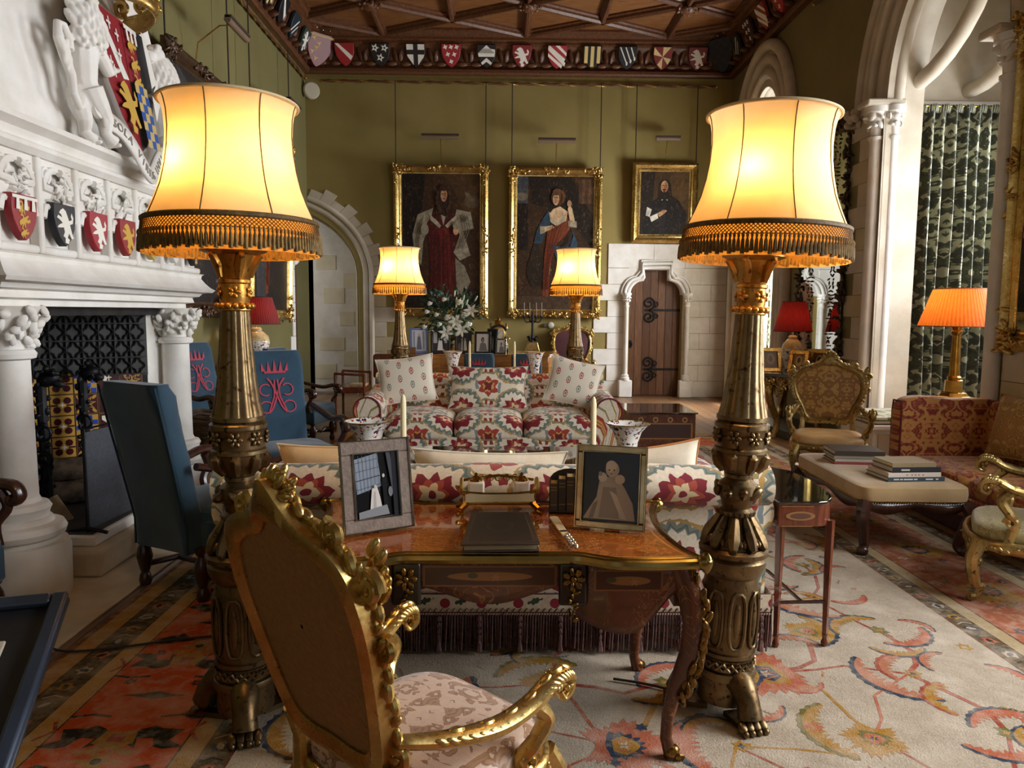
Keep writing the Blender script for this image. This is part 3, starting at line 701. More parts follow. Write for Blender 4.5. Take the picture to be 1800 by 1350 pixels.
def checks(c1, c2, n=5, x0=-.5, x1=.5, y0=0, y1=1.15):
    out = []; s = (x1 - x0) / n; k = 0
    rows = int(round((y1 - y0) / s))
    for j in range(rows):
        for i in range(n):
            xa, xb, ya, yb = x0 + i * s, x0 + (i + 1) * s, y1 - (j + 1) * s, y1 - j * s
            ym = max(.01, (ya + yb) / 2); hw = half(ym)
            if (i + j) % 2 == 0 and xb > -hw and xa < hw: out.append((c2, rect(max(xa, -hw), max(ya, .03), min(xb, hw), yb)))
    return out
def charges(kind):
    W, G, R, K, B = '#e6e2d6', '#c9a03c', '#8e1f22', '#15161c', '#2b4a8c'
    S = []
    if kind == 'bend': S = [(W, [(-.48, 1.12), (-.3, 1.12), (.42, .5), (.3, .3)])]
    elif kind == 'flowers': S = [(W, star(x, y, .1, .22, 5)) for x, y in ((-.25, .92), (.25, .92), (0, .45))] + [(K, ell(x, y, .05)) for x, y in ((-.25, .92), (.25, .92), (0, .45))]
    elif kind == 'cross':
        S = [(W, [(-.47, .85), (-.12, .85), (-.12, 1.12), (-.47, 1.12)]), (W, [(.12, .85), (.47, .85), (.47, 1.12), (.12, 1.12)]), (W, [(-.42, .5), (-.12, .1), (-.12, .62), (-.46, .62)]), (W, [(.42, .5), (.12, .1), (.12, .62), (.46, .62)])]
    elif kind == 'birds': S = [(W, star(x, y, .07, .14, 4, .4)) for x, y in ((-.3, 1.0), (0, 1.0), (.3, 1.0), (-.17, .65), (.17, .65), (0, .3))]
    elif kind == 'chevron': S = [(W, [(-.45, .72), (0, 1.12), (.45, .72), (.45, .9), (.2, .95), (0, .88), (-.2, .95)]), (W, [(-.42, .55), (.42, .55), (.45, .72), (-.45, .72)]), (W, [(-.3, .25), (0, .5), (.3, .25), (.22, .15), (0, .3), (-.22, .15)])]
    elif kind == 'lion': S = [(W, LION)]
    elif kind == 'lionG': S = [(G, LION)]
    elif kind == 'bends': S = [(W, [(-.48, a), (-.48, a + .16), (b, max(.06, a - .75) + .12), (b - .06, max(.02, a - .8))]) for a, b in ((.92, .46), (.6, .3), (1.0, .5))][:2] + [(W, [(-.1, 1.13), (.12, 1.13), (.5, .78), (.5, .62)]), (W, [(-.48, 1.1), (-.4, 1.13), (.44, .48), (.36, .33)])]
    elif kind == 'pales': S = [('#d9bf7a', rect(x - .09, max(.12, abs(x) * .9), x + .09, 1.12)) for x in (-.33, 0, .33)]
    elif kind == 'spears': S = [(W, line([(-.4 + i * .28, 1.1), (-.02 + i * .2, .3 + i * .12)], .06)) for i in range(3)] + [(W, ell(-.02 + i * .2, .3 + i * .12, .05, .1)) for i in range(3)]
    elif kind == 'gyronny': S = [('#d9c489', [(0, .65), (-.48, 1.12), (-.48, .75)]), ('#d9c489', [(0, .65), (0, 1.13), (.42, 1.13)]), ('#d9c489', [(0, .65), (.46, .55), (.3, .26)]), ('#d9c489', [(0, .65), (0, .05), (-.26, .26)])]
    elif kind == 'checky': S = checks(G, B)
    elif kind == 'checkw': S = checks('#cfc49a', '#171a26', 6)
    elif kind == 'england':
        for y in (.83, .5, .2): S.append((G, xf(LION, .0, y - .32 * .15, .36, PI / 2 * .8) if 0 else xf(LION, .22 if y > .3 else .12, y - .02, .46 if y > .3 else .34, PI / 2)))
        S += [(W, rect(-.5, 1.03, .5, 1.11))] + [(W, [(x - .05, 1.05), (x + .05, 1.05), (x + .08, .76), (x - .08, .76)]) for x in (-.3, 0, .3)]
    elif kind == 'gold_red': S = [(G, star(rnd.uniform(-.3, .3), y, .03, .12, 3, y)) for y in (.3, .5, .65, .8, .95)] + [('#a58a4a', rect(-.5, 1.03, .5, 1.1))]
    elif kind == 'trefoil': S = [(W, line([(-.3, .3), (.3, .95)], .08)), (W, line([(-.1, .2), (.35, .7)], .06))]
    elif kind == 'fretty':
        for d in (-.5, -.1, .3): S += [('#c9a96a', line([(-.45, .9 + d), (.45, 1.5 + d - 1.3 + .5)], .07)), ('#c9a96a', line([(.45, .9 + d), (-.45, .7 + d)], .07))]
        S = [('#c9a96a', line(p, .08)) for p in ([(-.4, 1.1), (.4, .45)], [(.4, 1.1), (-.4, .45)], [(-.45, .75), (.1, .1)], [(.45, .75), (-.1, .1)], [(0, 1.12), (.46, .75)], [(0, 1.12), (-.46, .75)])]
    return S
def shield(parent, M, w, field, kind, th=.05, name='shield', label=None):
    o = MB(M).ext([(x * w, y * w) for x, y in SH], -th, 0, 'z').build(name, flat(field, .45), parent, bevel=w * .02)
    S = [(c, [(x * w, y * w) for x, y in p]) for c, p in charges(kind)]
    if S: decal('charge', S, M, o, .0012)
    if label: o['label'] = label
    return o
RED, KBL, BLU = '#8c1d22', '#14151a', '#27457f'
sh = [('#9a2226', 'bend'), (KBL, 'flowers'), (KBL, 'cross'), ('#9c1f2b', 'birds'), (KBL, 'chevron'), ('#7d1a22', 'lion'), ('#a52a33', 'bends'), (KBL, 'pales'), (KBL, 'spears'), ('#7c1d1d', 'gyronny'), ('#6e1618', 'lion')]
for i, (f, k) in enumerate(sh):
    x = -2.82 + i * .638
    shield(cb, T(x, YB - .15, 6.02, rx=PI / 2 + .42), .34, f, k, .05)
for i in range(12):
    x = -3.14 + i * .638; mb = MB()
    for s in (-1, 1):
        mb.blob((x + s * .075, YB - .15, 6.24), (.07, .03, .13), (s * .3, -.25, 1)); mb.blob((x + s * .13, YB - .12, 6.09), (.10, .03, .05), (0, 0, 1))
    mb.build('carved_leaf', OAK_D, cb)
for s, kind, f in ((-1, 'gold_red', '#6e1a12'), (1, 'checkw', '#20212c')):
    x = XL + .27 if s < 0 else XR - .27
    M = Matrix.Translation((x, YB - .27, 5.96)) @ Matrix.Rotation(s * -PI / 4, 4, 'Z') @ Matrix.Rotation(PI / 2 + .45, 4, 'X')
    o = shield(cb, M, .5, f, kind, .06)
    mb = MB(M)
    for i in range(5): mb.ball((-.26 + i * .13, .63 + .02 * (i % 2), -.02), .022)
    mb.build('coronet', SILVER, o)
for side, c, k0 in ((-1, cl, [('#2a3b33', 'lion'), ('#1d2c33', 'trefoil'), (KBL, 'bend'), (KBL, 'pales'), (RED, 'lion')]), (1, cr, [('#20271f', 'trefoil'), ('#3a1814', 'birds'), ('#9c3a2a', 'bends'), ('#a32530', 'birds'), (KBL, 'cross')])):
    X = XL + .155 if side < 0 else XR - .155
    for i, (f, k) in enumerate(k0):
        y = 13.25 - i * .64
        shield(c, Matrix.Translation((X, y, 6.03)) @ Matrix.Rotation(-side * PI / 2, 4, 'Z') @ Matrix.Rotation(PI / 2 + .42, 4, 'X'), .34, f, k)
        mb = MB()
        for s in (-1, 1): mb.blob((X, y + .32 + s * .075, 6.24), (.07, .03, .13), (-side * .25, s * .3, 1)); mb.blob((X + side * .03, y + .32 + s * .12, 6.09), (.10, .03, .05), (0, 0, 1))
        mb.build('carved_leaf', OAK_D, c)
# twisted gilt picture rods
def rod(name, a, b, label):
    t = thing(name, label, 'picture rod', a); d = Vector(b) - Vector(a); L = d.length; n = int(L / .035)
    Mx = d.to_track_quat('Z', 'Y').to_matrix().to_4x4(); mb = MB(Mx); mb.tube([(0, 0, 0), (0, 0, L)], .02, 8); mb.build('core', OAK_D, t)
    for k in range(2):
        mb = MB(Mx); mb.tube([(.017 * cos(i * .42 + k * PI), .017 * sin(i * .42 + k * PI), i * .035) for i in range(n)], .014, 6); mb.build('twist', GILT_B if k == 0 else OAK_D, t)
    for e in (0, L): MB(Mx).ball((0, 0, e), .032, 8, 6).build('finial', GILT_B, t)
    for q in (.1, .5, .9): MB(Mx).tube([(0, 0, L * q), (0, 0, L * q + .001)], .03, 8).build('bracket', GILT, t)
rod('picture_rod', (-3.28, YB - .06, 5.79), (3.98, YB - .06, 5.76), 'twisted gilt picture rod across the green back wall')
rod('picture_rod', (XL + .06, 5.5, 5.79), (XL + .06, 13.9, 5.79), 'twisted gilt picture rod along the left wall')
rod('picture_rod', (XR - .06, 10.4, 5.79), (XR - .06, 8.6, 5.79), 'short twisted gilt rod above the bay arch')
# ---------------------------------------------------------------- stone fireplace
fp = thing('fireplace', 'carved white stone fireplace with heraldic shields and lion supporters', 'fireplace', (-3.0, 5.04, 0))
FM = Matrix.Translation((3.0, -5.04, 0))          # world coordinates -> fireplace space
def fmb(): return MB(FM.copy())
Y0, Y1 = 3.78, 6.30
# hood above the ledge, tapering upward
hood = fmb(); V = [(-3.6, Y0 + .05, 2.55), (-2.56, Y0 + .05, 2.55), (-2.56, Y1 - .05, 2.55), (-3.6, Y1 - .05, 2.55), (-3.6, Y0 + .75, 5.9), (-3.05, Y0 + .75, 5.9), (-3.05, Y1 - .75, 5.9), (-3.6, Y1 - .75, 5.9)]
hood.add(V, [(3, 2, 1, 0), (4, 5, 6, 7), (0, 1, 5, 4), (1, 2, 6, 5), (2, 3, 7, 6), (3, 0, 4, 7)]).build('hood', STONE_W, fp, smooth=False)
def sweep(prof, ya, yb):
    """moulding running round the three free sides; prof = (projection, z)"""
    rows = []
    for d, z in prof: rows.append([(-3.6, ya - d, z), (-2.5 + d, ya - d, z), (-2.5 + d, yb + d, z), (-3.6, yb + d, z)])
    return fmb().grid([[r[k] for r in rows] for k in range(4)])
sweep([(-.06, 2.42), (.0, 2.42), (.03, 2.45), (.03, 2.47), (.0, 2.49), (.02, 2.53), (.07, 2.56), (.07, 2.59), (-.1, 2.66)], Y0, Y1).build('ledge', STONE_W, fp, ang=30)
fmb().box(-3.6, -2.56, Y0, Y1, 1.88, 2.43).build('frieze_block', STONE_W, fp, smooth=False)
sweep([(-.3, 1.615), (-.10, 1.615), (-.10, 1.65), (-.05, 1.66), (-.06, 1.70), (-.02, 1.71), (.0, 1.735), (.06, 1.745), (.08, 1.765), (.05, 1.785), (.02, 1.82), (-.005, 1.86), (.0, 1.885), (.015, 1.895), (-.06, 1.91)], Y0, Y1).build('mantelpiece', STONE_W, fp, ang=30)
# seven traceried panels with shields
kinds = [('#8e1f25', 'england', 'red shield with three gold lions and a white label'), ('#15171d', 'lion', 'black shield with a silver lion'), ('#9b1f2b', 'lion', 'red shield with a silver lion'), ('#8c1d1f', 'lionG', 'red shield with a gold lion'), ('#c0a357', 'checky', 'blue and gold chequered shield'), ('#dcd8cf', '', 'plain white shield'), ('#17181a', 'fretty', 'black shield with gold lattice')]
P = (Y1 - Y0) / 7
for i, (f, k, lb) in enumerate(kinds):
    ya = Y0 + i * P; yc = ya + P / 2; hw = P / 2 - .035
    fmb().box(-2.56, -2.495, ya - .022, ya + .022, 1.90, 2.42).build('mullion', STONE_W, fp, bevel=.012)
    # cusped arch head
    for s in (-1, 1):
        L = [(yc + s * hw, 2.10)] + [(yc + s * (hw - .02 - .11 * sin(t)), 2.16 + .10 * (1 - cos(t))) for t in [PI / 2 * q / 5 for q in range(6)]] + [(yc + s * (.03 + .10 * cos(t)), 2.27 + .10 * sin(t)) for t in [PI / 2 * q / 5 for q in range(6)]]
        fmb().tube([(-2.515, a, b) for a, b in L], .022, 7).build('arch_tracery', STONE_W, fp)
        fmb().ext([(yc + s * (hw + .015), 2.12)] + L[1:] + [(yc, 2.37), (yc, 2.42), (yc + s * (hw + .015), 2.42)], -2.555, -2.522, 'x').build('spandrel', STONE_W, fp, smooth=False)
        fmb().scroll((-2.515, yc + s * (hw - .035), 2.335), (0, 1, 0), (0, 0, 1), .045, .03, .8, .011, 6, start=s * 1.2).build('cusp', STONE_W, fp)
    fmb().box(-2.56, -2.50, ya + .02, ya + P - .02, 1.90, 1.945).build('panel_sill', STONE_W, fp, bevel=.015)
    M = FM @ Matrix.Translation((-2.475, yc, 1.955)) @ Matrix.Rotation(PI / 2, 4, 'Z') @ Matrix.Rotation(PI / 2, 4, 'X')
    o = shield(fp, M, .205, f, k, .045, label=lb)
    mb = fmb()
    for q in range(26): mb.blob((-2.50 + rnd.uniform(-.02, .02), yc + rnd.uniform(-.09, .09) * (1 - q / 40), 2.20 + .10 * q / 26 + rnd.uniform(-.01, .02)), (.008, .014, .03))
    mb.build('carved_mantling', STONE_W, fp)
# coat of arms on the hood
HM = FM @ Matrix.Translation((-2.515, 5.11, 2.585)) @ Matrix.Rotation(PI / 2, 4, 'Z') @ Matrix.Rotation(PI / 2 - .145, 4, 'X')   # x along +y world, y up the slope, z outward
big = MB(HM).ext([(x * .72, y * .78 + .02) for x, y in SH], -.02, .13, 'z').build('coat_of_arms', flat('#8a8078', .8), fp, bevel=.02); big['label'] = 'large quartered coat of arms in red, blue, gold and black'
Sx = []
W_, G_, R_, K_, B_ = '#dedad0', '#c29b40', '#86161f', '#17171b', '#234d95'
sc_ = lambda p: [(x * .66, y * .74 + .05) for x, y in p]
Sx += [(R_, sc_([(-.5, 1.15), (0, 1.15), (0, 0), (-.12, .07), (-.3, .25), (-.44, .5), (-.5, .75)])), (K_, sc_([(.5, 1.15), (0, 1.15), (0, 0), (.12, .07), (.3, .25), (.44, .5), (.5, .75)]))]
Sx += [(R_, sc_([(0, 1.15), (.26, 1.15), (.26, .62), (0, .62)])), (W_, sc_([(-.5, 1.13), (-.42, 1.15), (-.02, .62), (-.14, .6)]))]
for x, y in ((-.25, 1.05), (-.13, .98), (-.44, .8), (-.16, .8), (-.33, .62), (-.38, .68)): Sx += [(W_, sc_(line([(x - .04, y), (x + .04, y)], .02))), (W_, sc_(line([(x, y - .06), (x, y + .05)], .02)))]
for y in (.98, .8, .64): Sx.append((G_, sc_(xf(LION, .24, y - .02, .2, PI / 2))))
Sx += [(W_, sc_(rect(0, 1.08, .26, 1.12)))] + [(W_, sc_(rect(x, .98, x + .04, 1.1))) for x in (.03, .11, .19)]
Sx += [(G_, sc_(xf(LION, -.18, .08, .46)))]
cs = .083
for j in range(7):
    for i in range(3):
        xa, ya = i * cs, .6 - (j + 1) * cs
        if ya > -.02 + (.1 if i else 0) * .3: Sx.append((B_ if (i + j) % 2 else '#c0a566', sc_(rect(xa, max(ya, .03), xa + cs, ya + cs))))
Sx += [(W_, sc_([(.27, 1.12), (.33, 1.12), (.44, .7), (.3, .62)])), (W_, sc_([(.27, .55), (.42, .5), (.27, .3)])), (W_, sc_([(.32, .6), (.46, .72), (.40, .45)]))]
decal('quarters', Sx, HM @ Matrix.Translation((0, 0, .13)), big, .0012)
cw = MB(HM)
cw.M = HM @ Matrix.Translation((0, .95, .0)) @ Matrix.Rotation(-PI / 2, 4, 'X')
cw.lathe([(.34, -.02), (.36, .0), (.37, .05), (.36, .09), (.39, .11), (.38, .13)], 30, caps=False, a0=PI, a1=2 * PI)
for k in range(9):
    a = PI + PI * k / 8; q = .39
    cw.scroll((q * cos(a), q * sin(a), .19), (cos(a + PI / 2), sin(a + PI / 2), 0), (0, 0, 1), .055, .02, 1.1, .014, 6, start=-PI / 2)
    if k % 2 == 0:
        for e in range(5): cw.blob(((q + .04) * cos(a) + .05 * cos(e * 1.26) * -sin(a), (q + .04) * sin(a) + .05 * cos(e * 1.26) * cos(a), .34 + .055 * sin(e * 1.26)), (.03, .03, .035))
        cw.tube([(q * cos(a), q * sin(a), .12), ((q + .03) * cos(a), (q + .03) * sin(a), .33)], .018, 6)
    else: cw.ball((q * cos(a), q * sin(a), .30), .03)
    cw.blob((.385 * cos(a + .15), .385 * sin(a + .15), .07), (.012, .012, .02))
cw.build('crown', GILT_B, fp, solid=.012)['label'] = 'gilded open coronet above the arms'
def lion(sx, x0):
    """lion supporter standing upright in profile, facing the shield (sx = +1 looks to +x of the hood plane)"""
    mb = MB(HM @ Matrix.Translation((x0, 0.0, .08)) @ Matrix.Diagonal((.86, .84, .9, 1)))
    X = lambda p: [(sx * a, b, c) for a, b, c in p]
    tb = lambda pts, r, n=10: mb.tube(X(pts), r, n)
    tb([(-.02, .30, .02), (-.05, .42, .02), (-.03, .55, .03), (.0, .68, .03), (.02, .80, .03)], [.075, .085, .09, .115, .07])
    tb([(-.05, .36, .05), (.0, .24, .06), (.07, .16, .06), (.03, .06, .06), (.10, .02, .07)], [.085, .075, .055, .04, .05])
    tb([(-.06, .36, -.02), (-.08, .24, -.02), (-.05, .14, -.02), (-.10, .05, -.01), (-.03, .02, 0)], [.08, .07, .05, .04, .045])
    tb([(.04, .70, .07), (.14, .62, .08), (.20, .54, .08), (.25, .58, .08)], [.06, .05, .04, .045])
    tb([(.04, .74, -.01), (.15, .75, .0), (.24, .80, .0)], [.055, .045, .04])
    for k in range(60):
        a = -1.5 + 3.0 * ((k * .618) % 1); b = -.9 + 1.7 * k / 60; mb.blob((sx * (.0 + .155 * sin(a) * cos(b)), .80 + .19 * sin(b), .04 + .135 * cos(a) * cos(b)), (.018, .026, .060), (rnd.uniform(-.5, .5), -1, .25))
    mb.ball((sx * .06, .97, .06), (.095, .10, .09)); mb.ball((sx * .15, .945, .06), (.06, .048, .055)); mb.ball((sx * .19, .965, .06), (.022, .018, .03)); mb.ball((sx * .16, .905, .06), (.04, .018, .04)); mb.ball((sx * .0, 1.06, .08), .035); mb.ball((sx * .12, 1.005, .12), .02); mb.blob((sx * .09, 1.03, .12), (.02, .015, .045), (sx, -.2, 0))
    tb([(-.08, .26, 0), (-.17, .20, .02), (-.235, .27, .03), (-.22, .40, .03), (-.26, .52, .03), (-.30, .62, .03), (-.27, .73, .03), (-.20, .74, .03), (-.16, .66, .03), (-.18, .58, .03)], [.024, .024, .026, .03, .034, .03, .026, .026, .026, .03], 8)
    for q in range(9): mb.blob((sx * (-.26 + .03 * sin(q * 2.1)), .46 + .02 * q, .04), (.022, .022, .05), (.3 * cos(q), 1, .2))
    for k in range(4):
        for (a, b, c) in ((.12, .0, .06), (-.02, .0, 0), (.27, .58, .08), (.26, .81, 0)): mb.ball((sx * (a + .01), b + .0, c - .03 + .02 * k), .02, 6, 4)
    o = mb.build('lion_supporter', STONE_W, fp); q = o.modifiers.new('fuse', 'REMESH'); q.mode = 'VOXEL'; q.voxel_size = .0065; q.use_smooth_shade = True
    return o
lion(1, -.50)['label'] = 'carved stone lion left of the arms'; lion(-1, .50)['label'] = 'carved stone beast right of the arms'
# motto scroll
def ribbon(t): return (-.50 + 1.0 * t, .14 - .20 * sin(PI * t) + .05 * sin(3 * PI * t), .15 + .03 * sin(2 * PI * t))
rb = MB(HM)
rows = []
for i in range(31):
    t = i / 30; p = ribbon(t); q = ribbon(min(1, t + .01)); r_ = ribbon(max(0, t - .01)); d = Vector((q[0] - r_[0], q[1] - r_[1], 0)).normalized(); nrm = Vector((-d.y, d.x, 0))
    rows.append([tuple(Vector(p) + nrm * .055), tuple(Vector(p) - nrm * .055)])
rb.grid(rows); rb.scroll((-.50, .19, .13), (1, 0, 0), (0, 1, 0), .06, .03, .8, .016, 6); rb.scroll((.50, .19, .13), (1, 0, 0), (0, 1, 0), .06, .03, .8, .016, 6)
rbo = rb.build('motto_scroll', STONE_W, fp, solid=.02); rbo['label'] = 'stone scroll with a carved motto'
for i, ch in enumerate('SOLA VIRTUS INVICTA'):
    if ch == ' ': continue
    cu = bpy.data.curves.new('letter', 'FONT'); cu.body = ch; cu.size = .075; cu.extrude = .004; cu.align_x = 'CENTER'
    tmp = bpy.data.objects.new('letter', cu); me = bpy.data.meshes.new_from_object(tmp); bpy.data.objects.remove(tmp)
    t = .08 + .84 * i / 18; p = ribbon(t); q = ribbon(t + .01); ang = math.atan2(q[1] - p[1], q[0] - p[0])
    me.materials.clear(); me.materials.append(flat('#8d8478', .8))
    me.transform(HM @ Matrix.Translation((p[0], p[1], p[2] + .012)) @ Matrix.Rotation(ang, 4, 'Z') @ Matrix.Translation((0, -.027, 0)))
    o = bpy.data.objects.new('letter', me); COL.objects.link(o); o.parent = rbo
# columns
def fcol(x, y, r=.10):
    c = fmb().lathe([(.245, 0), (.25, .28), (.235, .32), (.205, .325), (.20, .345), (.225, .36), (.235, .39), (.22, .42), (.175, .43), (.165, .455), (.15, .46), (.155, .49), (.165, .51), (.15, .535), (.118, .545), (.108, .57)], 32, (x, y, 0)).build('column_base', STONE_W, fp, ang=35)
    fmb().lathe([(r * 1.06, .56), (r, 1.28), (r, 1.33)], 28, (x, y, 0)).build('column_shaft', STONE_W, fp)
    fmb().lathe([(r, 1.325), (r * 1.28, 1.335), (r * 1.34, 1.36), (r * 1.2, 1.38), (r * .98, 1.385), (r * 1.05, 1.46), (r * 1.45, 1.57), (r * 1.75, 1.615)], 28, (x, y, 0)).build('capital', STONE_W, fp)
    mb = fmb()
    for k in range(64):
        a = k * 2.399; f = (k % 16) / 16; q = r * (1.12 + .72 * f)
        mb.blob((x + q * cos(a), y + q * sin(a), 1.41 + .185 * f + rnd.uniform(-.015, .01)), (.014 + .012 * rnd.random(), .024, .038))
    mb.build('carved_foliage', STONE_W, fp)
for y in (4.03, 6.10):
    fcol(-2.65, y); fcol(-2.88, y)
fmb().box(-3.6, -3.05, Y0 + .45, Y0 + .62, 0, 1.62).build('jamb', STONE_W, fp, smooth=False); fmb().box(-3.6, -2.78, 5.86, 6.25, 0, 1.62).build('jamb', STONE_W, fp, smooth=False)
SOOT = simple('sooty_brick', '#2a2522', '#171412', 9, .9, bump=.4, bscale=25)
fmb().box(-3.58, -3.46, 4.3, 5.9, 0, 1.62).box(-3.5, -2.7, 4.3, 5.9, 1.56, 1.615).build('fireback', SOOT, fp, smooth=False)
# splayed far cheek: encaustic tiles below, iron quatrefoil grille above
A = Vector((-3.47, 5.32, 0)); Bq = Vector((-2.78, 5.86, 0)); dd = (Bq - A).normalized(); SM = FM @ Matrix(((dd.x, 0, dd.y, A.x), (dd.y, 0, -dd.x, A.y), (0, 1, 0, 0), (0, 0, 0, 1)))  # x along cheek, y up, z toward the room
MB(SM).box(0, .88, .1, 1.62, -.06, 0).build('cheek', SOOT, fp, smooth=False)
TS = .158
def tilepat(k):
    h = TS / 2 - .006; MR, GO, BL, WH = '#3f1218', '#b98d3c', '#2444a0', '#e4ddc8'
    if k == 0:
        S = [(MR, rect(-h, -h, h, h)), (GO, star(0, 0, .03, .068, 8, .2)), (MR, star(0, 0, .022, .05, 8, .2)), (GO, star(0, 0, .012, .03, 4))] + [(GO, ell(sx * .052, sy * .052, .02, .011, 10, sx * sy * PI / 4)) for sx in (-1, 1) for sy in (-1, 1)]
        return S + [(GO, line([(-.04, 0), (.04, 0)], .008)), (GO, line([(0, -.04), (0, .04)], .008))]
    if k == 1:
        q = 2 * h / 4; return [(GO, rect(-h, -h, h, h))] + [(BL, rect(-h + i * q, -h + j * q, -h + (i + 1) * q - .002, -h + (j + 1) * q - .002)) for i in range(4) for j in range(4) if (i + j) % 2]
    if k == 2:
        S = [(MR, rect(-h, -h, h, h))]
        for y in (.035, -.03): S += [(WH, line([(-.018, y), (.018, y)], .008)), (WH, line([(0, y - .024), (0, y + .02)], .008))]
        return S + [(WH, [(-.06, .06), (-.03, .06), (-.01, .03), (-.02, .0), (-.06, .03)])]
    return [(GO, rect(-h, -h, h, h))] + [(MR, ell(sx * .034, sy * .034, .026, .026, 8)) for sx in (-1, 1) for sy in (-1, 1)] + [(WH, star(0, 0, .01, .024, 4)), (MR, line([(-h, 0), (-.03, 0)], .012)), (MR, line([(.03, 0), (h, 0)], .012))]
proto = {}
for r in range(6):
    for c in range(5):
        k = [[3, 3, 0, 2, 3], [3, 3, 1, 2, 0]][r % 2][c]
        if k not in proto:
            o = MB().box(-TS / 2 + .003, TS / 2 - .003, -TS / 2 + .003, TS / 2 - .003, 0, .012).build('tile', flat('#8a6a3a', .3), fp, smooth=False)
            d = decal('glaze', tilepat(k), T(0, 0, .012), o, .0006, .25); proto[k] = o
        else: o = copy_tree(proto[k], None, fp)
        o.matrix_local = SM @ Matrix.Translation((.05 + TS * (c + .5), .18 + TS * (r + .5), 0))
gp = None
for r in range(4):
    for c in range(8):
        if gp is None:
            mb = MB()
            pts = [(.040 * (1 + .18 * cos(2 * t) * 0 + .22 * math.cos(4 * t)) * cos(t), .052 * (1 + .20 * math.cos(4 * t)) * sin(t), 0) for t in [2 * PI * i / 28 for i in range(28)]]
            mb.tube(pts, .007, 6, closed=True); mb.box(-.055, -.048, -.068, .068, -.01, .01).box(-.055, .055, -.068, -.060, -.01, .01)
            gp = mb.build('grille_panel', IRON, fp); o = gp
        else: o = bpy.data.objects.new('grille_panel', gp.data); COL.objects.link(o); o.parent = fp
        o.matrix_local = SM @ Matrix.Translation((.06 + .107 * c, 1.17 + .13 * r, .03))
MB(SM).box(0, .88, 1.09, 1.615, .004, .012).build('grille_backing', simple('greenish_iron_plate', '#33352c', '#1f201c', 10, .6), fp, smooth=False)
# hearth
fmb().box(-3.58, -2.08, 3.1, 6.62, .0, .012).build('hearth_slab', HEARTH, fp, smooth=False, bevel=.005)
fmb().box(-3.58, -2.36, 4.3, 6.05, .012, .17).build('hearth_step', HEARTH, fp, bevel=.02)
fmb().box(-3.56, -2.44, 4.4, 5.84, .17, .235).build('inner_hearth', STONE_W, fp, bevel=.01)
fmb().box(-3.54, -2.47, 4.43, 5.82, .235, .242).build('slate', simple('dark_slate', '#3a3836', '#2a2826', 6, .7), fp, smooth=False)

# fire irons, screen, logs
def andiron(x, y, label):
    t = thing('andiron', label, 'andiron', (x, y, .242), 0, 'iron firedogs in the hearth')
    MB().tube([(0, 0, .05), (.01, 0, .3), (0, 0, .62), (.0, 0, .86)], [.045, .035, .03, .034], 8).build('shaft', IRON, t)
    mb = MB().blob((.05, 0, .90), (.05, .05, .075), (1, 0, .3)).blob((.11, 0, .875), (.03, .03, .05), (1, 0, -.3)).ball((.04, 0, .97), .02)
    for k in range(10): mb.blob((.02 + rnd.uniform(-.04, .09), rnd.uniform(-.05, .05), .90 + rnd.uniform(-.05, .06)), (.015, .018, .035))
    mb.build('beast_head', IRON, t)
    mb = MB()
    for k in range(26): mb.blob((.03 * cos(k * 2.4), .04 * sin(k * 2.4), .1 + .028 * k), (.02, .018, .03))
    mb.build('scrollwork', IRON, t)
    for z in (.45, .62): MB().scroll((.035, -.05, z - .07), (1, 0, 0), (0, 0, 1), .045, .045, 1, .009, 6).build('ring', IRON, t)
    MB().tube([(-.12, -.16, .0), (-.03, -.08, .09), (0, 0, .12), (-.03, .08, .09), (-.12, .16, .0)], .028, 8).box(-.4, 0, -.02, .02, .05, .09).build('feet', IRON, t)
andiron(-3.0, 4.86, 'nearer black iron firedog with beast head'); andiron(-3.02, 5.38, 'farther black iron firedog with beast head')
t = thing('fire_screen', 'dark grey mesh fire screen standing on the hearth step', 'fire screen', (-2.5, 4.78, .235), PI / 2 - .06)
MB().box(-.3, .3, -.006, .006, .02, .62).build('mesh_panel', GREYF, t, smooth=False)
MB().tube([(-.31, 0, 0), (-.31, 0, .64), (.31, 0, .64), (.31, 0, 0)], .012, 8).build('frame', IRON, t)
for x in (-.31, .31): MB().tube([(x, -.12, .005), (x, 0, .03), (x, .12, .005)], .012, 8).build('foot', IRON, t)
BARK = simple('log_bark', '#54483c', '#8a7a68', 14, .9, bump=.8, bscale=30)
for i, (x, y, z, a) in enumerate(((-3.1, 5.1, .32, .5), (-2.9, 5.3, .33, .2), (-3.05, 5.2, .47, .9))):
    o = MB(T(rz=a)).tube([(-.24, 0, 0), (-.1, .02, .01), (.08, -.01, 0), (.24, 0, 0)], [.075, .085, .08, .07], 10).build('log', BARK); o.location = (x, y, z)
    tag(o, ['grey bark log lying behind the firedogs', 'thick log nearest the fire screen', 'log resting on top of the other two'][i], 'log', 'logs in the hearth')
tag(MB(T(-2.86, 4.75, .29, ry=1.0)).tube([(-.1, 0, 0), (.1, 0, 0)], .05, 10).build('log', simple('cut_log_end', '#b9a689', '#9a8566', 10, .9)), 'pale cut log end at the front of the hearth', 'log', 'logs in the hearth')

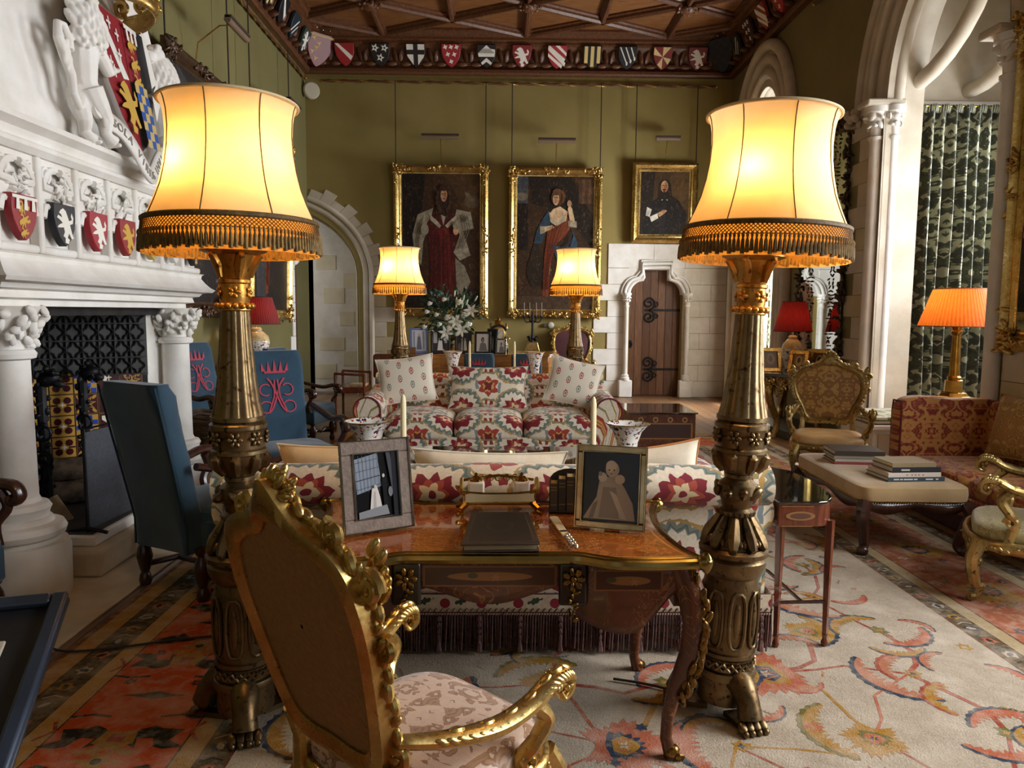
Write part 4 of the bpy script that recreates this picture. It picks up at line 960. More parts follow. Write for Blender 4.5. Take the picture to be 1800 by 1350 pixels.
# ---------------------------------------------------------------- pictures on the walls
def paintmat(c):
    k = 'oil_' + c.lstrip('#')
    if k not in MATS:
        m = Mat(k); n = m.noise(7, 5, dist=1.5); n2 = m.noise(26, 3, dist=2, stretch=(1, 1, .4))
        q = m.mix(m.ramp(n, .38, .68) * .55, c, '#1c1008'); q = m.mix(m.ramp(n2, .55, .75) * .22, q, '#b58a5a'); m.set(q, .6, spec=.25)
    return MATS[k]
def frame_profile(mb, w, h, fw_, d):
    """mitred picture frame in the xz plane, facing -y"""
    pr = [(0, 0), (0, -d * .6), (fw_ * .12, -d * .75), (fw_ * .3, -d), (fw_ * .45, -d * .85), (fw_ * .62, -d * .55), (fw_ * .75, -d * .6), (fw_ * .88, -d * .35), (fw_, -d * .3), (fw_, 0)]
    cor = [(-1, -1), (1, -1), (1, 1), (-1, 1)]
    mb.grid([[(sx * (w / 2 - q), y, sz * (h / 2 - q)) for q, y in pr] for sx, sz in cor], cu=True, cv=True); return mb
def picture(name, label, cat, loc, rz, w, h, fw_, shapes, mat=None, tilt=.03, carve=1, cords=True, d=.09, sw=1.0, rodz=5.77, bg=None, lamp=None):
    t = thing(name, label, cat, loc, rz, rx=tilt)
    frame_profile(MB(), w, h, fw_, d).build('frame', mat or GILT_B, t, ang=25)
    if carve:
        mb = MB()
        def orn(x, z, n, sp, s): 
            for k in range(n): mb.blob((x + rnd.uniform(-sp[0], sp[0]), -d * .8 + rnd.uniform(-.01, .01), z + rnd.uniform(-sp[1], sp[1])), (.012 * s, .02 * s, .04 * s))
        for sx in (-1, 1):
            for sz in (-1, 1): orn(sx * (w / 2 - fw_ * .5), sz * (h / 2 - fw_ * .5), 26, (fw_ * .55, fw_ * .55), fw_ * 8); orn(sx * (w / 2 - fw_ * 1.6), sz * (h / 2 - fw_ * .4), 8, (fw_ * .8, fw_ * .25), fw_ * 7); orn(sx * (w / 2 - fw_ * .4), sz * (h / 2 - fw_ * 1.6), 8, (fw_ * .25, fw_ * .8), fw_ * 7)
        for sz in (-1, 1): orn(0, sz * (h / 2 - fw_ * .35), 22, (fw_ * 1.6, fw_ * .3), fw_ * 7)
        for sx in (-1, 1): orn(sx * (w / 2 - fw_ * .35), 0, 22, (fw_ * .3, fw_ * 1.8), fw_ * 7)
        stuff(mb.build('carving', mat or GILT_B, t))
    cv = MB().box(-w / 2 + fw_ * .9, w / 2 - fw_ * .9, -d * .28, -.005, -h / 2 + fw_ * .9, h / 2 - fw_ * .9).build('canvas', bg or CANVAS, t, smooth=False)
    if shapes:
        W2, H2_ = w - 2 * fw_, h - 2 * fw_; decal('painted_figure', [(c, [((x - .5) * W2, (.5 - y) * H2_) for x, y in p]) for c, p in shapes], T(0, -d * .28, 0, rx=PI / 2), cv, .0006, .35, paintmat)
    if cords:
        for sx in (-1, 1): MB().tube([(sx * (w / 2 - fw_ * .3), -.03, h / 2 - .03), (sx * (w / 2 - fw_ * .3), .02, rodz - loc[2])], .009, 6).build('hanging_cord', flat('#2a2018', .8), t)
    if lamp:
        L = thing('picture_light', lamp[0], 'picture light', (loc[0], loc[1], loc[2] + h / 2), rz, 'brass picture lights')
        lw, lz, lo = lamp[1:]
        MB().tube([(lamp_x, -lo, lz - .02) for lamp_x in (-lw / 2, lw / 2)], .04, 10).build('reflector', flat('#6f5c48', .5), L)
        MB().box(-lw / 2, lw / 2, -lo - .045, -lo + .03, lz - .0, lz + .028).build('hood', flat('#3a2a20', .6), L, smooth=False)
        MB().tube([(0, -.01, -.02), (0, -.05, lz * .6), (0, -lo * .6, lz + .02), (0, -lo, lz + .03)], .007, 6).build('arm', BRASS, L)
    return t
SKIN, SKIN2 = '#c99a72', '#a87450'
def duke():
    S = [('#38230f', rect(0, 0, 1, 1)), ('#4a3218', [(.5, 0), (1, 0), (1, .5), (.8, .3), (.65, .1)]), ('#5a4a34', ell(.9, .2, .1, .05)), ('#6f5f45', ell(.87, .17, .07, .02, 12, .5)), ('#1a110b', rect(0, .85, 1, 1)), ('#140d08', [(0, 0), (.3, 0), (.2, .6), (0, .7)])]
    S += [('#9a8f78', [(.4, .25), (.2, .3), (.13, .45), (.16, .62), (.24, .68), (.27, .5), (.36, .36)]), ('#70664f', [(.16, .5), (.2, .36), (.28, .3), (.22, .48), (.2, .64)])]
    S += [('#4c0f0c', [(.42, .27), (.66, .27), (.76, .36), (.7, .5), (.74, .8), (.72, .97), (.33, .97), (.36, .7), (.34, .5), (.30, .38)]), ('#66160f', [(.46, .4), (.6, .4), (.66, .7), (.64, .95), (.48, .95), (.5, .6)]), ('#55100e', [(.52, .4), (.54, .4), (.57, .95), (.53, .95)])]
    S += [('#9a8f78', [(.7, .26), (.88, .28), (.92, .4), (.78, .42), (.88, .6), (.74, .64), (.66, .58), (.74, .45), (.66, .36)]), ('#857a64', [(.68, .62), (.8, .68), (.88, .8), (.76, .95), (.7, .9)]), ('#6b614c', [(.76, .3), (.86, .32), (.8, .36), (.74, .34)])]
    S += [('#a89e86', [(.48, .26), (.53, .38), (.58, .26)]), ('#b0a58c', [(.36, .30), (.44, .34), (.5, .38), (.48, .40), (.36, .34)]), ('#b0a58c', [(.7, .3), (.62, .34), (.55, .38), (.58, .40), (.7, .34)])]
    S += [('#2c1a10', ell(.535, .17, .085, .085)), ('#2c1a10', [(.44, .15), (.63, .15), (.65, .3), (.58, .32), (.5, .3), (.43, .32)]), (SKIN, ell(.537, .155, .042, .050)), (SKIN2, ell(.553, .16, .02, .042)), ('#8a3a2a', ell(.537, .182, .013, .004)), ('#2a1a12', ell(.522, .147, .008, .004)), ('#2a1a12', ell(.552, .147, .008, .004)), ('#3a2214', ell(.535, .105, .055, .022))]
    S += [('#4a2e1a', ell(.535 + .085 * cos(q) , .19 + .09 * sin(q), .022, .018, 8, q)) for q in (-.6, -.2, .2, .6, 1.0, 2.1, 2.5, 2.9, 3.3, 3.7)]
    S += [('#3a0a08', line([(.42 + .05 * i, .45), (.40 + .06 * i, .7), (.39 + .07 * i, .95)], .012)) for i in range(5)] + [('#6e6450', line([(.2, .34 + .07 * i), (.17, .42 + .06 * i), (.22, .5 + .05 * i)], .01)) for i in range(3)] + [('#6e6450', line([(.74 + .03 * i, .3), (.78 + .03 * i, .4), (.72 + .02 * i, .55)], .01)) for i in range(4)]
    S += [(SKIN, ell(.69, .42, .035, .03)), (SKIN, ell(.31, .42, .03, .025)), ('#a0957e', ell(.29, .41, .05, .045)), ('#938870', ell(.7, .38, .05, .03))]
    return S
def lady():
    S = [('#3a2512', rect(0, 0, 1, 1)), ('#41464a', rect(0, 0, .14, .2)), ('#6e6350', ell(.06, .15, .08, .03)), ('#1b130c', [(.14, 0), (.7, 0), (.9, .2), (1, .3), (1, .55), (.8, .4), (.5, .25), (.2, .2)]), ('#4b3320', rect(.8, .02, 1, .2)), ('#5e4228', rect(.84, .02, .88, .2)), ('#5e4228', rect(.93, .02, .96, .2)), ('#17110b', rect(0, .2, .14, .55)), ('#3b2818', rect(0, .84, 1, .9)), ('#4a3826', [(0, .9), (1, .9), (1, 1), (0, 1)]), ('#241a10', ell(.25, .7, .12, .13)), ('#2b2014', ell(.25, .6, .07, .1))]
    S += [('#2d4656', [(.42, .24), (.33, .32), (.26, .4), (.22, .5), (.32, .5), (.38, .4), (.44, .34)]), ('#7c3a20', [(.4, .4), (.66, .3), (.72, .36), (.62, .45), (.52, .5), (.46, .62), (.42, .9), (.34, .9), (.36, .6)]), ('#8f4a28', [(.5, .4), (.64, .34), (.6, .42), (.5, .48)]), ('#6a2d18', [(.4, .5), (.46, .5), (.42, .7), (.38, .85)])]
    S += [('#2f4c60', [(.68, .34), (.74, .44), (.7, .52), (.55, .52), (.45, .5), (.5, .58), (.58, .7), (.72, .66), (.8, .5)]), ('#41617a', [(.5, .52), (.62, .55), (.7, .62), (.6, .66)]), ('#a08a3a', [(.42, .65), (.46, .7), (.42, .74)])]
    S += [('#d6b48a', [(.47, .24), (.56, .22), (.66, .26), (.64, .33), (.52, .36), (.43, .33), (.43, .27)]), ('#b3a58a', [(.41, .26), (.44, .34), (.52, .37), (.62, .33), (.65, .27), (.62, .28), (.53, .345), (.46, .32), (.43, .27)])]
    S += [('#d6b48a', [(.30, .38), (.47, .36), (.49, .38), (.34, .42)]), ('#a8997c', [(.3, .37), (.36, .37), (.36, .42), (.30, .43)]), ('#d6b48a', [(.68, .2), (.72, .24), (.76, .34), (.70, .36), (.66, .24)]), ('#a8997c', [(.67, .33), (.78, .33), (.78, .38), (.67, .37)]), (SKIN, ell(.68, .2, .03, .025))]
    S += [('#4a2e18', ell(.525, .155, .085, .065)), ('#5a3a20', ell(.57, .15, .06, .05)), ('#d2a67c', ell(.505, .165, .042, .048)), ('#a8604a', ell(.498, .192, .013, .005)), ('#2a1a12', ell(.488, .157, .009, .004)), ('#2a1a12', ell(.52, .157, .009, .004)), ('#b07c58', ell(.505, .172, .006, .016)), ('#5f4026', ell(.52, .115, .06, .025))]
    S += [('#6a4426', ell(.535 + .07 * cos(q), .155 + .05 * sin(q), .018, .014, 8)) for q in (-2.6, -2.0, -1.4, -.8, -.3, .2, .6)] + [('#5e2412', line([(.62 - .05 * i, .36), (.55 - .04 * i, .46), (.46 - .03 * i, .6 + .04 * i), (.42 - .015 * i, .85)], .01)) for i in range(4)] + [('#1d3240', line([(.72, .42 + .05 * i), (.66, .5 + .03 * i), (.56, .55 + .02 * i)], .01)) for i in range(4)]
    return S
def gent():
    S = [('#46321a', rect(0, 0, 1, 1)), ('#5a4222', rect(.6, 0, 1, .6)), ('#1f1710', [(0, 0), (.3, 0), (.2, 1), (0, 1)])]
    S += [('#121213', [(.42, .38), (.2, .5), (.1, .66), (.05, 1), (.95, 1), (.96, .66), (.8, .46), (.6, .36)]), ('#1d1d20', [(.45, .5), (.55, .5), (.5, .98), (.38, .98)]), ('#c8c4b8', [(.42, .36), (.5, .44), (.58, .36), (.56, .46), (.5, .42), (.44, .46)])]
    S += [('#cfcabd', [(.14, .56), (.24, .6), (.2, .72), (.12, .7)]), ('#d8d3c5', [(.2, .72), (.36, .66), (.38, .74), (.24, .8)]), (SKIN, [(.36, .66), (.5, .6), (.56, .62), (.48, .68), (.4, .72)])]
    S += [('#22160e', ell(.5, .25, .13, .13)), ('#22160e', [(.38, .22), (.62, .22), (.66, .42), (.58, .44), (.44, .44), (.36, .42)]), (SKIN, ell(.49, .235, .075, .095)), (SKIN2, ell(.515, .24, .04, .085)), ('#3a2416', ell(.485, .285, .04, .014)), ('#3a2416', ell(.485, .32, .02, .02)), ('#8a3f30', ell(.485, .298, .022, .007)), ('#20140c', ell(.46, .215, .014, .007)), ('#20140c', ell(.52, .215, .014, .007))]
    return S
picture('portrait_painting', 'tall gilt-framed portrait of a man in red robes behind the flowers', 'painting', (-1.10, YB - .10, 2.90), 0, 1.74, 2.76, .15, duke(), lamp=('picture light over the red-robed man', .68, .50, .2))
picture('portrait_painting', 'tall gilt-framed portrait of a woman in blue and russet drapery', 'painting', (1.02, YB - .10, 2.88), 0, 1.72, 2.74, .15, lady(), lamp=('picture light over the woman in blue drapery', .68, .48, .2))
picture('portrait_painting', 'smaller gilt-framed portrait of a bearded man in black above the door', 'painting', (3.05, YB - .10, 3.64), 0, 1.22, 1.46, .16, gent(), mat=GILT_B, carve=0, lamp=('short picture light over the man in black', .44, .42, .2))
dk = [('#1d1a18', rect(0, 0, 1, 1)), ('#3a3a3c', [(.1, 0), (.5, .1), (.4, .9), (.1, 1)]), ('#565654', [(.2, .3), (.3, .3), (.26, .95), (.18, .95)]), ('#2a2420', [(.6, .1), (.9, .1), (.9, .95), (.55, .95)]), (SKIN2, ell(.4, .2, .06, .05))]
picture('wall_painting', 'large dark painting in a brown frame beside the fireplace hood', 'painting', (XL + .10, 8.80, 2.95), PI / 2, 1.9, 2.85, .17, dk + gent()[3:], mat=simple('brown_gilt_frame', '#4f3620', '#3a2615', 8, .4, metal=.3), cords=True, lamp=('picture light on a curved arm above the fireside painting', .62, .42, .5))
picture('wall_painting', 'gilt-framed dark painting at the far end of the left wall', 'painting', (XL + .10, 11.45, 2.85), PI / 2, 2.0, 2.8, .16, dk[:2] + lady()[12:], cords=True, lamp=('picture light above the far painting on the left wall', .6, .42, .4))
o = MB(T(rx=PI / 2)).lathe([(.15, 0), (.15, .06), (.13, .08), (0, .085)], 24).build('ceiling_speaker', flat('#b8ad98', .6)); o.location = (-3.46, YB - .14, 5.58); o.rotation_euler = (0, 0, .5); tag(o, 'round cream loudspeaker in the corner under the cornice', 'speaker')
for x, z, lb in ((1.02, 1.36, 'small white sensor below the portrait of the woman'), (.0, 0, '')):
    if lb:
        t = thing('wall_sensor', lb, 'sensor', (x - .05, YB - .004, z)); MB(T(rx=PI / 2)).lathe([(.06, 0), (.06, .02), (.045, .03), (0, .03)], 16).build('disc', flat('#d8d2c2'), t); MB().box(-.14, -.07, -.04, 0, -.03, .03).build('box', flat('#4a4436'), t)
# ---------------------------------------------------------------- tall carved torchere lamps
def floor_lamp(label, loc, lean=0.0, watts=26, rz=0, detail=1, dx=0.0):
    t = thing('floor_lamp', label, 'floor lamp', loc, rz, 'tall carved floor lamps with fringed shades', ry=lean)
    n = 40 if detail else 24
    # feet
    for k in range(3):
        a = 2 * PI * k / 3 - PI / 2 + .3; ca, sa = cos(a), sin(a)
        M = Matrix.Rotation(a, 4, 'Z')
        mb = MB(M); mb.tube([(.06, 0, .16), (.12, 0, .15), (.165, 0, .10), (.18, 0, .05)], [.055, .055, .045, .05], 10)
        mb.box(.06, .17, -.035, .035, .0, .02).blob((.10, 0, .16), (.05, .05, .05))
        ft = mb.build('paw_foot', BRONZE, t)
        for j in range(4):
            MB(M).blob((.20, -.045 + .03 * j, .028), (.017, .016, .03), (.6, 0, -.5)).ball((.222, -.045 + .03 * j, .014), (.014, .013, .014), 8, 5).build('toe', BRONZE, ft)
    MB().lathe([(.105, .05), (.105, .15), (.118, .155), (.122, .17), (.118, .185), (.104, .19), (.104, .235), (.112, .245), (.112, .26)], n).build('pedestal_foot', BRONZE, t, ang=30)
    MB().lathe([(.104, .26), (.106, .29), (.106, .52), (.10, .56), (.112, .575), (.124, .60), (.128, .63), (.118, .64), (.132, .65), (.134, .668), (.118, .68)], n).build('pedestal', BRONZE, t, ang=30)
    for k in range(8):
        a = 2 * PI * k / 8; M = Matrix.Rotation(a, 4, 'Z') @ T(.107, 0, .40)
        pts = [(0.0, .031 * math.copysign(abs(cos(q)) ** .6, cos(q)), .112 * math.copysign(abs(sin(q)) ** .8, sin(q))) for q in [2 * PI * i / 18 for i in range(18)]]
        o = MB(M).tube(pts, .0075, 6, closed=True).build('oval_panel', BRONZE, t)
        MB(M).blob((.002, 0, .0), (.006, .014, .075), (0, 0, 1)).build('carved_leaf', BRONZE, o)
    mb = MB()
    for k in range(24):
        a = 2 * PI * k / 24
        mb.tube([(.112 * cos(a + s), .112 * sin(a + s), .2 + .028 * q) for s, q in ((-.12, 0), (.12, 1))], .006, 5).tube([(.112 * cos(a + s), .112 * sin(a + s), .2 + .028 * q) for s, q in ((.12, 0), (-.12, 1))], .006, 5)
    stuff(mb.build('lattice_band', BRONZE, t))
    # acanthus skirt and knop
    MB().lathe([(.108, .675), (.098, .71), (.072, .76), (.055, .80), (.068, .805), (.07, .82), (.055, .832), (.062, .86), (.078, .89), (.075, .925), (.05, .945), (.055, .952), (.055, .965)], n).build('knop', BRONZE, t, ang=30)
    for k in range(10):
        a = 2 * PI * k / 10; mb = MB(Matrix.Rotation(a, 4, 'Z'))
        mb.tube([(.058, 0, .80), (.075, 0, .765), (.10, 0, .72), (.118, 0, .69), (.128, 0, .683)], [.012, .02, .026, .02, .012], 6)
        for s in (-1, 1): mb.blob((.10, s * .022, .71), (.012, .012, .022), (.5, s * .4, -.7))
        mb.build('acanthus_leaf', BRONZE, t)
    mb = MB()
    for k in range(20): mb.ball((.066 * cos(k * PI / 10), .066 * sin(k * PI / 10), .812), .011, 6, 4)
    stuff(mb.build('bead_row', BRONZE, t))
    mb = MB()
    for k in range(8):
        a = 2 * PI * k / 8; mb.blob((.077 * cos(a), .077 * sin(a), .895), (.02, .018, .035))
    mb.build('carved_rosettes', BRONZE, t)
    # urn
    MB().lathe([(.05, .962), (.07, .985), (.088, 1.02), (.096, 1.05), (.101, 1.055), (.101, 1.068), (.094, 1.075), (.096, 1.09), (.098, 1.14), (.104, 1.15), (.104, 1.165), (.092, 1.175), (.099, 1.18), (.099, 1.195)], n).build('urn', BRONZE, t, ang=30)
    for k in range(8):
        a = 2 * PI * k / 8 + .2
        MB(Matrix.Rotation(a, 4, 'Z')).tube([(.07, 0, .98), (.09, 0, 1.01), (.10, 0, 1.045), (.107, 0, 1.05)], [.012, .022, .02, .01], 6).build('gadroon', BRONZE, t)
        mb = MB(Matrix.Rotation(a, 4, 'Z'))
        for j in range(6): mb.blob((.102, .018 * cos(j * 1.047), 1.115 + .018 * sin(j * 1.047)), (.007, .008, .012), (0, cos(j * 1.047), sin(j * 1.047)))
        mb.ball((.103, 0, 1.115), .008, 6, 4); mb.build('rosette', BRONZE, t)
    # fluted shaft
    fl_ = lambda a, z: 1 + .075 * (abs(cos(7 * a)) ** .7 - .5)
    MB().lathe([(.092, 1.19), (.088, 1.21), (.078, 1.26), (.068, 1.34), (.060, 1.44), (.055, 1.52), (.052, 1.59)], 84, mod=fl_).build('fluted_shaft', BRONZE, t, ang=60)
    MB().lathe([(.054, 1.585), (.06, 1.59), (.06, 1.60), (.052, 1.605), (.052, 1.62), (.054, 1.625), (.054, 1.685), (.06, 1.69), (.06, 1.70), (.05, 1.705), (.058, 1.73), (.062, 1.755), (.08, 1.79), (.118, 1.805), (.12, 1.815), (.05, 1.825)], n).build('capital', GILT, t, ang=30)
    mb = MB()
    for k in range(16): mb.ball((.062 * cos(k * PI / 8), .062 * sin(k * PI / 8), 1.605), .0125, 8, 5)
    stuff(mb.build('bead_ring', GILT, t))
    for k in range(5):
        a = 2 * PI * k / 5; mb = MB(Matrix.Rotation(a, 4, 'Z'))
        for j in range(5): mb.blob((.056, .014 * cos(j * 1.256), 1.655 + .014 * sin(j * 1.256)), (.006, .008, .011), (0, cos(j * 1.256), sin(j * 1.256)))
        mb.build('rosette', GILT, t)
        MB(Matrix.Rotation(a + .3, 4, 'Z')).tube([(.055, 0, 1.71), (.062, 0, 1.75), (.085, 0, 1.79), (.1, 0, 1.795)], [.012, .02, .018, .01], 6).build('leaf', GILT, t)
    MB().tube([(0, 0, 1.82), (dx * .5, 0, 1.95), (dx, 0, 2.3)], .009, 8).build('stem', BRASS, t)
    # shade
    sp = [(.302, 1.905), (.293, 1.925), (.273, 1.97), (.252, 2.025), (.236, 2.09), (.226, 2.155), (.222, 2.22), (.225, 2.275), (.232, 2.31), (.240, 2.33)]
    md = lambda a, z: 1 - .022 * abs(sin(4 * a)) * (1 if 1.92 < z < 2.32 else .5)
    sh_ = MB().lathe(sp, 64, (dx, 0, 0), mod=md, caps=False).build('shade', SHADE, t, ang=80)
    for k in range(8):
        a = k * PI / 4; MB().tube([(dx + (r + .001) * cos(a), (r + .001) * sin(a), z) for r, z in sp], .0022, 5).build('seam', BRAID, sh_)
    MB().tube([(dx + .241 * cos(a), .241 * sin(a), 2.33) for a in [2 * PI * i / 48 for i in range(48)]], .006, 6, closed=True).build('top_trim', flat('#c9b48a', .8), sh_)
    MB().tube([(dx + .303 * cos(a), .303 * sin(a), 1.908) for a in [2 * PI * i / 64 for i in range(64)]], .0075, 6, closed=True, flat=1.3).build('braid', BRAID, sh_)
    # net and tassels of the fringe
    N = 128 if detail else 70; mb = MB()
    for k in range(N):
        a = 2 * PI * k / N; da = 2 * PI / N
        for s in (-1, 1):
            mb.tube([(dx + r * cos(a + s * da * q), r * sin(a + s * da * q), z) for r, q, z in ((.304, 0, 1.902), (.306, 1, 1.889), (.308, 2, 1.876), (.310, 3, 1.862))], .0016, 4, cap=False)
    stuff(mb.build('fringe_net', BRAID, sh_))
    MB().lathe([(.309, 1.790), (.307, 1.84), (.304, 1.875), (.300, 1.904)], 64, (dx, 0, 0), caps=False, mod=lambda a, z: 1 + .006 * sin(46 * a)).build('fringe_lining', NETM, sh_, ang=80)
    mb = MB()
    for k in range(N):
        a = 2 * PI * (k + .5) / N; x, y = dx + .313 * cos(a), .313 * sin(a)
        mb.lathe([(.0025, 1.866), (.0052, 1.861), (.0052, 1.854), (.003, 1.849), (.0064, 1.838), (.0084, 1.794 + .005 * (k % 3)), (0, 1.794 + .005 * (k % 3))], 6, (x, y, 0))
    stuff(mb.build('tassel_fringe', FRINGE, sh_))
    # bulbs
    for s in (-1, 1):
        MB().lathe([(.012, 2.0), (.014, 2.03), (.03, 2.075), (.028, 2.11), (0, 2.125)], 12, (dx + s * .085, .02 * s, 0)).build('bulb', BULB, t)
        l = bpy.data.lights.new('bulb_light', 'POINT'); l.energy = watts; l.color = (1.0, .60, .22); l.shadow_soft_size = .05
        lo = bpy.data.objects.new('bulb_light', l); COL.objects.link(lo); lo.parent = t; lo.location = (dx + s * .10, -.10 + .04 * s, 2.10)
    return t
m = Mat('lit_bulb'); m.set('#fff2d0', .3); m.b.inputs['Emission Color'].default_value = (1, .72, .35, 1); m.b.inputs['Emission Strength'].default_value = 2.0; m.b.inputs['Transmission Weight'].default_value = .0; BULB = m.m
floor_lamp('tall carved lamp with fringed cream shade at the left end of the writing desk', (-.985, 2.78, 0), 0, 7.2)
floor_lamp('tall carved lamp with fringed cream shade at the right end of the writing desk', (.91, 2.85, 0), .034, 7.2, dx=.035)
floor_lamp('distant tall lamp with lit fringed shade in front of the flowers and piano', (-1.19, 8.85, 0), .0, 14, detail=0)
floor_lamp('distant tall lamp with lit fringed shade in front of the red chair', (.90, 8.85, 0), 0, 14, detail=0)

# ---------------------------------------------------------------- writing desk (bureau plat)
dk_ = thing('writing_desk', 'marquetry writing desk with gilt mounts and brass-edged serpentine top', 'desk', (-.03, 2.835, 0))
dk_.scale = (1, .87, 1)
def serp(w, d, k=40):
    """serpentine outline; front is -y"""
    P = []
    for i in range(k + 1):
        t = -1 + 2 * i / k; x = t * w; a = abs(t)
        y = -d + (.0 if a > .98 else .055 * (1 - max(0, min(1, (a - .42) / .16)))) - .02 * sin(PI * min(1, max(0, (a - .45) / .55)))
        P.append((x, y))
    for i in range(1, 14):
        t = -1 + 2 * i / 14; P.append((w - .075 * (1 - t * t) ** .8, d * t))
    P2 = [(-x, -y) for x, y in P]
    return P + P2
out = serp(.735, .44)
MB().ext(out, .728, .752, 'z').build('desktop', MARQ, dk_, smooth=False)
inset = [(x * .94, y * .92) for x, y in out]
decal('inlay_border', [('#a8743a', inset), ('#7d3f17', [(x * .985, y * .975) for x, y in inset])], T(0, 0, .752), dk_, .0004, .12, lambda c: MARQ if c == '#7d3f17' else flat(c, .15))
MB().tube([(x, y, .735) for x, y in out], .019, 8, closed=True).tube([(x * .99, y * .985, .752) for x, y in out], .009, 6, closed=True).build('brass_edge', EDGE, dk_)
for sx in (-1, 1):
    for sy in (-1, 1): MB().blob((sx * .735, sy * .44, .74), (.032, .032, .03), (0, 0, 1)).blob((sx * .74, sy * .445, .74), (.02, .04, .022), (sx, sy, 0)).build('corner_clasp', EDGE, dk_)
def apron(x):   # bottom edge height along the front
    a = abs(x); return .60 - .035 * cos(PI * a / .30) if a < .3 else .60 - .075 - .05 * sin(PI * min(1, (a - .3) / .33)) + .12 * max(0, (a - .52) / .15)
for sy in (-1, 1):
    rows = []
    for i in range(49):
        x = -.68 + 1.36 * i / 48; a = abs(x) / .735
        y = -.40 + .05 * (1 - max(0, min(1, (a - .42) / .16))); rows.append([(x, sy * -y, z) for z in (apron(x), apron(x) + .03, .68, .728)])
    MB().grid(rows).build('apron', MARQ_D, dk_, solid=.03)
for sx in (-1, 1): MB().box(sx * .66 - .012, sx * .66 + .012, -.37, .37, .56, .728).build('side_apron', MARQ_D, dk_, smooth=False)
for sx in (-1, 1):
    for sy in (-1, 1):
        pth = [(sx * .665, sy * .385, .72), (sx * .70, sy * .41, .62), (sx * .715, sy * .42, .52), (sx * .70, sy * .41, .40), (sx * .665, sy * .385, .28), (sx * .64, sy * .37, .16), (sx * .635, sy * .365, .07), (sx * .655, sy * .38, .0)]
        lg = MB().tube(pth, [.05, .05, .045, .037, .029, .024, .022, .026], 10).build('leg', MARQ_D, dk_)
        mb = MB()
        for k in range(34):
            f = k / 33; q = min(6.99, f * 4.4); i = int(q); p = Vector(pth[i]).lerp(Vector(pth[i + 1]), q - i)
            mb.blob(p + Vector((sx * .03, sy * .036, 0)) + Vector((rnd.uniform(-.014, .014), rnd.uniform(-.01, .01), 0)), (.009, .013, .028), (rnd.uniform(-.6, .6), rnd.uniform(-.4, .4), -1))
        mb.build('leg_mount', ORMOLU, lg)
        MB().blob((sx * .655, sy * .38, .025), (.03, .032, .024)).blob((sx * .68, sy * .40, .012), (.02, .02, .012)).build('sabot', ORMOLU, lg)
for x in (-.29, .29):
    for sy in (-1,):
        mb = MB(); MB().box(x - .05, x + .05, -.402, -.375, .57, .725).build('drawer_divider', flat('#17100c', .3), dk_, bevel=.01)
        for k in range(7): mb.blob((x + .022 * cos(k * .9), -.408, .67 + .024 * sin(k * .9)), (.009, .012, .02), (cos(k * .9), -.3, sin(k * .9)))
        for k in range(9): mb.blob((x + .012 * sin(k * 1.7), -.405, .635 - .014 * k), (.007, .010, .015))
        mb.ball((x, -.415, .67), .012, 8, 5); mb.build('drawer_mount', ORMOLU, dk_)
for x0, x1 in ((-.235, .235), (.36, .60), (-.60, -.36)):
    decal('marquetry_panel', [('#6f4521', rect(x0, .0, x1, .075)), ('#3a1d0e', rect(x0 + .008, .006, x1 - .008, .069)), ('#7c5226', ell((x0 + x1) / 2, .037, (x1 - x0) * .32, .016, 20)), ('#3a3a20', ell((x0 + x1) / 2 - .06, .04, .018, .01)), ('#8c5a3a', star((x0 + x1) / 2 + .02, .035, .008, .02, 6))], T(0, -.368 if x0 > -.3 and x1 < .3 else -.416, .63, rx=PI / 2), dk_, .0004, .3)
# ---------------------------------------------------------------- things on the desk
ZT = .7615
def photo_frame(label, loc, rz, w, h, b, mat, inner, photo, tilt=.2, name='framed_photograph', th=.02, bevel=.004, easel=True, group=None):
    t = thing(name, label, 'photo frame', loc, rz, group)
    M = Matrix.Rotation(-tilt, 4, 'X')
    mb = MB(M)
    for x0, x1, z0, z1 in ((-w / 2, w / 2, 0, b), (-w / 2, w / 2, h - b, h), (-w / 2, -w / 2 + b, b, h - b), (w / 2 - b, w / 2, b, h - b)): mb.box(x0, x1, -th / 2, th / 2, z0, z1)
    mb.build('frame', mat, t, smooth=False, bevel=bevel)
    for (r, q) in ((.0055, .002), (.0055, b - .003)):
        if inner: MB(M).tube([(-w / 2 + q, -th / 2 - .001, q), (w / 2 - q, -th / 2 - .001, q), (w / 2 - q, -th / 2 - .001, h - q), (-w / 2 + q, -th / 2 - .001, h - q)], r, 6, closed=True).build('rim', inner, t)
    bk = MB(M).box(-w / 2 + b * .8, w / 2 - b * .8, 0, .006, b * .8, h - b * .8).build('photograph', flat('#b0b0ae', .3), t, smooth=False)
    decal('picture', [(c, [((x - .5) * (w - 2 * b), b + (1 - y) * (h - 2 * b)) for x, y in p]) for c, p in photo], M @ T(rx=PI / 2), bk, .0004, .25)
    if easel: MB().ext([(h * .45 * sin(tilt) + .07, 0), (h * .45 * sin(tilt) + .10, 0), (h * .75 * sin(tilt) + .025, h * .75), (h * .7 * sin(tilt) + .015, h * .7)], -.03, .03, 'x').build('easel_back', flat('#17161a', .6), t, smooth=False)
    return t
wed = [('#0f1013', rect(0, 0, 1, 1)), ('#8f9aa8', [(0, .08), (.55, .0), (.62, .52), (.05, .62)])]
for i in range(7): wed += [('#5f6872', line([(.02 + i * .09, .02), (.07 + i * .08, .6)], .008))]
for i in range(4): wed += [('#3a4048', line([(0, .14 + i * .14), (.6, .08 + i * .135)], .012 if i == 2 else .006))]
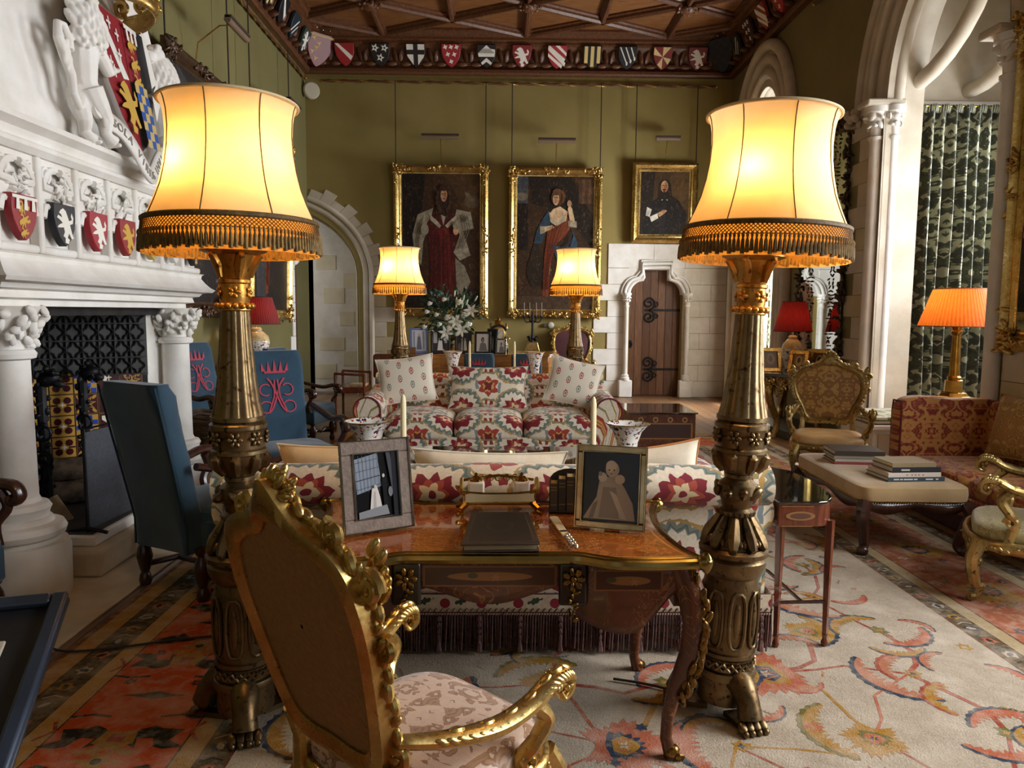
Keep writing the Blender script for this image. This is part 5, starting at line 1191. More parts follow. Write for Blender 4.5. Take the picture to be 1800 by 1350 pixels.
wed += [('#d9d4cf', [(.38, .55), (.5, .52), (.56, .7), (.6, .9), (.3, .96), (.34, .75)]), ('#b8b2ac', [(.42, .6), (.46, .6), (.46, .93), (.38, .93)]), ('#1b1b1f', [(.62, .4), (.72, .38), (.74, .86), (.64, .88)]), ('#cfc6bd', ell(.66, .36, .03, .03)), ('#c9c4bd', ell(.46, .52, .03, .03)), ('#4d5057', [(.74, 0), (.84, 0), (.95, .7), (.86, .7)]), ('#2a2c33', rect(.86, 0, 1, 1)), ('#8a8d92', [(.05, .9), (.7, .82), (.75, .97), (.05, 1)]), ('#777a80', ell(.8, .62, .05, .08))]
photo_frame('brown textured silver-rimmed photo frame with a wedding picture on the desk', (-.452, 2.745, ZT), -.30 + .62 * 0, .275, .345, .052, GREYSUEDE, SILVER, wed, .17).rotation_euler = (0, 0, .50)
baby = [('#0d0c0b', rect(0, 0, 1, 1)), ('#1c1916', [(.6, .05), (.9, .05), (.95, .6), (.7, .5)]), ('#a89a86', [(.3, .36), (.6, .34), (.75, .5), (.9, .72), (.95, .97), (.02, .97), (.1, .85), (.25, .65)]), ('#8a7d6a', [(.36, .5), (.6, .5), (.66, .95), (.3, .95)]), ('#bdb09c', [(.48, .55), (.6, .6), (.8, .95), (.7, .95)]), ('#756a5a', [(.2, .75), (.28, .7), (.2, .96), (.12, .96)]), ('#c4b7a2', ell(.35, .36, .08, .07)), ('#bfae98', ell(.66, .38, .09, .07)), ('#b3a48f', ell(.52, .24, .125, .115)), ('#cbbda8', ell(.50, .19, .10, .08)), ('#2a241e', ell(.465, .25, .018, .01)), ('#2a241e', ell(.55, .25, .018, .01)), ('#6e5a48', ell(.505, .305, .022, .008)), ('#97866f', ell(.31, .31, .035, .035))]
photo_frame('gold-rimmed photo frame with a picture of a baby in a long gown', (.424, 2.77, ZT), -.33, .27, .32, .028, GOLDFR, GOLDFR, baby, .17).rotation_euler = (0, 0, -.28)
# leather blotter
t = thing('leather_folder', 'closed dark leather writing folder with tooled cover on the desk', 'folder', (.0, 2.70, ZT))
MB().ext([(-.128, -.215), (.142, -.20), (.118, .20), (-.108, .20)], 0, .006, 'z').build('back_cover', LEATHER, t, bevel=.002)
MB().ext([(-.12, -.205), (.134, -.19), (.112, .195), (-.102, .195)], .006, .024, 'z').build('pages', flat('#8a7a5c', .8), t)
cv = MB().ext([(-.13, -.218), (.144, -.203), (.12, .20), (-.11, .20)], .024, .031, 'z').build('cover', LEATHER, t, bevel=.002)
decal('tooling', [('#4a3c26', [(-.112, -.195), (.126, -.182), (.104, .182), (-.094, .182)]), ('#211b17', [(-.108, -.19), (.122, -.177), (.1, .178), (-.09, .178)]), ('#3d3222', ell(.004, 0, .05, .07, 18)), ('#211b17', ell(.004, 0, .044, .062, 18))], T(0, 0, .031), cv, .0004, .45)
# inkstand
t = thing('inkstand', 'gilt inkstand with two cut-glass inkwells at the back of the desk', 'inkstand', (.0, 3.02, ZT), .05)
MB().box(-.15, .15, -.06, .07, .045, .058).build('tray', GILT_B, t, bevel=.006)
MB().tube([(-.15, -.065, .10), (-.05, -.065, .092), (.05, -.065, .092), (.15, -.065, .10)], .004, 6).tube([(-.15, .06, .12), (0, .06, .14), (.15, .06, .12)], .006, 6).build('rail', BRASS, t)
mb = MB()
for k in range(5): mb.scroll((-.07 + k * .035, .06, .13), (1, 0, 0), (0, 0, 1), .013, .013, 1, .003, 5)
mb.build('pierced_gallery', BRASS, t)
MB().box(-.14, .14, -.068, -.062, .058, .09).build('glass_front', flat('#c9b992', .15), t)
for sx in (-1, 1):
    MB().scroll((sx * .155, -.03, .11), (0, 1, 0), (0, 0, 1), .04, .012, 1.2, .008, 6).blob((sx * .15, 0, .085), (.012, .03, .045)).build('end_scroll', GILT_B, t)
    for sy in (-1, 1): MB().tube([(sx * .13, sy * .05, .05), (sx * .155, sy * .065, .03), (sx * .15, sy * .06, .015), (sx * .175, sy * .075, .005)], [.014, .012, .009, .01], 6).build('foot', BRASS, t)
    w_ = MB().box(sx * .095 - .034, sx * .095 + .034, -.02, .045, .058, .128).build('inkwell', GLASS_S if 'GLASS_S' in globals() else flat('#d8cdbd', .1), t, bevel=.008)
    MB().lathe([(.026, .128), (.026, .136), (.016, .146), (.006, .15), (.008, .158), (0, .164)], 14, (sx * .095, .012, 0)).build('lid', BRASS, w_)
# paper knife
t = thing('paper_knife', 'ivory coloured paper knife with carved handle on the desk', 'paper knife', (.245, 2.72, ZT), .12)
MB().ext([(-.018, .20), (-.012, .212), (.012, .212), (.018, .20), (.014, -.05), (-.014, -.05)], 0, .006, 'z').build('blade', simple('polished_bone', '#e3cfa8', '#d6bd90', 8, .3), t, bevel=.002)
mb = MB()
for k in range(9): mb.blob((.006 * (-1) ** k, -.06 - .016 * k, .009), (.009, .013, .013), (.3, 1, 0))
mb.build('handle', SILVER, t); MB().box(-.013, .013, -.005, .01, .006, .008).build('collar', flat('#2a2018', .4), t)
# small leather books in a rack
rk = thing('book_rack', 'small arched leather book rack holding miniature books', 'book rack', (.30, 3.05, ZT), -.1)
MB().ext([(-.09, 0), (.09, 0), (.09, .11)] + [(.09 * cos(q), .11 + .055 * sin(q)) for q in [PI * i / 10 for i in range(1, 10)]] + [(-.09, .11)], .055, .062, 'y').box(-.09, .09, -.05, .062, 0, .006).build('stand', LEATHER, rk, bevel=.002)
for i in range(5):
    x = .30 - .068 + i * .034; h = (.115, .135, .145, .138, .12)[i]
    b = thing('miniature_book', ['leftmost', 'second from left', 'middle', 'second from right', 'rightmost'][i] + ' miniature brown leather book in the desk rack', 'book', (x, 3.045 - (i - 2) * .0035, ZT + .0065), -.1, 'miniature books on the desk')
    c_ = ('#3a2c1e', '#2e2319', '#41301f', '#352819', '#2b2018')[i]
    MB().box(-.0155, .0155, -.045, -.042, 0, h).box(-.0155, -.0135, -.045, .04, 0, h).box(.0135, .0155, -.045, .04, 0, h).build('binding', flat(c_, .5), b, bevel=.001)
    MB().box(-.0134, .0134, -.0415, .037, .002, h - .004).build('pages', flat('#b59c6a', .8), b)
    stuff(decal('spine_bands', [('#8a6a35', rect(-.0135, h * q, .0135, h * q + .003)) for q in (.2, .75, .85)], T(0, -.0452, 0, rx=PI / 2), b, .0003))

# ---------------------------------------------------------------- sofas
def sofa(label, loc, rz, W=2.62, D=1.02, cushions=3, mat=None, H=.86, fringe=True, name='sofa', hid=False):
    mat = mat or SUZANI; t = thing(name, label, 'sofa', loc, rz)
    # front is -y; back roll at +y
    yb = D / 2; aw = .13
    def strip(sec, x0, x1, n=26, nm='back'):
        rows = []; U = []; L = [0]
        for a, b in zip(sec, sec[1:]): L.append(L[-1] + math.hypot(b[0] - a[0], b[1] - a[1]))
        for i in range(n + 1):
            x = x0 + (x1 - x0) * i / n; e = 1 - .10 * (abs(2 * i / n - 1)) ** 6
            rows.append([(x, y, .22 + (z - .22) * (1 - .012 * sin(x * 5) ** 2)) for y, z in sec]); U.append([(x, q, 0) for q in L])
        o = MB().grid(rows, uv=U); k = len(o.v)
        o.f.append(tuple(range(len(sec)))); o.f.append(tuple(range(n * len(sec), (n + 1) * len(sec)))[::-1]); o.fm += [0, 0]
        return o.build(nm, mat, t, ang=60)
    R = .095; cz = H - R; cy = yb - .01
    sec = [(yb + .0, .20), (yb + .005, .40), (yb + .0, .60), (yb - .005, cz - .09)] + [(cy + .03 + (R + .02) * cos(q), cz + R * sin(q)) for q in [-1.2 + (PI + 1.5) * i / 14 for i in range(15)]] + [(yb - .20, cz - .12), (yb - .24, .50), (yb - .26, .20)]
    strip(sec, -W / 2 + .06, W / 2 - .06)
    # rolled arms
    for sx in (-1, 1):
        cx = sx * (W / 2 - .13); r = .135; z0 = .60
        sa = [(sx * (W / 2 - .03), .20), (sx * (W / 2 - .025), .44)] + [(cx + sx * r * cos(q), z0 - .0 + r * sin(q)) for q in [-.7 + (PI + .9) * i / 14 for i in range(15)]] + [(sx * (W / 2 - .27), .42), (sx * (W / 2 - .27), .20)]
        rows = []; U = []; L = [0]
        for a, b in zip(sa, sa[1:]): L.append(L[-1] + math.hypot(b[0] - a[0], b[1] - a[1]))
        for i in range(13):
            f = i / 12; y = -D / 2 + (D - .04) * f; lift = .06 * f ** 2
            rows.append([(x, y, z + (lift if z > .5 else 0)) for x, z in sa]); U.append([(y, q, 0) for q in L])
        mb = MB().grid(rows, uv=U); nn = len(sa); mb.f += [tuple(range(nn)), tuple(range(12 * nn, 13 * nn))[::-1]]; mb.fm += [0, 0]
        ao = mb.build('arm', mat, t, ang=60)
        MB().tube([(x, -D / 2 - .004, z) for x, z in sa[1:-1]], .009, 6).build('piping', flat('#6a1a20', .8), ao)
    bs = MB().box(-W / 2 + .27, W / 2 - .27, -D / 2 + .01, yb - .22, .10, .33); bs.uv = [(p[0], p[2], 0) for p in bs.v]; bs.build('base', mat, t, bevel=.02)
    cwid = (W - .56) / cushions
    for k in range(cushions):
        x = -W / 2 + .28 + cwid * (k + .5)
        MB().squad((x, -.13, .41), (cwid / 2 + .004, D / 2 - .13 + .02, .125), .45, .28, 40, 18, lambda p: (p[0], p[1], p[2] + .045 * (1 - (p[0] / cwid * 2) ** 2) * (1 if p[2] > 0 else 0))).build('seat_cushion', mat, t)
    mb = MB()
    per = [(-W / 2 + .02, -D / 2), (W / 2 - .02, -D / 2), (W / 2 - .02, yb + .01), (-W / 2 + .02, yb + .01)]
    if fringe:
        bd = MB(); band = MB(); rr = rnd
        for (a, b) in zip(per, per[1:] + per[:1]):
            L = math.hypot(b[0] - a[0], b[1] - a[1]); n = int(L / .0125); nx, ny = (b[1] - a[1]) / L, -(b[0] - a[0]) / L
            for i in range(n):
                f = (i + .5) / n; x, y = a[0] + (b[0] - a[0]) * f, a[1] + (b[1] - a[1]) * f; j = rr.uniform(-.004, .004)
                mb.tube([(x + nx * .012, y + ny * .012, .20), (x + nx * .014 + j, y + ny * .014 + j, .10), (x + nx * .010 + 2 * j, y + ny * .01 + 2 * j, .012 + rr.uniform(0, .02))], .0042, 4)
                if i % 15 == 7:
                    for q in range(4): mb.blob((x + nx * .024, y + ny * .024, .175 - .03 * q), (.012 - .001 * q, .012, .016), (0, 0, 1), 6, 4)
                    mb.lathe([(.006, .075), (.016, .02), (0, .02)], 6, (x + nx * .024, y + ny * .024, 0))
            rows = [[(a[0] + (b[0] - a[0]) * i / 30 + nx * h_, a[1] + (b[1] - a[1]) * i / 30 + ny * h_, z) for h_, z in ((.004, .29), (.014, .285), (.014, .19), (.004, .185))] for i in range(31)]
            band.grid(rows, uv=[[(L * i / 30, z, 0) for z in (.29, .285, .19, .185)] for i in range(31)])
            for i in range(int(L / .028)):
                f = (i + .5) / int(L / .028); x, y = a[0] + (b[0] - a[0]) * f, a[1] + (b[1] - a[1]) * f; tx, ty = (b[0] - a[0]) / L, (b[1] - a[1]) / L
                bd.tube([(x + tx * q + nx * .017, y + ty * q + ny * .017, z) for q, z in ((-.012, .205), (.0, .222), (.012, .205), (0, .19), (-.012, .205))], .0028, 4)
        stuff(mb.build('bullion_fringe', FRINGE_P, t)); stuff(bd.build('looped_braid', FRINGE_P, t)); band.build('border_band', VINE, t)
    for sx in (-1, 1):
        for y in (-D / 2 + .1, D / 2 - .1): MB().lathe([(.02, 0), (.03, .03), (.025, .08), (.035, .2)], 12, (sx * (W / 2 - .14), y, 0)).build('leg', DARKWOOD, t)
    return t
FRINGE_P = simple('brown_silk_fringe', '#4a3230', '#6b4a44', 60, .55)
m = Mat('vine_border_cloth'); u, v, _ = m.uv(); a_ = (u / .17).fract() - .5; b_ = (v - .245) / .17
r_ = ((a_ + .25) * (a_ + .25) + b_ * b_).sqrt(); r2_ = (((a_ - .2).abs() * .7) + (b_ - a_ * .3).abs() * 1.6)
c = m.mix(m.ramp(m.noise(60, 2), .3, .7), '#d5c8b2', '#c4b59c'); c = m.mix(r_.lt(.14), c, '#8c2733'); c = m.mix((r2_ - (u * 300).sin() * .03).lt(.16), c, '#3a4a33'); c = m.mix((b_.abs() - .26).abs().lt(.02), c, '#5c2a22'); m.set(c, .9); VINE = m.m
sofa('embroidered sofa seen from behind with deep fringe behind the desk', (-.02, 3.84, 0), PI, 2.62, 1.0, H=.905)
sofa('embroidered three-seat sofa facing the camera between the distant lamps', (-.11, 7.85, 0), 0, 2.68, 1.02, fringe=False, H=.90)
def cushion(label, loc, rot, w, h, th, mat, trim=None):
    t = thing('cushion', label, 'cushion', loc); t.rotation_euler = rot
    MB().pillow(w, h, th).build('cover', mat, t, ang=70)
    pts = [(sx * w / 2 * (1 - .10 * (1 - (q * 2 - 1) ** 2)), 0, 0) for sx, q in ()]
    n = 10; E_ = []
    for a in range(4):
        for i in range(n):
            v = -1 + 2 * i / n; q = (w / 2 * (1 - .10 * (1 - v * v)), h / 2 * v) if a == 0 else (-w / 2 * v, h / 2 * (1 - .10 * (1 - v * v))) if a == 1 else (-w / 2 * (1 - .10 * (1 - v * v)), -h / 2 * v) if a == 2 else (w / 2 * v, -h / 2 * (1 - .10 * (1 - v * v))); E_.append((q[0], 0, q[1]))
    MB().tube(E_, .006, 6, closed=True).build('piping', trim or mat, t); return t
ZS = .58
cushion('cream cushion with flame-edged motifs at the left end of the far sofa', (-1.00, 7.93, .86), (-.32, -.12, .1), .62, .52, .16, PILLOWC)
cushion('broad embroidered cushion in the middle of the far sofa', (-.12, 7.93, .78), (-.33, 0, 0), .86, .48, .15, SUZANI)
cushion('cream cushion with flame-edged motifs at the right end of the far sofa', (.80, 7.93, .84), (-.32, .22, -.1), .58, .52, .16, PILLOWC)
cushion('peach silk cushion leaning at the left end of the near sofa', (-.80, 3.71, .735), (.33, -.0, .05), .60, .42, .16, PEACH)
cushion('long cream cushion along the middle of the near sofa', (-.05, 3.71, .705), (.33, .02, 0), .78, .42, .16, CREAMC)
cushion('pale linen cushion with raised corner at the right end of the near sofa', (.76, 3.70, .74), (.33, -.13, -.05), .54, .42, .15, CREAMC, flat('#c98a52', .8))
# ---------------------------------------------------------------- carved gilt armchairs
def spl(P, n=5, closed=False):
    out = []; m = len(P); rng = range(m if closed else m - 1)
    for i in rng:
        p0, p1, p2, p3 = (P[(i - 1) % m] if closed or i else P[0]), P[i], P[(i + 1) % m], (P[(i + 2) % m] if closed or i < m - 2 else P[-1])
        for k in range(n):
            t = k / n; out.append(tuple(.5 * (2 * b + (c - a) * t + (2 * a - 5 * b + 4 * c - d) * t * t + (3 * b - a - 3 * c + d) * t ** 3) for a, b, c, d in zip(p0, p1, p2, p3)))
    return out if closed else out + [tuple(P[-1])]
def gilt_chair(label, loc, rz, frame, front, back, seat, w=.31, top=1.24, sh=.44, arms=True, cat='armchair', name='gilt_armchair', crest=1.0, wide=.06, arm_up=0.0, seatd=.29, lean=.2, scale=1.0):
    t = thing(name, label, cat, loc, rz, scale=scale)
    yb = lambda z: -.28 - (z - .5) * lean
    k = top - 1.24
    half = [(0, .56), (.12, .555), (.20, .58), (.245, .68), (w * .86, .82 + k * .4), (w * .92, .95 + k * .7), (w * .84, 1.05 + k), (w * .60, 1.11 + k), (w * .32, 1.14 + k), (w * .16, 1.19 + k), (0, top)]
    full_ = half + [(-x, z) for x, z in half[-2:0:-1]]
    O = spl([(x, 0, z) for x, z in full_], 4, True)
    zc = .86 + k * .5
    I = [(x * (1 - wide / w * 1.0), 0, zc + (z - zc) * (1 - wide / .33)) for x, _, z in O]
    I = [(x, 0, min(z, 1.10 + k - wide * .4 + .05 * (1 - abs(x) / w))) for x, _, z in I]
    rows = []
    for (a, b) in zip(O, I):
        ya, yb_ = yb(a[2]), yb(b[2])
        rows.append([(a[0], ya - .018, a[2]), (a[0] * .97 + b[0] * .03, ya + .03, a[2]), ((a[0] + b[0]) / 2, (ya + yb_) / 2 + .042, (a[2] + b[2]) / 2), (b[0], yb_ + .022, b[2]), (b[0], yb_ - .012, b[2]), ((a[0] + b[0]) / 2, (ya + yb_) / 2 - .03, (a[2] + b[2]) / 2)])
    MB().grid(rows, cu=True, cv=True).build('back_frame', frame, t, ang=50)
    def panel(sg, off, bulge, mat, nm):
        cx, cz = 0, sum(p[2] for p in I) / len(I); P = []; U = []
        for f in (1.0, .85, .6, .3, .02):
            P.append([(p[0] * f, yb(cz + (p[2] - cz) * f) + sg * (off + bulge * (1 - f * f)), cz + (p[2] - cz) * f) for p in I]); U.append([(p[0] * f, cz + (p[2] - cz) * f - cz, 0) for p in I])
        return MB().grid(P, cv=True, uv=U, flip=sg > 0).build(nm, mat, t, ang=80)
    panel(1, .012, .022, front, 'back_panel'); panel(-1, .004, .006, back, 'outside_back')
    # carving round the edge: scrolls, leaves and a crest
    mb = MB()
    m = len(O)
    for i in range(0, m, 1):
        p = O[i]; q = O[(i + 1) % m]; d = Vector(q) - Vector(p)
        if d.length < 1e-5: continue
        outw = Vector((p[0], 0, p[2] - zc)).normalized()
        s = .8 + .5 * rnd.random()
        mb.blob((p[0] + outw.x * .006, yb(p[2]) + .022 + rnd.uniform(-.006, .012), p[2] + outw.z * .006), (.012 * s, .013 * s, .026 * s), d + outw * d.length * rnd.uniform(-.8, 1.2))
    for sx in (-1, 1):
        for (x, z, r, st) in ((w * .93, 1.02 + k, .042, 0), (w * .62, 1.13 + k, .036, 2), (.25, .66, .034, 4), (w * .95, .90 + k * .7, .03, 1)):
            mb.scroll((sx * x, yb(z) + .025, z), (sx, 0, 0), (0, 0, 1), r, r * .35, 1.25, .013 * (.6 + r * 12), 6, start=st, steps=16)
        for j in range(7): mb.blob((sx * (w * .88 + rnd.uniform(-.02, .03)), yb(1) + .02, 1.03 + k + .02 * j - .05), (.012, .016, .034), (sx * .7, .1, 1))
    for j in range(int(16 * crest)):
        a = PI * (j + .5) / (16 * crest); mb.blob((.05 * cos(a), yb(top) + .02 + .012 * (j % 3), top - .05 + .055 * sin(a)), (.010, .012, .03), (cos(a) * .6, .3, sin(a)))
    mb.ball((0, yb(top) + .03, top - .01), (.03, .02, .035)); stuff(mb.build('carving', frame, t))
    # stiles down to the seat
    for sx in (-1, 1): MB().tube([(sx * .22, yb(.62), .62), (sx * .225, yb(.5), .52), (sx * .235, -.27, .42)], [.026, .024, .03], 8).build('back_stile', frame, t)
    # seat rail, cushion
    def so(f, n=40):
        P = []
        for i in range(n):
            a = 2 * PI * i / n; x = .315 * f * math.copysign(abs(cos(a)) ** .45, cos(a)); y = seatd * f * math.copysign(abs(sin(a)) ** .5, sin(a)) + .01
            P.append((x * (1 + .06 * y / .3), y + (.02 * cos(x * 9) if y > .1 else 0)))
        return P
    rr = [[(x, y, z) for z in (sh - .075 + .02 * abs(sin(8 * math.atan2(y, x))), sh - .03, sh)] for x, y in so(1.0)]
    MB().grid(rr, cu=True).build('seat_rail', frame, t, solid=.03)
    mb = MB()
    for i, (x, y) in enumerate(so(1.03, 56)): mb.blob((x, y, sh - .045 + .012 * (i % 2)), (.008, .012, .02))
    stuff(mb.build('rail_carving', frame, t))
    MB().squad((0, .01, sh + .02), (.305, seatd - .005, .07), .6, .5, 40, 14).build('seat', seat, t)
    for sx in (-1, 1):
        MB().tube(spl([(sx * .27, .25, sh - .02), (sx * .30, .285, sh - .12), (sx * .275, .265, sh - .26), (sx * .245, .235, .09), (sx * .26, .26, .02)]), [.042 - .0012 * i for i in range(21)], 8).blob((sx * .265, .275, .025), (.03, .035, .025)).build('leg', frame, t)
        MB().tube(spl([(sx * .24, -.25, sh - .02), (sx * .26, -.29, sh - .14), (sx * .25, -.30, .18), (sx * .265, -.34, .02)]), [.036 - .0010 * i for i in range(16)], 8).blob((sx * .265, -.345, .02), (.024, .03, .02)).build('leg', frame, t)
        if arms:
            za = .70 + arm_up
            pth = spl([(sx * .255, yb(za) + .02, za + .02), (sx * .30, -.18, za - .01), (sx * .325, -.02, za - .035), (sx * .335, .11, za - .02), (sx * .345, .20, za + .025), (sx * .35, .255, za + .02), (sx * .352, .27, za - .025), (sx * .352, .24, za - .045), (sx * .352, .222, za - .02)])
            ar = MB().tube(pth, [.022 + .012 * sin(PI * min(1, i / 26)) if i < 27 else .024 - .0010 * (i - 26) for i in range(len(pth))], 10, flat=.75).build('arm', frame, t)
            mb = MB()
            for i in range(4, 26): 
                p = pth[i]; q = pth[i + 1]; d = Vector(q) - Vector(p)
                for s2 in (-1, 1): mb.blob((p[0] + s2 * .024, p[1], p[2] + .004), (.007, .010, .022), d + Vector((s2 * .004, 0, -.012)))
                if i % 3 == 0: mb.blob((p[0], p[1], p[2] + .022), (.012, .010, .026), d)
            for j in range(6): mb.blob((sx * .36, .19 + .012 * j, za - .0 + .012 * sin(j)), (.008, .012, .022))
            mb.build('arm_carving', frame, ar)
            MB().tube(spl([(sx * .335, .13, za - .03), (sx * .345, .17, za - .08), (sx * .33, .13, za - .15), (sx * .30, .10, za - .20), (sx * .295, .13, sh - .02)]), [.026, .026, .026, .025, .024] * 4 + [.03], 8).scroll((sx * .325, .12, za - .20), (0, 1, 0), (0, 0, 1), .035, .012, 1.2, .013, 6).build('arm_support', frame, t)
    return t
gilt_chair('carved gilt armchair with tan back in the left foreground', (-.205, 1.93, 0), -math.radians(43), GILT_B, PINKDAM, TANBACK, PINKDAM, w=.33, top=1.36, sh=.45, crest=.8, lean=.26, arm_up=-.02, scale=.9)
gilt_chair('gilt armchair with golden damask back beside the window seat', (3.07, 6.78, 0), math.radians(180 - 22), GILT_P, GOLDDAM, GOLDDAM, TANSILK, w=.36, top=1.21, sh=.42, wide=.05, crest=1.2)
gilt_chair('faded green gilt armchair cut off by the right edge of the picture', (3.02, 4.04, 0), math.radians(58), GILT_P, SAGE, SAGE, SAGE, top=1.1, sh=.37, arm_up=-.02)
gilt_chair('gilt throne chair in crimson velvet against the back wall', (1.36, 13.55, 0), PI, GILT_B, RED_V, RED_V, RED_V, w=.40, top=1.42, sh=.45, crest=1.3, wide=.05, name='throne_chair', lean=.12)

# ---------------------------------------------------------------- blue slip-covered chairs
def blue_chair(label, loc, rz, scale=1.0, mono=True, arms=True, seat=True):
    t = thing('blue_armchair', label, 'armchair', loc, rz, 'chairs in blue covers', scale)
    yb = lambda z: -.20 - max(0, z - .42) * .22
    P = []
    zs = [.27, .34, .42, .6, .8, 1.0, 1.14, 1.19, 1.205]
    for z in zs:
        hw = .225 + .015 * (z > .5) * min(1, (z - .5) / .5); c = 1 if z < 1.18 else .94; y = yb(z); ring = []
        for i in range(28):
            a = 2 * PI * i / 28; ca = math.copysign(abs(cos(a)) ** .3, cos(a)); sa = math.copysign(abs(sin(a)) ** .3, sin(a))
            wob = .006 * sin(5 * a + z * 9) + .004 * sin(z * 17 + a * 3)
            ring.append((hw * c * ca + wob * .5, y - .03 + (.062 if z < 1.19 else .045) * sa + wob, z))
        P.append(ring)
    mb = MB().grid(P, cv=True, flip=True); mb.f.append(tuple(range(len(mb.v) - 28, len(mb.v)))); mb.fm.append(0)
    bk = mb.build('back', BLUE, t, ang=60)
    for sx in (-1, 1): MB().tube([(sx * (.222 + .015 * min(1, max(0, (z - .5) / .5))), yb(z) - .088, z) for z in zs[:-1]], .006, 6).build('piping', flat('#16323f', .8), bk)
    if mono:
        RR = '#a82f45'; S = []
        for k in range(5): S.append((RR, [(-.08 + .04 * k - .014, .30), (-.08 + .04 * k + .014, .30), (-.09 + .045 * k, .36 + .012 * (2 - abs(k - 2)))]))
        S.append((RR, rect(-.075, .285, .075, .30)))
        for sx in (-1, 1):
            S.append((RR, line([(sx * (-.06 + .12 * f), .25 - .24 * f + .02 * sin(PI * 2 * f)) for f in [i / 14 for i in range(15)]], .012)))
            S.append((RR, line([(sx * (.075 + .04 * cos(q)), .17 + .04 * sin(q)) for q in [-2.2 + 4.6 * i / 12 for i in range(13)]], .009)))
            S.append((RR, line([(sx * (.08 + .045 * cos(q)), .05 + .04 * sin(q)) for q in [-3.0 + 5.6 * i / 12 for i in range(13)]], .009)))
            S.append((RR, line([(sx * .01, .24), (sx * .02, .12), (sx * .06, .02)], .01)))
        decal('monogram', S, T(0, yb(.62) + .036, .62, rz=0) @ Matrix.Rotation(PI, 4, 'Z') @ Matrix.Rotation(PI / 2 - .217, 4, 'X') @ T(0, .09, 0, s=1.15), bk, .0006, .7)
    MB().squad((0, .06, .455), (.295, .27, .06), .5, .3, 36, 12).build('seat_cushion', BLUE, t)
    MB().box(-.285, .285, -.20, .31, .27, .44).build('seat_skirt', BLUE, t, bevel=.015)
    for sx in (-1, 1):
        for y in (-.22, .27):
            MB().lathe([(.03, 0), (.036, .03), (.03, .06), (.022, .075), (.03, .1), (.045, .17), (.036, .22), (.022, .25), (.034, .265), (.034, .30)], 14, (sx * .25, y, 0)).build('leg', DARKWOOD, t)
        MB().tube([(sx * .25, -.22, .12), (sx * .25, .02, .10), (sx * .25, .27, .12)], .018, 8).build('stretcher', DARKWOOD, t)
        if arms:
            pth = spl([(sx * .29, -.27, .76), (sx * .31, -.1, .72), (sx * .325, .1, .685), (sx * .335, .24, .71), (sx * .34, .33, .70), (sx * .34, .355, .65), (sx * .34, .32, .625), (sx * .34, .30, .65)])
            MB().tube(pth, [.026 + .010 * min(1, i / 20) if i < 28 else .034 - .0012 * (i - 28) for i in range(len(pth))], 10, flat=.8).build('arm', DARKWOOD, t)
            MB().tube(spl([(sx * .33, .27, .68), (sx * .335, .30, .60), (sx * .32, .25, .52), (sx * .30, .27, .42)]), .024, 8).build('arm_support', DARKWOOD, t)
    MB().tube(spl([(-.25, .25, .13), (-.12, .25, .18), (0, .25, .15), (.12, .25, .18), (.25, .25, .13)]), .02, 8).tube([(-.25, 0, .1), (.25, 0, .1)], .016, 8).build('front_stretcher', DARKWOOD, t)
    return t
blue_chair('blue covered armchair seen from behind beside the fire screen', (-1.725, 4.27, 0), -math.radians(30), 1.0)
blue_chair('blue covered armchair with red crowned monogram facing the camera', (-1.70, 5.92, 0), -math.radians(146), 1.04)
blue_chair('blue covered armchair half hidden behind the log basket', (-2.95, 7.75, 0), math.radians(180 + 62), 1.04)
blue_chair('blue armchair of which only a dark arm shows at the left edge', (-2.70, 3.22, .012), -math.radians(88), 1.04)
blue_chair('dark armchair in shadow near the small gilt-legged table', (-2.40, 9.02, 0), math.radians(180 + 75), .95, mono=False)
blue_chair('left of the two blue chairs drawn up to the piano', (-.28, 9.78, 0), math.radians(180), .86)
blue_chair('right of the two blue chairs drawn up to the piano', (.37, 9.78, 0), math.radians(180), .86)

# ---------------------------------------------------------------- basket
t = thing('log_basket', 'round wicker log basket beside the fireplace', 'basket', (-2.72, 6.92, 0))
MB().lathe([(.20, .01), (.20, .02), (.23, .02)], 24).build('base', WICKER, t)
mb = MB()
for r in range(24):
    z = .02 + r * .024; R = .21 + .055 * (r / 24)
    mb.tube([((R + .010 * (-1) ** (i + r)) * cos(2 * PI * i / 36), (R + .010 * (-1) ** (i + r)) * sin(2 * PI * i / 36), z) for i in range(36)], .0125, 5, closed=True)
stuff(mb.build('wicker_weave', WICKER, t))
for q in (0, .03): MB().tube([((.27 + .012 * sin(i * 1.3 + q * 90)) * cos(2 * PI * i / 40), (.27 + .012 * sin(i * 1.3 + q * 90)) * sin(2 * PI * i / 40), .60 + q + .008 * cos(i * 1.3)) for i in range(40)], .02, 6, closed=True).build('rim', WICKER, t)
for a in (.3, .3 + PI):
    MB().tube([(.27 * cos(a + s), .27 * sin(a + s), .60 + .12 * cos(s / .42 * PI / 2)) for s in [-.42 + .84 * i / 12 for i in range(13)]], .018, 6).build('handle', WICKER, t)

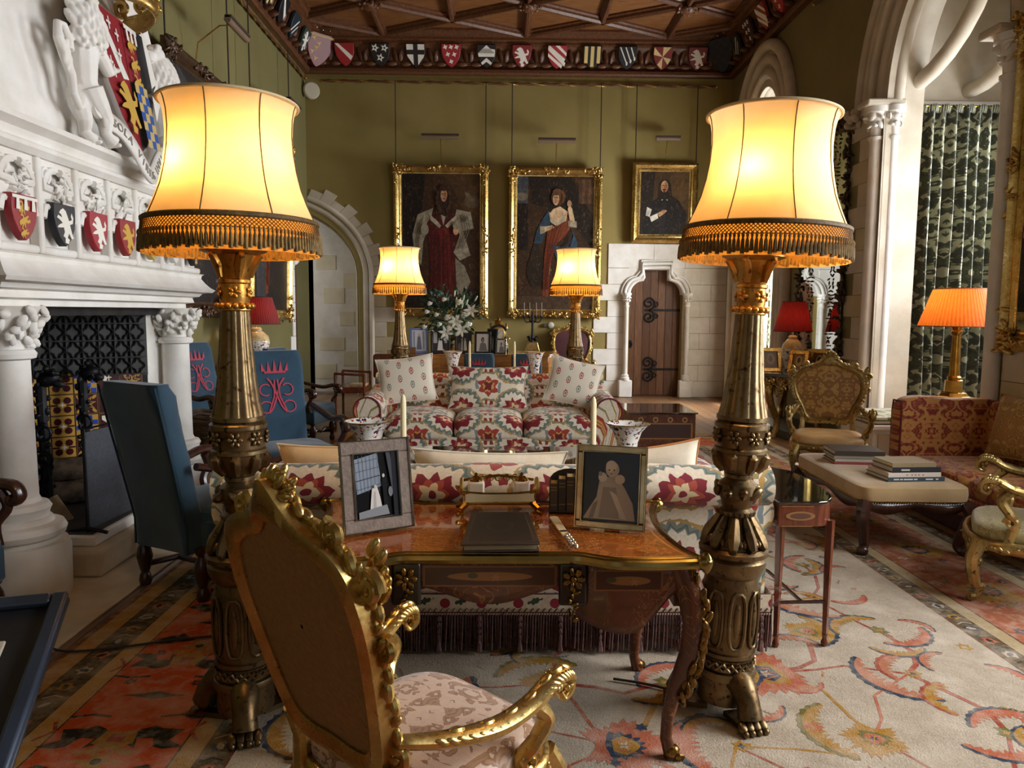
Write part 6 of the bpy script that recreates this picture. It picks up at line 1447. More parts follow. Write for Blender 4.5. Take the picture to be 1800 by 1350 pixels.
# ---------------------------------------------------------------- tables between and behind the sofas, vases, candles
def legs4(t, xs, ys, h, mat, r0=.03, r1=.02):
    for x in xs:
        for y in ys: MB().tube([(x, y, 0), (x, y, h)], [r1, r0], 4).build('leg', mat, t, smooth=False)
t = thing('low_table', 'dark lacquer table between the two embroidered sofas', 'table', (-.03, 5.35, 0))
MB().box(-1.15, 1.15, -.42, .42, .50, .535).build('table_top', GLOSSB, t, bevel=.006); MB().box(-1.08, 1.08, -.36, .36, .42, .50).build('apron', BLACK, t, bevel=.004); legs4(t, (-1.05, 1.05), (-.33, .33), .42, BLACK)
t = thing('sofa_table', 'narrow dark table behind the far sofa', 'table', (-.15, 8.82, 0))
MB().box(-.68, .68, -.17, .17, .70, .73).build('table_top', MAHOG, t, bevel=.005); legs4(t, (-.62, .62), (-.13, .13), .70, MAHOG)
def vase(label, loc, rim, h, group):
    t = thing('trumpet_vase', label, 'vase', loc, 0, group)
    MB().lathe([(.0, 0), (.45 * rim, 0), (.47 * rim, .02), (.40 * rim, .05), (.42 * rim, h * .3), (.5 * rim, h * .55), (.66 * rim, h * .8), (.9 * rim, h * .95), (rim, h), (rim * .97, h), (.85 * rim, h * .94), (.6 * rim, h * .78), (.4 * rim, h * .5), (0, h * .48)], 32).build('body', IMARI, t, ang=60)
    MB().tube([(rim * .99 * cos(a), rim * .99 * sin(a), h) for a in [2 * PI * i / 32 for i in range(32)]], .004, 5, closed=True).build('gilt_rim', GILT_B, t)
def candlestick(label, loc, h, ch, r=.02, group=None):
    t = thing('candlestick', label, 'candlestick', loc, 0, group)
    MB().lathe([(.06, 0), (.065, .01), (.05, .025), (.02, .04), (.013, .06), (.02, h * .4), (.012, h * .5), (.016, h * .8), (.03, h * .93), (.022, h)], 16).build('stick', BRASS, t)
    MB().lathe([(r, h - .02), (r * .95, h + ch * .85), (r * .7, h + ch * .95), (.004, h + ch)], 12).build('candle', IVORY, t)
    MB().tube([(0, 0, h + ch - .005), (.002, 0, h + ch + .012)], .002, 5).build('wick', flat('#2a2018'), t)
vase('wide flared vase left of the low table, nearer the blue chair', (-.915, 5.15, .535), .168, .29, 'flared porcelain vases on the low table'); vase('wide flared vase at the right end of the low table', (.905, 5.15, .535), .155, .28, 'flared porcelain vases on the low table')
candlestick('tall ivory candle at the left end of the low table', (-.66, 5.05, .535), .13, .36, .021, 'candles on the low table'); candlestick('tall ivory candle at the right end of the low table', (.65, 5.05, .535), .13, .35, .021, 'candles on the low table')
vase('slender flared vase at the left of the table behind the far sofa', (-.56, 8.82, .73), .118, .39, 'flared vases behind the far sofa'); vase('slender flared vase at the right of the table behind the far sofa', (.42, 8.82, .73), .118, .39, 'flared vases behind the far sofa')
candlestick('left candle on the table behind the far sofa', (-.355, 8.76, .73), .15, .37, .014, 'candles behind the far sofa'); candlestick('right candle on the table behind the far sofa', (.175, 8.76, .73), .15, .37, .014, 'candles behind the far sofa')
t = thing('chest_table', 'low inlaid chest with glass top right of the far sofa', 'table', (1.78, 8.35, 0))
MB().box(-.38, .38, -.42, .42, .50, .515).build('glass_top', GLOSSB, t, bevel=.003); MB().box(-.36, .36, -.40, .40, .10, .50).build('body', MARQ_D, t, bevel=.005); legs4(t, (-.33, .33), (-.37, .37), .12, MARQ_D, .03, .025)
decal('inlay', [('#8a5f30', rect(-.33, .02, .33, .20)), ('#3a1c10', rect(-.31, .035, .31, .185))] + [('#a67d45', ell(-.24 + .16 * k, .235, .03, .03, 12)) for k in range(4)] + [('#4a2515', ell(-.24 + .16 * k, .235, .018, .018, 10)) for k in range(4)], T(0, -.401, .20, rx=PI / 2), t, .0006)
# small mahogany table by the piano
t = thing('small_table', 'small open mahogany table at the left end of the piano', 'table', (-1.98, 10.0, 0))
MB().box(-.2, .2, -.25, .25, .52, .60).build('body', MAHOG, t, bevel=.004); MB().tube([(-.2, -.25, .78), (.2, -.25, .76)], .016, 6).build('rail', MAHOG, t); MB().tube([(-.2, .25, .78), (.2, .25, .76)], .016, 6).build('rail', MAHOG, t); legs4(t, (-.19, .19), (-.24, .24), .78, MAHOG, .018, .016)
tag(MB().cbox((-1.9, 9.98, .615), (.2, .26, .03)).build('music_book', flat('#b3a27c'), bevel=.003), 'buff music book lying on the small mahogany table', 'book')

# ---------------------------------------------------------------- piano with photographs, clock and flowers
pn = thing('grand_piano', 'satinwood grand piano with photographs and flowers on the lid', 'piano', (-.45, 11.0, 0))
ol = [(-1.3, -.5), (-.85, -.5)] + [(-.70 + .18 * sin(q), -.58 - .10 * cos(q) + .06) for q in [-1.2 + 2.6 * i / 8 for i in range(9)]] + [(-.4, -.42), (.2, -.40), (.7, -.45), (1.15, -.42), (1.3, -.2), (1.3, .55), (-1.3, .55)]
MB().ext(ol, .68, .975, 'z').build('case', SATINW, pn, bevel=.01, ang=30)
MB().ext([(x * 1.012, y * 1.02) for x, y in ol], .975, 1.0, 'z').build('lid', SATINW, pn, bevel=.005, ang=30)
MB().box(-1.34, -.82, -.56, -.5, .66, 1.0).build('end_panel', MAHOG, pn, bevel=.03)
for x, y in ((-1.1, -.3), (1.1, -.2), (0, .4)): MB().lathe([(.04, 0), (.05, .04), (.035, .1), (.06, .5), (.08, .68)], 12, (x, y, 0)).build('leg', SATINW, pn)
MB().lathe([(.02, 0), (.022, .01), (.01, .02), (.016, .035), (0, .04)], 10).build('knob', BRASS, pn).matrix_local = T(-.62, -.645, .93, rx=PI / 2)
PH = {'a': [('#c5c9d2', rect(0, 0, 1, 1)), ('#8b8f9a', rect(.08, .05, .2, .95)), ('#8b8f9a', rect(.75, .05, .9, .95)), ('#5d606a', [(.4, .3), (.6, .3), (.7, .95), (.3, .95)]), ('#a9a6a2', ell(.5, .24, .09, .08))],
      'b': [('#2a2a2c', rect(0, 0, 1, 1)), ('#bdbdbb', rect(.05, .05, .3, .6)), ('#9a9a98', rect(.7, .05, .95, .6)), ('#e4e2de', [(.4, .35), (.6, .35), (.75, .95), (.3, .95)]), ('#3a3634', ell(.5, .22, .1, .12)), ('#1a1a1c', [(.6, .3), (.75, .3), (.8, .9), (.66, .9)])],
      'c': [('#1c1b1a', rect(0, 0, 1, 1)), ('#9a948a', [(.35, .45), (.45, .4), (.5, .95), (.3, .95)]), ('#b5ada0', [(.55, .42), (.7, .4), (.8, .95), (.55, .95)]), ('#8a857c', ell(.4, .36, .07, .06)), ('#8a857c', ell(.62, .34, .07, .06)), ('#5a554c', [(.1, .6), (.25, .5), (.3, .95), (.05, .95)])],
      'd': [('#d6d5d2', rect(0, 0, 1, 1)), ('#7d7a78', [(.2, .98), (.3, .55), (.5, .48), (.75, .55), (.9, .98)]), ('#57534f', ell(.5, .34, .14, .15)), ('#8d8782', ell(.52, .37, .09, .1))]}
GR = 'framed photographs on the piano'
BLF = flat('#5b6d96', .35); KF = flat('#15151a', .3)
ZP = 1.0
photo_frame('blue framed photograph at the left of the piano lid', (-1.17, 10.78, ZP), 0, .27, .37, .035, BLF, None, PH['a'], .14, group=GR).rotation_euler = (0, 0, .22)
photo_frame('black framed wedding photograph second from left on the piano', (-.86, 10.74, ZP), 0, .28, .36, .03, KF, None, PH['b'], .12, group=GR).rotation_euler = (0, 0, .12)
photo_frame('dark framed family photograph in the middle of the piano', (-.53, 10.74, ZP), 0, .25, .33, .03, KF, None, PH['c'], .12, group=GR).rotation_euler = (0, 0, -.05)
photo_frame('dark framed portrait photograph with white mount on the piano', (-.25, 10.74, ZP), 0, .24, .32, .032, KF, None, PH['d'], .12, group=GR).rotation_euler = (0, 0, -.1)
photo_frame('dark frame turned sideways behind the portrait photograph', (-.13, 10.90, ZP), 0, .24, .36, .03, KF, None, PH['c'], .10, group=GR).rotation_euler = (0, 0, -.9)
photo_frame('small dark framed photograph at the right end of the row', (.02, 10.72, ZP), 0, .15, .22, .02, KF, SILVER, PH['d'], .12, group=GR).rotation_euler = (0, 0, -.15)
photo_frame('small blue frame partly hidden by the far lamp column', (-1.42, 10.80, ZP), 0, .14, .24, .02, BLF, None, PH['a'], .14, group=GR).rotation_euler = (0, 0, .3)
tag(MB().cbox((-1.27, 10.70, 1.045), (.12, .03, .09)).build('photo_block', flat('#7a5a35', .4), bevel=.004), 'tiny brown frame in front of the blue frame', 'photo frame')
# bracket clock
ck = thing('bracket_clock', 'ornate bracket clock with brass mounts on the piano', 'clock', (-.02, 11.15, ZP))
MB().box(-.15, .15, -.09, .09, 0, .05).box(-.115, .115, -.075, .075, .05, .33).ext([(-.125, .33)] + [(.125 * cos(q), .33 + .09 * sin(q)) for q in [PI - PI * i / 10 for i in range(11)]] + [(.125, .33)], -.075, .075, 'y').build('case', flat('#1b1512', .3), ck, bevel=.006)
MB(T(0, -.08, .28, rx=PI / 2)).lathe([(.105, 0), (.105, .01), (.085, .015), (.085, .006), (0, .006)], 28).build('dial', GILT_B, ck)
decal('numerals', [('#d9cfb6', ell(0, 0, .078, .078, 24)), ('#2a241c', line([(0, 0), (.03, .045)], .006)), ('#2a241c', line([(0, 0), (-.05, .02)], .005))] + [('#2a241c', rect(-.003 + .066 * sin(q), -.007 + .066 * cos(q), .003 + .066 * sin(q), .007 + .066 * cos(q))) for q in [2 * PI * i / 12 for i in range(12)]], T(0, -.0885, .28, rx=PI / 2), ck, .0005)
MB().lathe([(.07, .42), (.05, .45), (.06, .47), (.02, .49), (.03, .51), (0, .53)], 16).build('dome', GILT, ck)
for sx in (-1, 1): MB().lathe([(.02, .36), (.015, .40), (.022, .42), (0, .45)], 10, (sx * .12, 0, 0)).scroll((sx * .135, -.07, .2), (sx, 0, 0), (0, 0, 1), .03, .01, 1.2, .008, 6).blob((sx * .13, -.08, .1), (.015, .012, .05), (0, 0, 1)).build('mount', GILT_B, ck)
# flowers
fv = thing('flower_arrangement', 'large arrangement of white roses and lilies with dark foliage', 'flowers', (-.76, 11.05, ZP))
MB().lathe([(.07, 0), (.08, .02), (.05, .04), (.06, .08), (.11, .16), (.12, .22), (.10, .25)], 20).build('vase', GILT, fv)
r5 = random.Random(5); C0 = Vector((0, -.02, .50))
def rdir(): 
    while True:
        v = Vector((r5.uniform(-1, 1), r5.uniform(-1, 1), r5.uniform(-.75, 1)))
        if .2 < v.length < 1: return v.normalized()
mb = MB()
for k in range(520):
    d = rdir(); rr = r5.uniform(.16, .44); p = C0 + Vector((d.x * rr * 1.05, d.y * rr * .7, d.z * rr * 1.05))
    mb.leaf(p, d + Vector((r5.uniform(-.7, .7), r5.uniform(-.7, .7), r5.uniform(-.4, .4))), (r5.uniform(-1, 1), r5.uniform(-1, 1), 1), r5.uniform(.06, .11), r5.uniform(.014, .026), .3, 3)
stuff(mb.build('foliage', GREYLEAF, fv))
mb = MB()
for k in range(14):
    d = (rdir() + Vector((r5.uniform(-.3, .3), 0, .7))).normalized(); e = C0 + Vector((d.x * .5, d.y * .3, d.z * .52)); mb.tube([tuple(C0 * .5), tuple(C0 + d * .25), tuple(e)], .005, 5)
    for q in range(7): 
        p = C0.lerp(e, .5 + .5 * q / 6); mb.leaf(p, d + Vector((r5.uniform(-1, 1), r5.uniform(-1, 1), .3)), (0, 0, 1), .075, .02, .2, 3)
mb.build('sprays', GREYLEAF, fv)
for (x, z, s) in [(-.05, .78, .0)] + [(-.16, .56, 0), (.0, .52, 1), (.17, .74, 1), (-.30, .60, 0), (.02, .36, 1), (-.05, .20, 0), (.30, .42, 1), (.14, .28, 0), (-.22, .33, 0), (-.34, .38, 0), (.10, .16, 0), (.22, .20, 0), (-.12, .42, 0), (.24, .56, 1), (-.26, .72, 0)]:
    y = -.30 + .25 * (x * x + (z - .5) ** 2) * 2; R = .052 + .016 * s; mb = MB()
    for q in range(9):
        a = q * 2.4; mb.blob((x + R * .45 * cos(a) * (q / 9), y - .01 + .01 * q / 9, z + R * .45 * sin(a) * (q / 9)), (R * .5, R * .32, R * .5), (cos(a) * .4, -1, sin(a) * .4))
    mb.build('rose', PETAL, fv)
for (x, z) in [(.20, .34), (.34, .62), (.12, .46), (-.02, .30)]:
    mb = MB()
    for q in range(6): a = q * PI / 3 + x * 9; mb.leaf((x, -.33, z), (cos(a), -.5, sin(a)), (0, -1, 0), .12, .022, .3, 4)
    mb.tube([(x, -.33, z), (x, -.4, z)], .006, 5); mb.build('lily', PETAL, fv)
mb = MB()
for k in range(10): x, z = r5.uniform(.1, .42), r5.uniform(.45, .95); mb.blob((x, -.25, z), (.014, .014, .05), (x, -.2, .8))
mb.build('buds', BUD, fv)
# black console and candelabrum at the back wall
t = thing('black_console', 'black and gilt console table beneath the portrait of the woman', 'table', (.62, 13.62, 0))
MB().box(-.38, .38, -.22, .22, .80, .84).build('table_top', BLACK, t, bevel=.006); MB().box(-.34, .34, -.19, .19, .70, .80).build('frieze', BLACK, t, bevel=.004)
for sx in (-1, 1):
    for sy in (-1, 1): MB().tube(spl([(sx * .3, sy * .16, .70), (sx * .34, sy * .19, .58), (sx * .28, sy * .15, .3), (sx * .33, sy * .18, 0)]), .028, 8).scroll((sx * .30, sy * .18, .62), (1, 0, 0), (0, 0, 1), .06, .02, 1.3, .014, 6).build('leg', GILT, t)
t = thing('candelabrum', 'tall bronze candelabrum with four candles before the portrait of the woman', 'candelabrum', (.60, 13.58, .84))
MB().ext([(-.15, 0), (.15, 0), (.12, .10), (.09, .22), (-.09, .22), (-.12, .10)], -.09, .09, 'y').build('base', GILT_P, t, bevel=.01)
mb = MB().tube([(0, 0, .22), (0, 0, .40), (0, 0, .78)], [.035, .022, .02], 8)
for sx in (-1, 1): mb.blob((sx * .05, 0, .27), (.03, .03, .06)); mb.scroll((sx * .07, 0, .30), (sx, 0, 0), (0, 0, 1), .03, .01, 1, .01, 6)
mb.build('stem', IRON, t)
for x in (-.16, -.06, .06, .16):
    MB().tube(spl([(0, 0, .62), (x * .7, -.0, .58), (x, 0, .66)]), .010, 6).lathe([(.012, .66), (.025, .68), (.02, .70)], 8, (x, 0, 0)).build('arm', IRON, t)
    MB().tube([(x, 0, .68), (x, 0, .94)], .012, 8).build('candle', flat('#6b5a4a', .5), t)
# ---------------------------------------------------------------- lamp and table at the left wall
t = thing('lamp_table', 'gilt-legged side table carrying the red lamp by the left wall', 'table', (-3.12, 9.6, 0))
MB().box(-.36, .36, -.45, .45, .90, .93).build('table_top', GLOSSB, t, bevel=.005)
for sx in (-1, 1):
    for sy in (-1, 1): MB().lathe([(.03, 0), (.025, .1), (.035, .5), (.05, .8), (.05, .9)], 10, (sx * .3, sy * .38, 0)).build('leg', GILT_P, t)
def table_lamp(label, loc, shade, rb, rt_, sz0, sz1, base, energy, color=(1, .62, .28)):
    t = thing('table_lamp', label, 'table lamp', loc)
    base(t)
    MB().lathe([(rb, sz0), (rt_, sz1)], 60, caps=False, mod=lambda a, z: 1 + .006 * cos(60 * a)).build('shade', shade, t, ang=80)
    for r, z in ((rb, sz0), (rt_, sz1)): MB().tube([(r * cos(a), r * sin(a), z) for a in [2 * PI * i / 40 for i in range(40)]], .005, 5, closed=True).build('trim', flat('#4a1a12', .8) if shade is SHADE_RED else flat('#8a4a1c', .8), t)
    l = bpy.data.lights.new('bulb_light', 'POINT'); l.energy = energy; l.color = color; l.shadow_soft_size = .04
    lo = bpy.data.objects.new('bulb_light', l); COL.objects.link(lo); lo.parent = t; lo.location = (0, 0, sz0 + (sz1 - sz0) * .42)
    MB().lathe([(.012, sz0 + .02), (.028, sz0 + .09), (0, sz0 + .13)], 10).build('bulb', BULB, t)
    return t
def jar(h, r):
    def f(t):
        MB().lathe([(r * .6, 0), (r * .65, .02), (r * .6, .04), (r * .75, h * .25), (r, h * .55), (r * .98, h * .62)], 28).build('vase_body', IMARI, t)
        MB().lathe([(r * 1.0, h * .62), (r * .9, h * .75), (r * .55, h * .86), (r * .4, h * .9), (r * .45, h * .95), (r * .3, h), (.012, h), (.012, h + .12)], 28).build('vase_shoulder', simple('gold_ground_porcelain', '#c9a65a', '#e3d3a8', 14, .2, coat=.4) if 'gold_ground_porcelain' not in MATS else MATS['gold_ground_porcelain'], t)
        MB().lathe([(r * .8, -.0), (r * .8, .03), (r * .6, .035)], 24).build('stand', DARKWOOD, t)
    return f
table_lamp('red shaded porcelain lamp on the left wall table', (-3.12, 9.55, .93), SHADE_RED, .30, .20, .50, .84, jar(.46, .165), 4)
tag(MB().cbox((-2.9, 9.3, .97), (.2, .14, .08)).build('gilt_box', GILT_B, bevel=.01), 'small gilt box beside the red lamp on the left', 'box')

# ---------------------------------------------------------------- right-hand side
t = thing('console_table', 'gilt console table with grey marble top under the carved mirror', 'table', (3.86, 9.82, 0))
oc = [(.43, .95), (-.20, .95), (-.46, .68), (-.46, -.42), (-.20, -.66), (.43, -.66)]
MB().ext(oc, .80, .845, 'z').build('marble_top', MARBLE, t, bevel=.008); MB().ext([(x * .93, y * .93) for x, y in oc], .70, .80, 'z').build('frieze', GILT, t)
mb = MB()
for k in range(150):
    f = rnd.random() * 5; i = int(f); a, b = oc[i], oc[i + 1]; q = f - i; mb.blob(((a[0] + (b[0] - a[0]) * q) * .97, (a[1] + (b[1] - a[1]) * q) * .97, .77 - abs(rnd.gauss(0, .08))), (.018, .022, .042))
stuff(mb.build('carved_garland', GILT_P, t))
for x, y in ((-.36, -.40), (-.36, .6), (.3, -.58), (.3, .85)):
    MB().tube(spl([(x, y, .72), (x * 1.12, y * 1.05, .60), (x * .95, y, .40), (x * .7, y * .9, .2), (x * .85, y * .95, .0)]), [.055 - .001 * i for i in range(21)], 8).scroll((x, y, .62), (1, 0, 0), (0, 0, 1), .07, .02, 1.3, .02, 6).build('leg', GILT_P, t)
MB().box(-.2, .43, -.55, .8, 0, .10).build('plinth', flat('#4a4a44', .5), t, bevel=.01)
table_lamp('red shaded porcelain lamp standing in front of the carved mirror', (3.90, 9.8, .845), SHADE_RED, .245, .15, .53, .92, jar(.48, .135), 3)
def gilt_frame(label, loc, rz, w, h):
    photo_frame(label, loc, rz, w, h, .05, GILT_B, GILT, [('#6a4a2a', rect(0, 0, 1, 1)), ('#a08458', ell(.5, .45, .3, .35)), ('#2a1c10', ell(.5, .4, .14, .18))], .25, th=.03, group='small gilt frames on the marble console')
gilt_frame('gilt frame at the left corner of the marble console', (3.58, 9.66, .845), 0, .28, .32); gilt_frame('gilt frame standing below the red lamp on the console', (3.82, 9.42, .845), -.9, .26, .30)
gilt_frame('gilt frame at the right end of the marble console', (4.05, 9.36, .845), -1.0, .26, .32); gilt_frame('gilt frame behind the lamp close to the mirror', (4.13, 9.72, .845), -.7, .22, .30)
mr = thing('wall_mirror', 'tall mirror in a dark carved foliage frame on the right wall', 'mirror', (XR - .02, 9.85, .90))
MB().box(-.03, -.01, -.62, .62, .05, 2.95).build('glass', MIRROR, mr, smooth=False)
mb = MB()
for k in range(420):
    f = rnd.random(); s = rnd.random()
    if f < .36: y, z = -.66, 3.0 * s
    elif f < .72: y, z = .66, 3.0 * s
    else: y, z = -.66 + 1.32 * s, 3.02 + .12 * sin(PI * s)
    mb.blob((-.05 + rnd.uniform(-.03, .03), y + rnd.uniform(-.06, .06), z + rnd.uniform(-.05, .05)), (.018, .022, .05))
stuff(mb.build('carved_frame', simple('dark_carved_limewood', '#2e2118', '#4b3626', 12, .5), mr))
mb = MB()
for y in (-.35, .30):
    for k in range(60): mb.blob((-.05 + rnd.uniform(-.012, .012), y + rnd.uniform(-.022, .022), .1 + k * .05), (.010, .012, .03))
stuff(mb.build('foliage_strands', simple('dark_carved_oak', '#34261a', '#4b3626', 12, .5), mr))
gm = picture('gilt_mirror', 'tall mirror in a gilt rococo frame at the right edge', 'mirror', (XR - .03, 5.34, 2.66), -PI / 2, 1.72, 2.7, .16, None, tilt=0, cords=False, bg=MIRROR)
# brocade sofa
def tux(label, loc, rz, W, D):
    t = thing('brocade_sofa', label, 'sofa', loc, rz)
    MB().squad((0, D / 2 - .09, .56), (W / 2 - .02, .10, .36), .35, .3, 40, 16).build('back', RUSTDAM, t)
    for sx in (-1, 1):
        a = MB().squad((sx * (W / 2 - .08), -.02, .56), (.085, D / 2 - .01, .35), .3, .22, 36, 16, lambda p: (p[0], p[1], p[2] + .02 * (p[1] < -.2))); a.uv = [(p[1], p[2], 0) for p in a.v]; a.build('arm', RUSTDAM, t)
        MB().tube([(sx * (W / 2 - .08) + q * .075, -D / 2 + .005, z) for q, z in ((-.95, .24), (-.95, .80), (-.8, .885), (.8, .885), (.95, .80), (.95, .24))], .008, 6).build('piping', flat('#5a1a12', .8), t)
    MB().box(-W / 2 + .1, W / 2 - .1, -D / 2 + .02, D / 2 - .1, .14, .30).build('base', RUSTDAM, t, bevel=.02)
    for k in range(2): MB().squad(((k - .5) * (W - .34) / 2, -.08, .37), ((W - .34) / 4 + .002, D / 2 - .10, .085), .45, .25, 36, 14).build('seat_cushion', RUSTDAM, t)
    mb = MB(); n = int(W / .02)
    for i in range(n): x = -W / 2 + .02 + (W - .04) * i / n; mb.tube([(x, -D / 2 + .03, .16), (x, -D / 2 + .03, .03)], .008, 4)
    stuff(mb.build('fringe', FRINGE_P, t))
    for sx in (-1, 1):
        for y in (-D / 2 + .1, D / 2 - .1): MB().lathe([(.025, 0), (.03, .04), (.03, .15)], 10, (sx * (W / 2 - .1), y, 0)).build('caster_leg', DARKWOOD, t)
tux('rust and gold brocade sofa against the right wall', (3.80, 5.22, 0), -PI / 2, 1.96, .92)
cushion('gold brocade cushion leaning on the back of the rust sofa', (4.03, 5.55, .73), (-.25, 0, -PI / 2 + .25), .56, .52, .18, GOLDBRO)
cushion('second gold cushion in front on the rust sofa seat', (3.93, 5.08, .68), (-.3, .1, -PI / 2 - .15), .5, .44, .16, GOLDBRO)
# brass column lamp
t = thing('pedestal_table', 'round gilt pedestal table in the bay behind the rust sofa', 'table', (4.47, 7.16, 0))
MB().lathe([(.0, 0), (.22, 0), (.2, .05), (.06, .1), (.05, .6), (.09, .7), (.1, .74)], 20).build('pedestal', GILT, t); MB().lathe([(.30, .74), (.32, .75), (.32, .775), (.30, .785), (0, .785)], 32).build('table_top', GILT, t)
def brass_col(t):
    MB().lathe([(.16, 0), (.16, .02), (.14, .03), (.12, .06), (.085, .07), (.08, .18), (.06, .19), (.065, .21), (.045, .23)], 8).build('base', BRASS, t, smooth=False)
    MB().lathe([(.048, .22), (.044, .30), (.038, .52), (.036, .62)], 48, mod=lambda a, z: 1 + .05 * cos(12 * a)).build('column', BRASS, t); MB().lathe([(.036, .62), (.05, .64), (.05, .66), (.04, .67), (.055, .72), (.06, .74), (.012, .75), (.012, .80)], 20).build('capital', BRASS, t)
table_lamp('brass column lamp with pleated orange shade in front of the curtain', (4.46, 7.16, .785), SHADE_OR, .345, .225, .71, 1.07, brass_col, 13)
# curtains
def curtain(label, loc, rz, w, h, folds, bulge=.06):
    t = thing('curtain', label, 'curtain', loc, rz, 'leaf patterned curtains'); rows = []; U = []; n = folds * 12
    for i in range(n + 1):
        f = i / n; row = []; ur = []
        for k in range(15):
            g = k / 14; amp = bulge * (.45 + .55 * min(1, (1 - g) * 3)); sw = .06 * sin(g * 2.6)
            row.append((-w / 2 + w * f + .02 * sin(f * 9 + g * 5) * (1 - g), amp * sin(f * folds * 2 * PI + .5 * sin(g * 3)) + .012 * sin(f * 31), h * g)); ur.append((f * w * 1.9, h * g, 0))
        rows.append(row); U.append(ur)
    MB().grid(rows, uv=U).build('drape', CURTAIN, t, ang=80, solid=.008)
    MB().tube([(-w / 2 - .05, 0, h + .01), (w / 2 + .05, 0, h + .01)], .014, 8).build('rod', BRASS, t)
    mb = MB()
    for i in range(folds * 6):
        x = -w / 2 + w * (i + .5) / (folds * 6); mb.blob((x, -.02 + .02 * sin(i), h - .02), (.008, .02, .05), (.1, 0, 1))
    mb.build('gathered_heading', CURTAIN, t); return t
curtain('long green leaf-patterned curtain hanging inside the window bay', (5.18, 8.46, .60), 0, .92, 3.32, 7, .085)
curtain('leaf-patterned curtain seen through the far arch', (4.93, 13.22, .2), 0, .7, 3.9, 5, .05)
curtain('leaf-patterned curtain on the near side of the far bay', (5.36, 11.75, .2), -PI / 2, .6, 3.9, 4, .05)
t = thing('box_seat', 'pale stone coloured box seat at the foot of the bay column', 'bench', (4.21, 7.93, 0))
MB().box(-.32, .36, -.36, .36, .05, .44).build('body', STONE_W, t, bevel=.01)
MB().box(-.34, .37, -.38, .37, 0, .06).build('plinth', STONE_W, t, bevel=.008); MB().box(-.35, .37, -.39, .37, .40, .455).build('moulded_top', STONE_W, t, bevel=.012)
MB().box(-.26, .30, -.372, -.35, .12, .36).build('panel', STONE, t, bevel=.006)
t = thing('squab_cushion', 'green and white patterned squab on the box seat beside the column', 'cushion', (4.21, 7.93, .455))
MB().squad((0, 0, .05), (.34, .37, .05), .4, .2, 36, 12).build('cover', CURT_L, t)
MB().tube([(-.335, -.365, .05), (.335, -.365, .05), (.335, .365, .05), (-.335, .365, .05)], .008, 6, closed=True).build('piping', flat('#55582e', .8), t)
# bench with books
bn = thing('upholstered_bench', 'long buff velvet bench on carved cabriole legs', 'bench', (2.77, 5.32, 0), -.03)
MB().squad((0, 0, .41), (.37, .61, .065), .3, .18, 44, 12).build('seat', BUFF, bn)
mb = MB()
for sx in (-1, 1):
    for i in range(70): mb.ball((sx * .366, -.59 + 1.18 * i / 69, .362), .006, 5, 4)
for sy in (-1, 1):
    for i in range(44): mb.ball((-.355 + .71 * i / 43, sy * .603, .362), .006, 5, 4)
stuff(mb.build('nail_heads', BRASS, bn))
for sy in (-1, 1): MB().grid([[(x, sy * .58, z) for z in (.30 + .025 * cos(x * 16), .36)] for x in [-.34 + .68 * i / 24 for i in range(25)]]).build('rail', DARKWOOD, bn, solid=.03)
for sx in (-1, 1): MB().grid([[(sx * .34, y, z) for z in (.30 + .025 * cos(y * 10), .36)] for y in [-.58 + 1.16 * i / 24 for i in range(25)]]).build('rail', DARKWOOD, bn, solid=.03)
for sx in (-1, 1):
    for sy in (-1, 1): MB().tube(spl([(sx * .33, sy * .57, .35), (sx * .355, sy * .60, .28), (sx * .33, sy * .57, .16), (sx * .31, sy * .545, .06), (sx * .33, sy * .57, .02)]), [.05 - .0012 * i for i in range(21)], 8).blob((sx * .335, sy * .58, .028), (.035, .04, .028)).build('leg', DARKWOOD, bn)
def book(label, loc, rz, w, d, h, cov, group, text=None, page='#d3c7ab'):
    t = thing('book', label, 'book', loc, rz, group)
    c_ = flat(cov, .5)
    MB().box(-w / 2, w / 2, -d / 2, d / 2, 0, .004).box(-w / 2, w / 2, -d / 2, d / 2, h - .004, h).box(-w / 2, w / 2, -d / 2, -d / 2 + .004, .004, h - .004).build('cover', c_, t, smooth=False)
    MB().box(-w / 2 + .006, w / 2 - .006, -d / 2 + .004, d / 2 - .006, .004, h - .004).build('pages', flat(page, .8), t, smooth=False)
    if text: decal('spine_text', [(text[0], rect(-w * .4 + w * .8 * a, h * .35, -w * .4 + w * .8 * b, h * .65)) for a, b in text[1]], T(0, -d / 2, 0, rx=PI / 2), t, .0004)
ZB = .475; G1, G2 = 'back stack of books on the bench', 'front stack of books on the bench'
z = ZB
for i, (w, d, h, c, lb, x) in enumerate([(.36, .27, .02, '#7a2c2a', 'thin red book at the bottom of the back stack', .0), (.35, .26, .025, '#9c968a', 'pale grey book second from bottom in the back stack', .003), (.36, .27, .022, '#7d7564', 'grey-buff book third in the back stack', -.004), (.36, .28, .035, '#33241a', 'large brown book on top of the back stack', .0)]):
    book(lb, (2.70 + x, 5.52, z), -.12, w, d, h, c, G1); z += h
z = ZB
for i, (w, d, h, c, lb, x, tx) in enumerate([(.40, .27, .028, '#3a464c', 'slate blue book with white lettering at the bottom of the front stack', 0, ('#d8d8d4', [(0, .12), (.14, .2), (.22, .42), (.44, .52), (.7, .86), (.92, .98)])), (.37, .26, .030, '#d9c9bb', 'pale pink book with spaced letters in the front stack', -.01, ('#8a6a5a', [(.3, .33), (.42, .45), (.5, .53), (.58, .61), (.68, .71)])), (.34, .25, .036, '#23262b', 'thick black book in the front stack', .005, ('#c9c2b0', [(.1, .32)])), (.31, .24, .028, '#8f7c5c', 'tan book on top of the front stack', -.01, ('#7a6a4a', [(.4, .48)]))]):
    book(lb, (2.80 + x, 4.98, z), .06, w, d, h, c, G2, tx); z += h
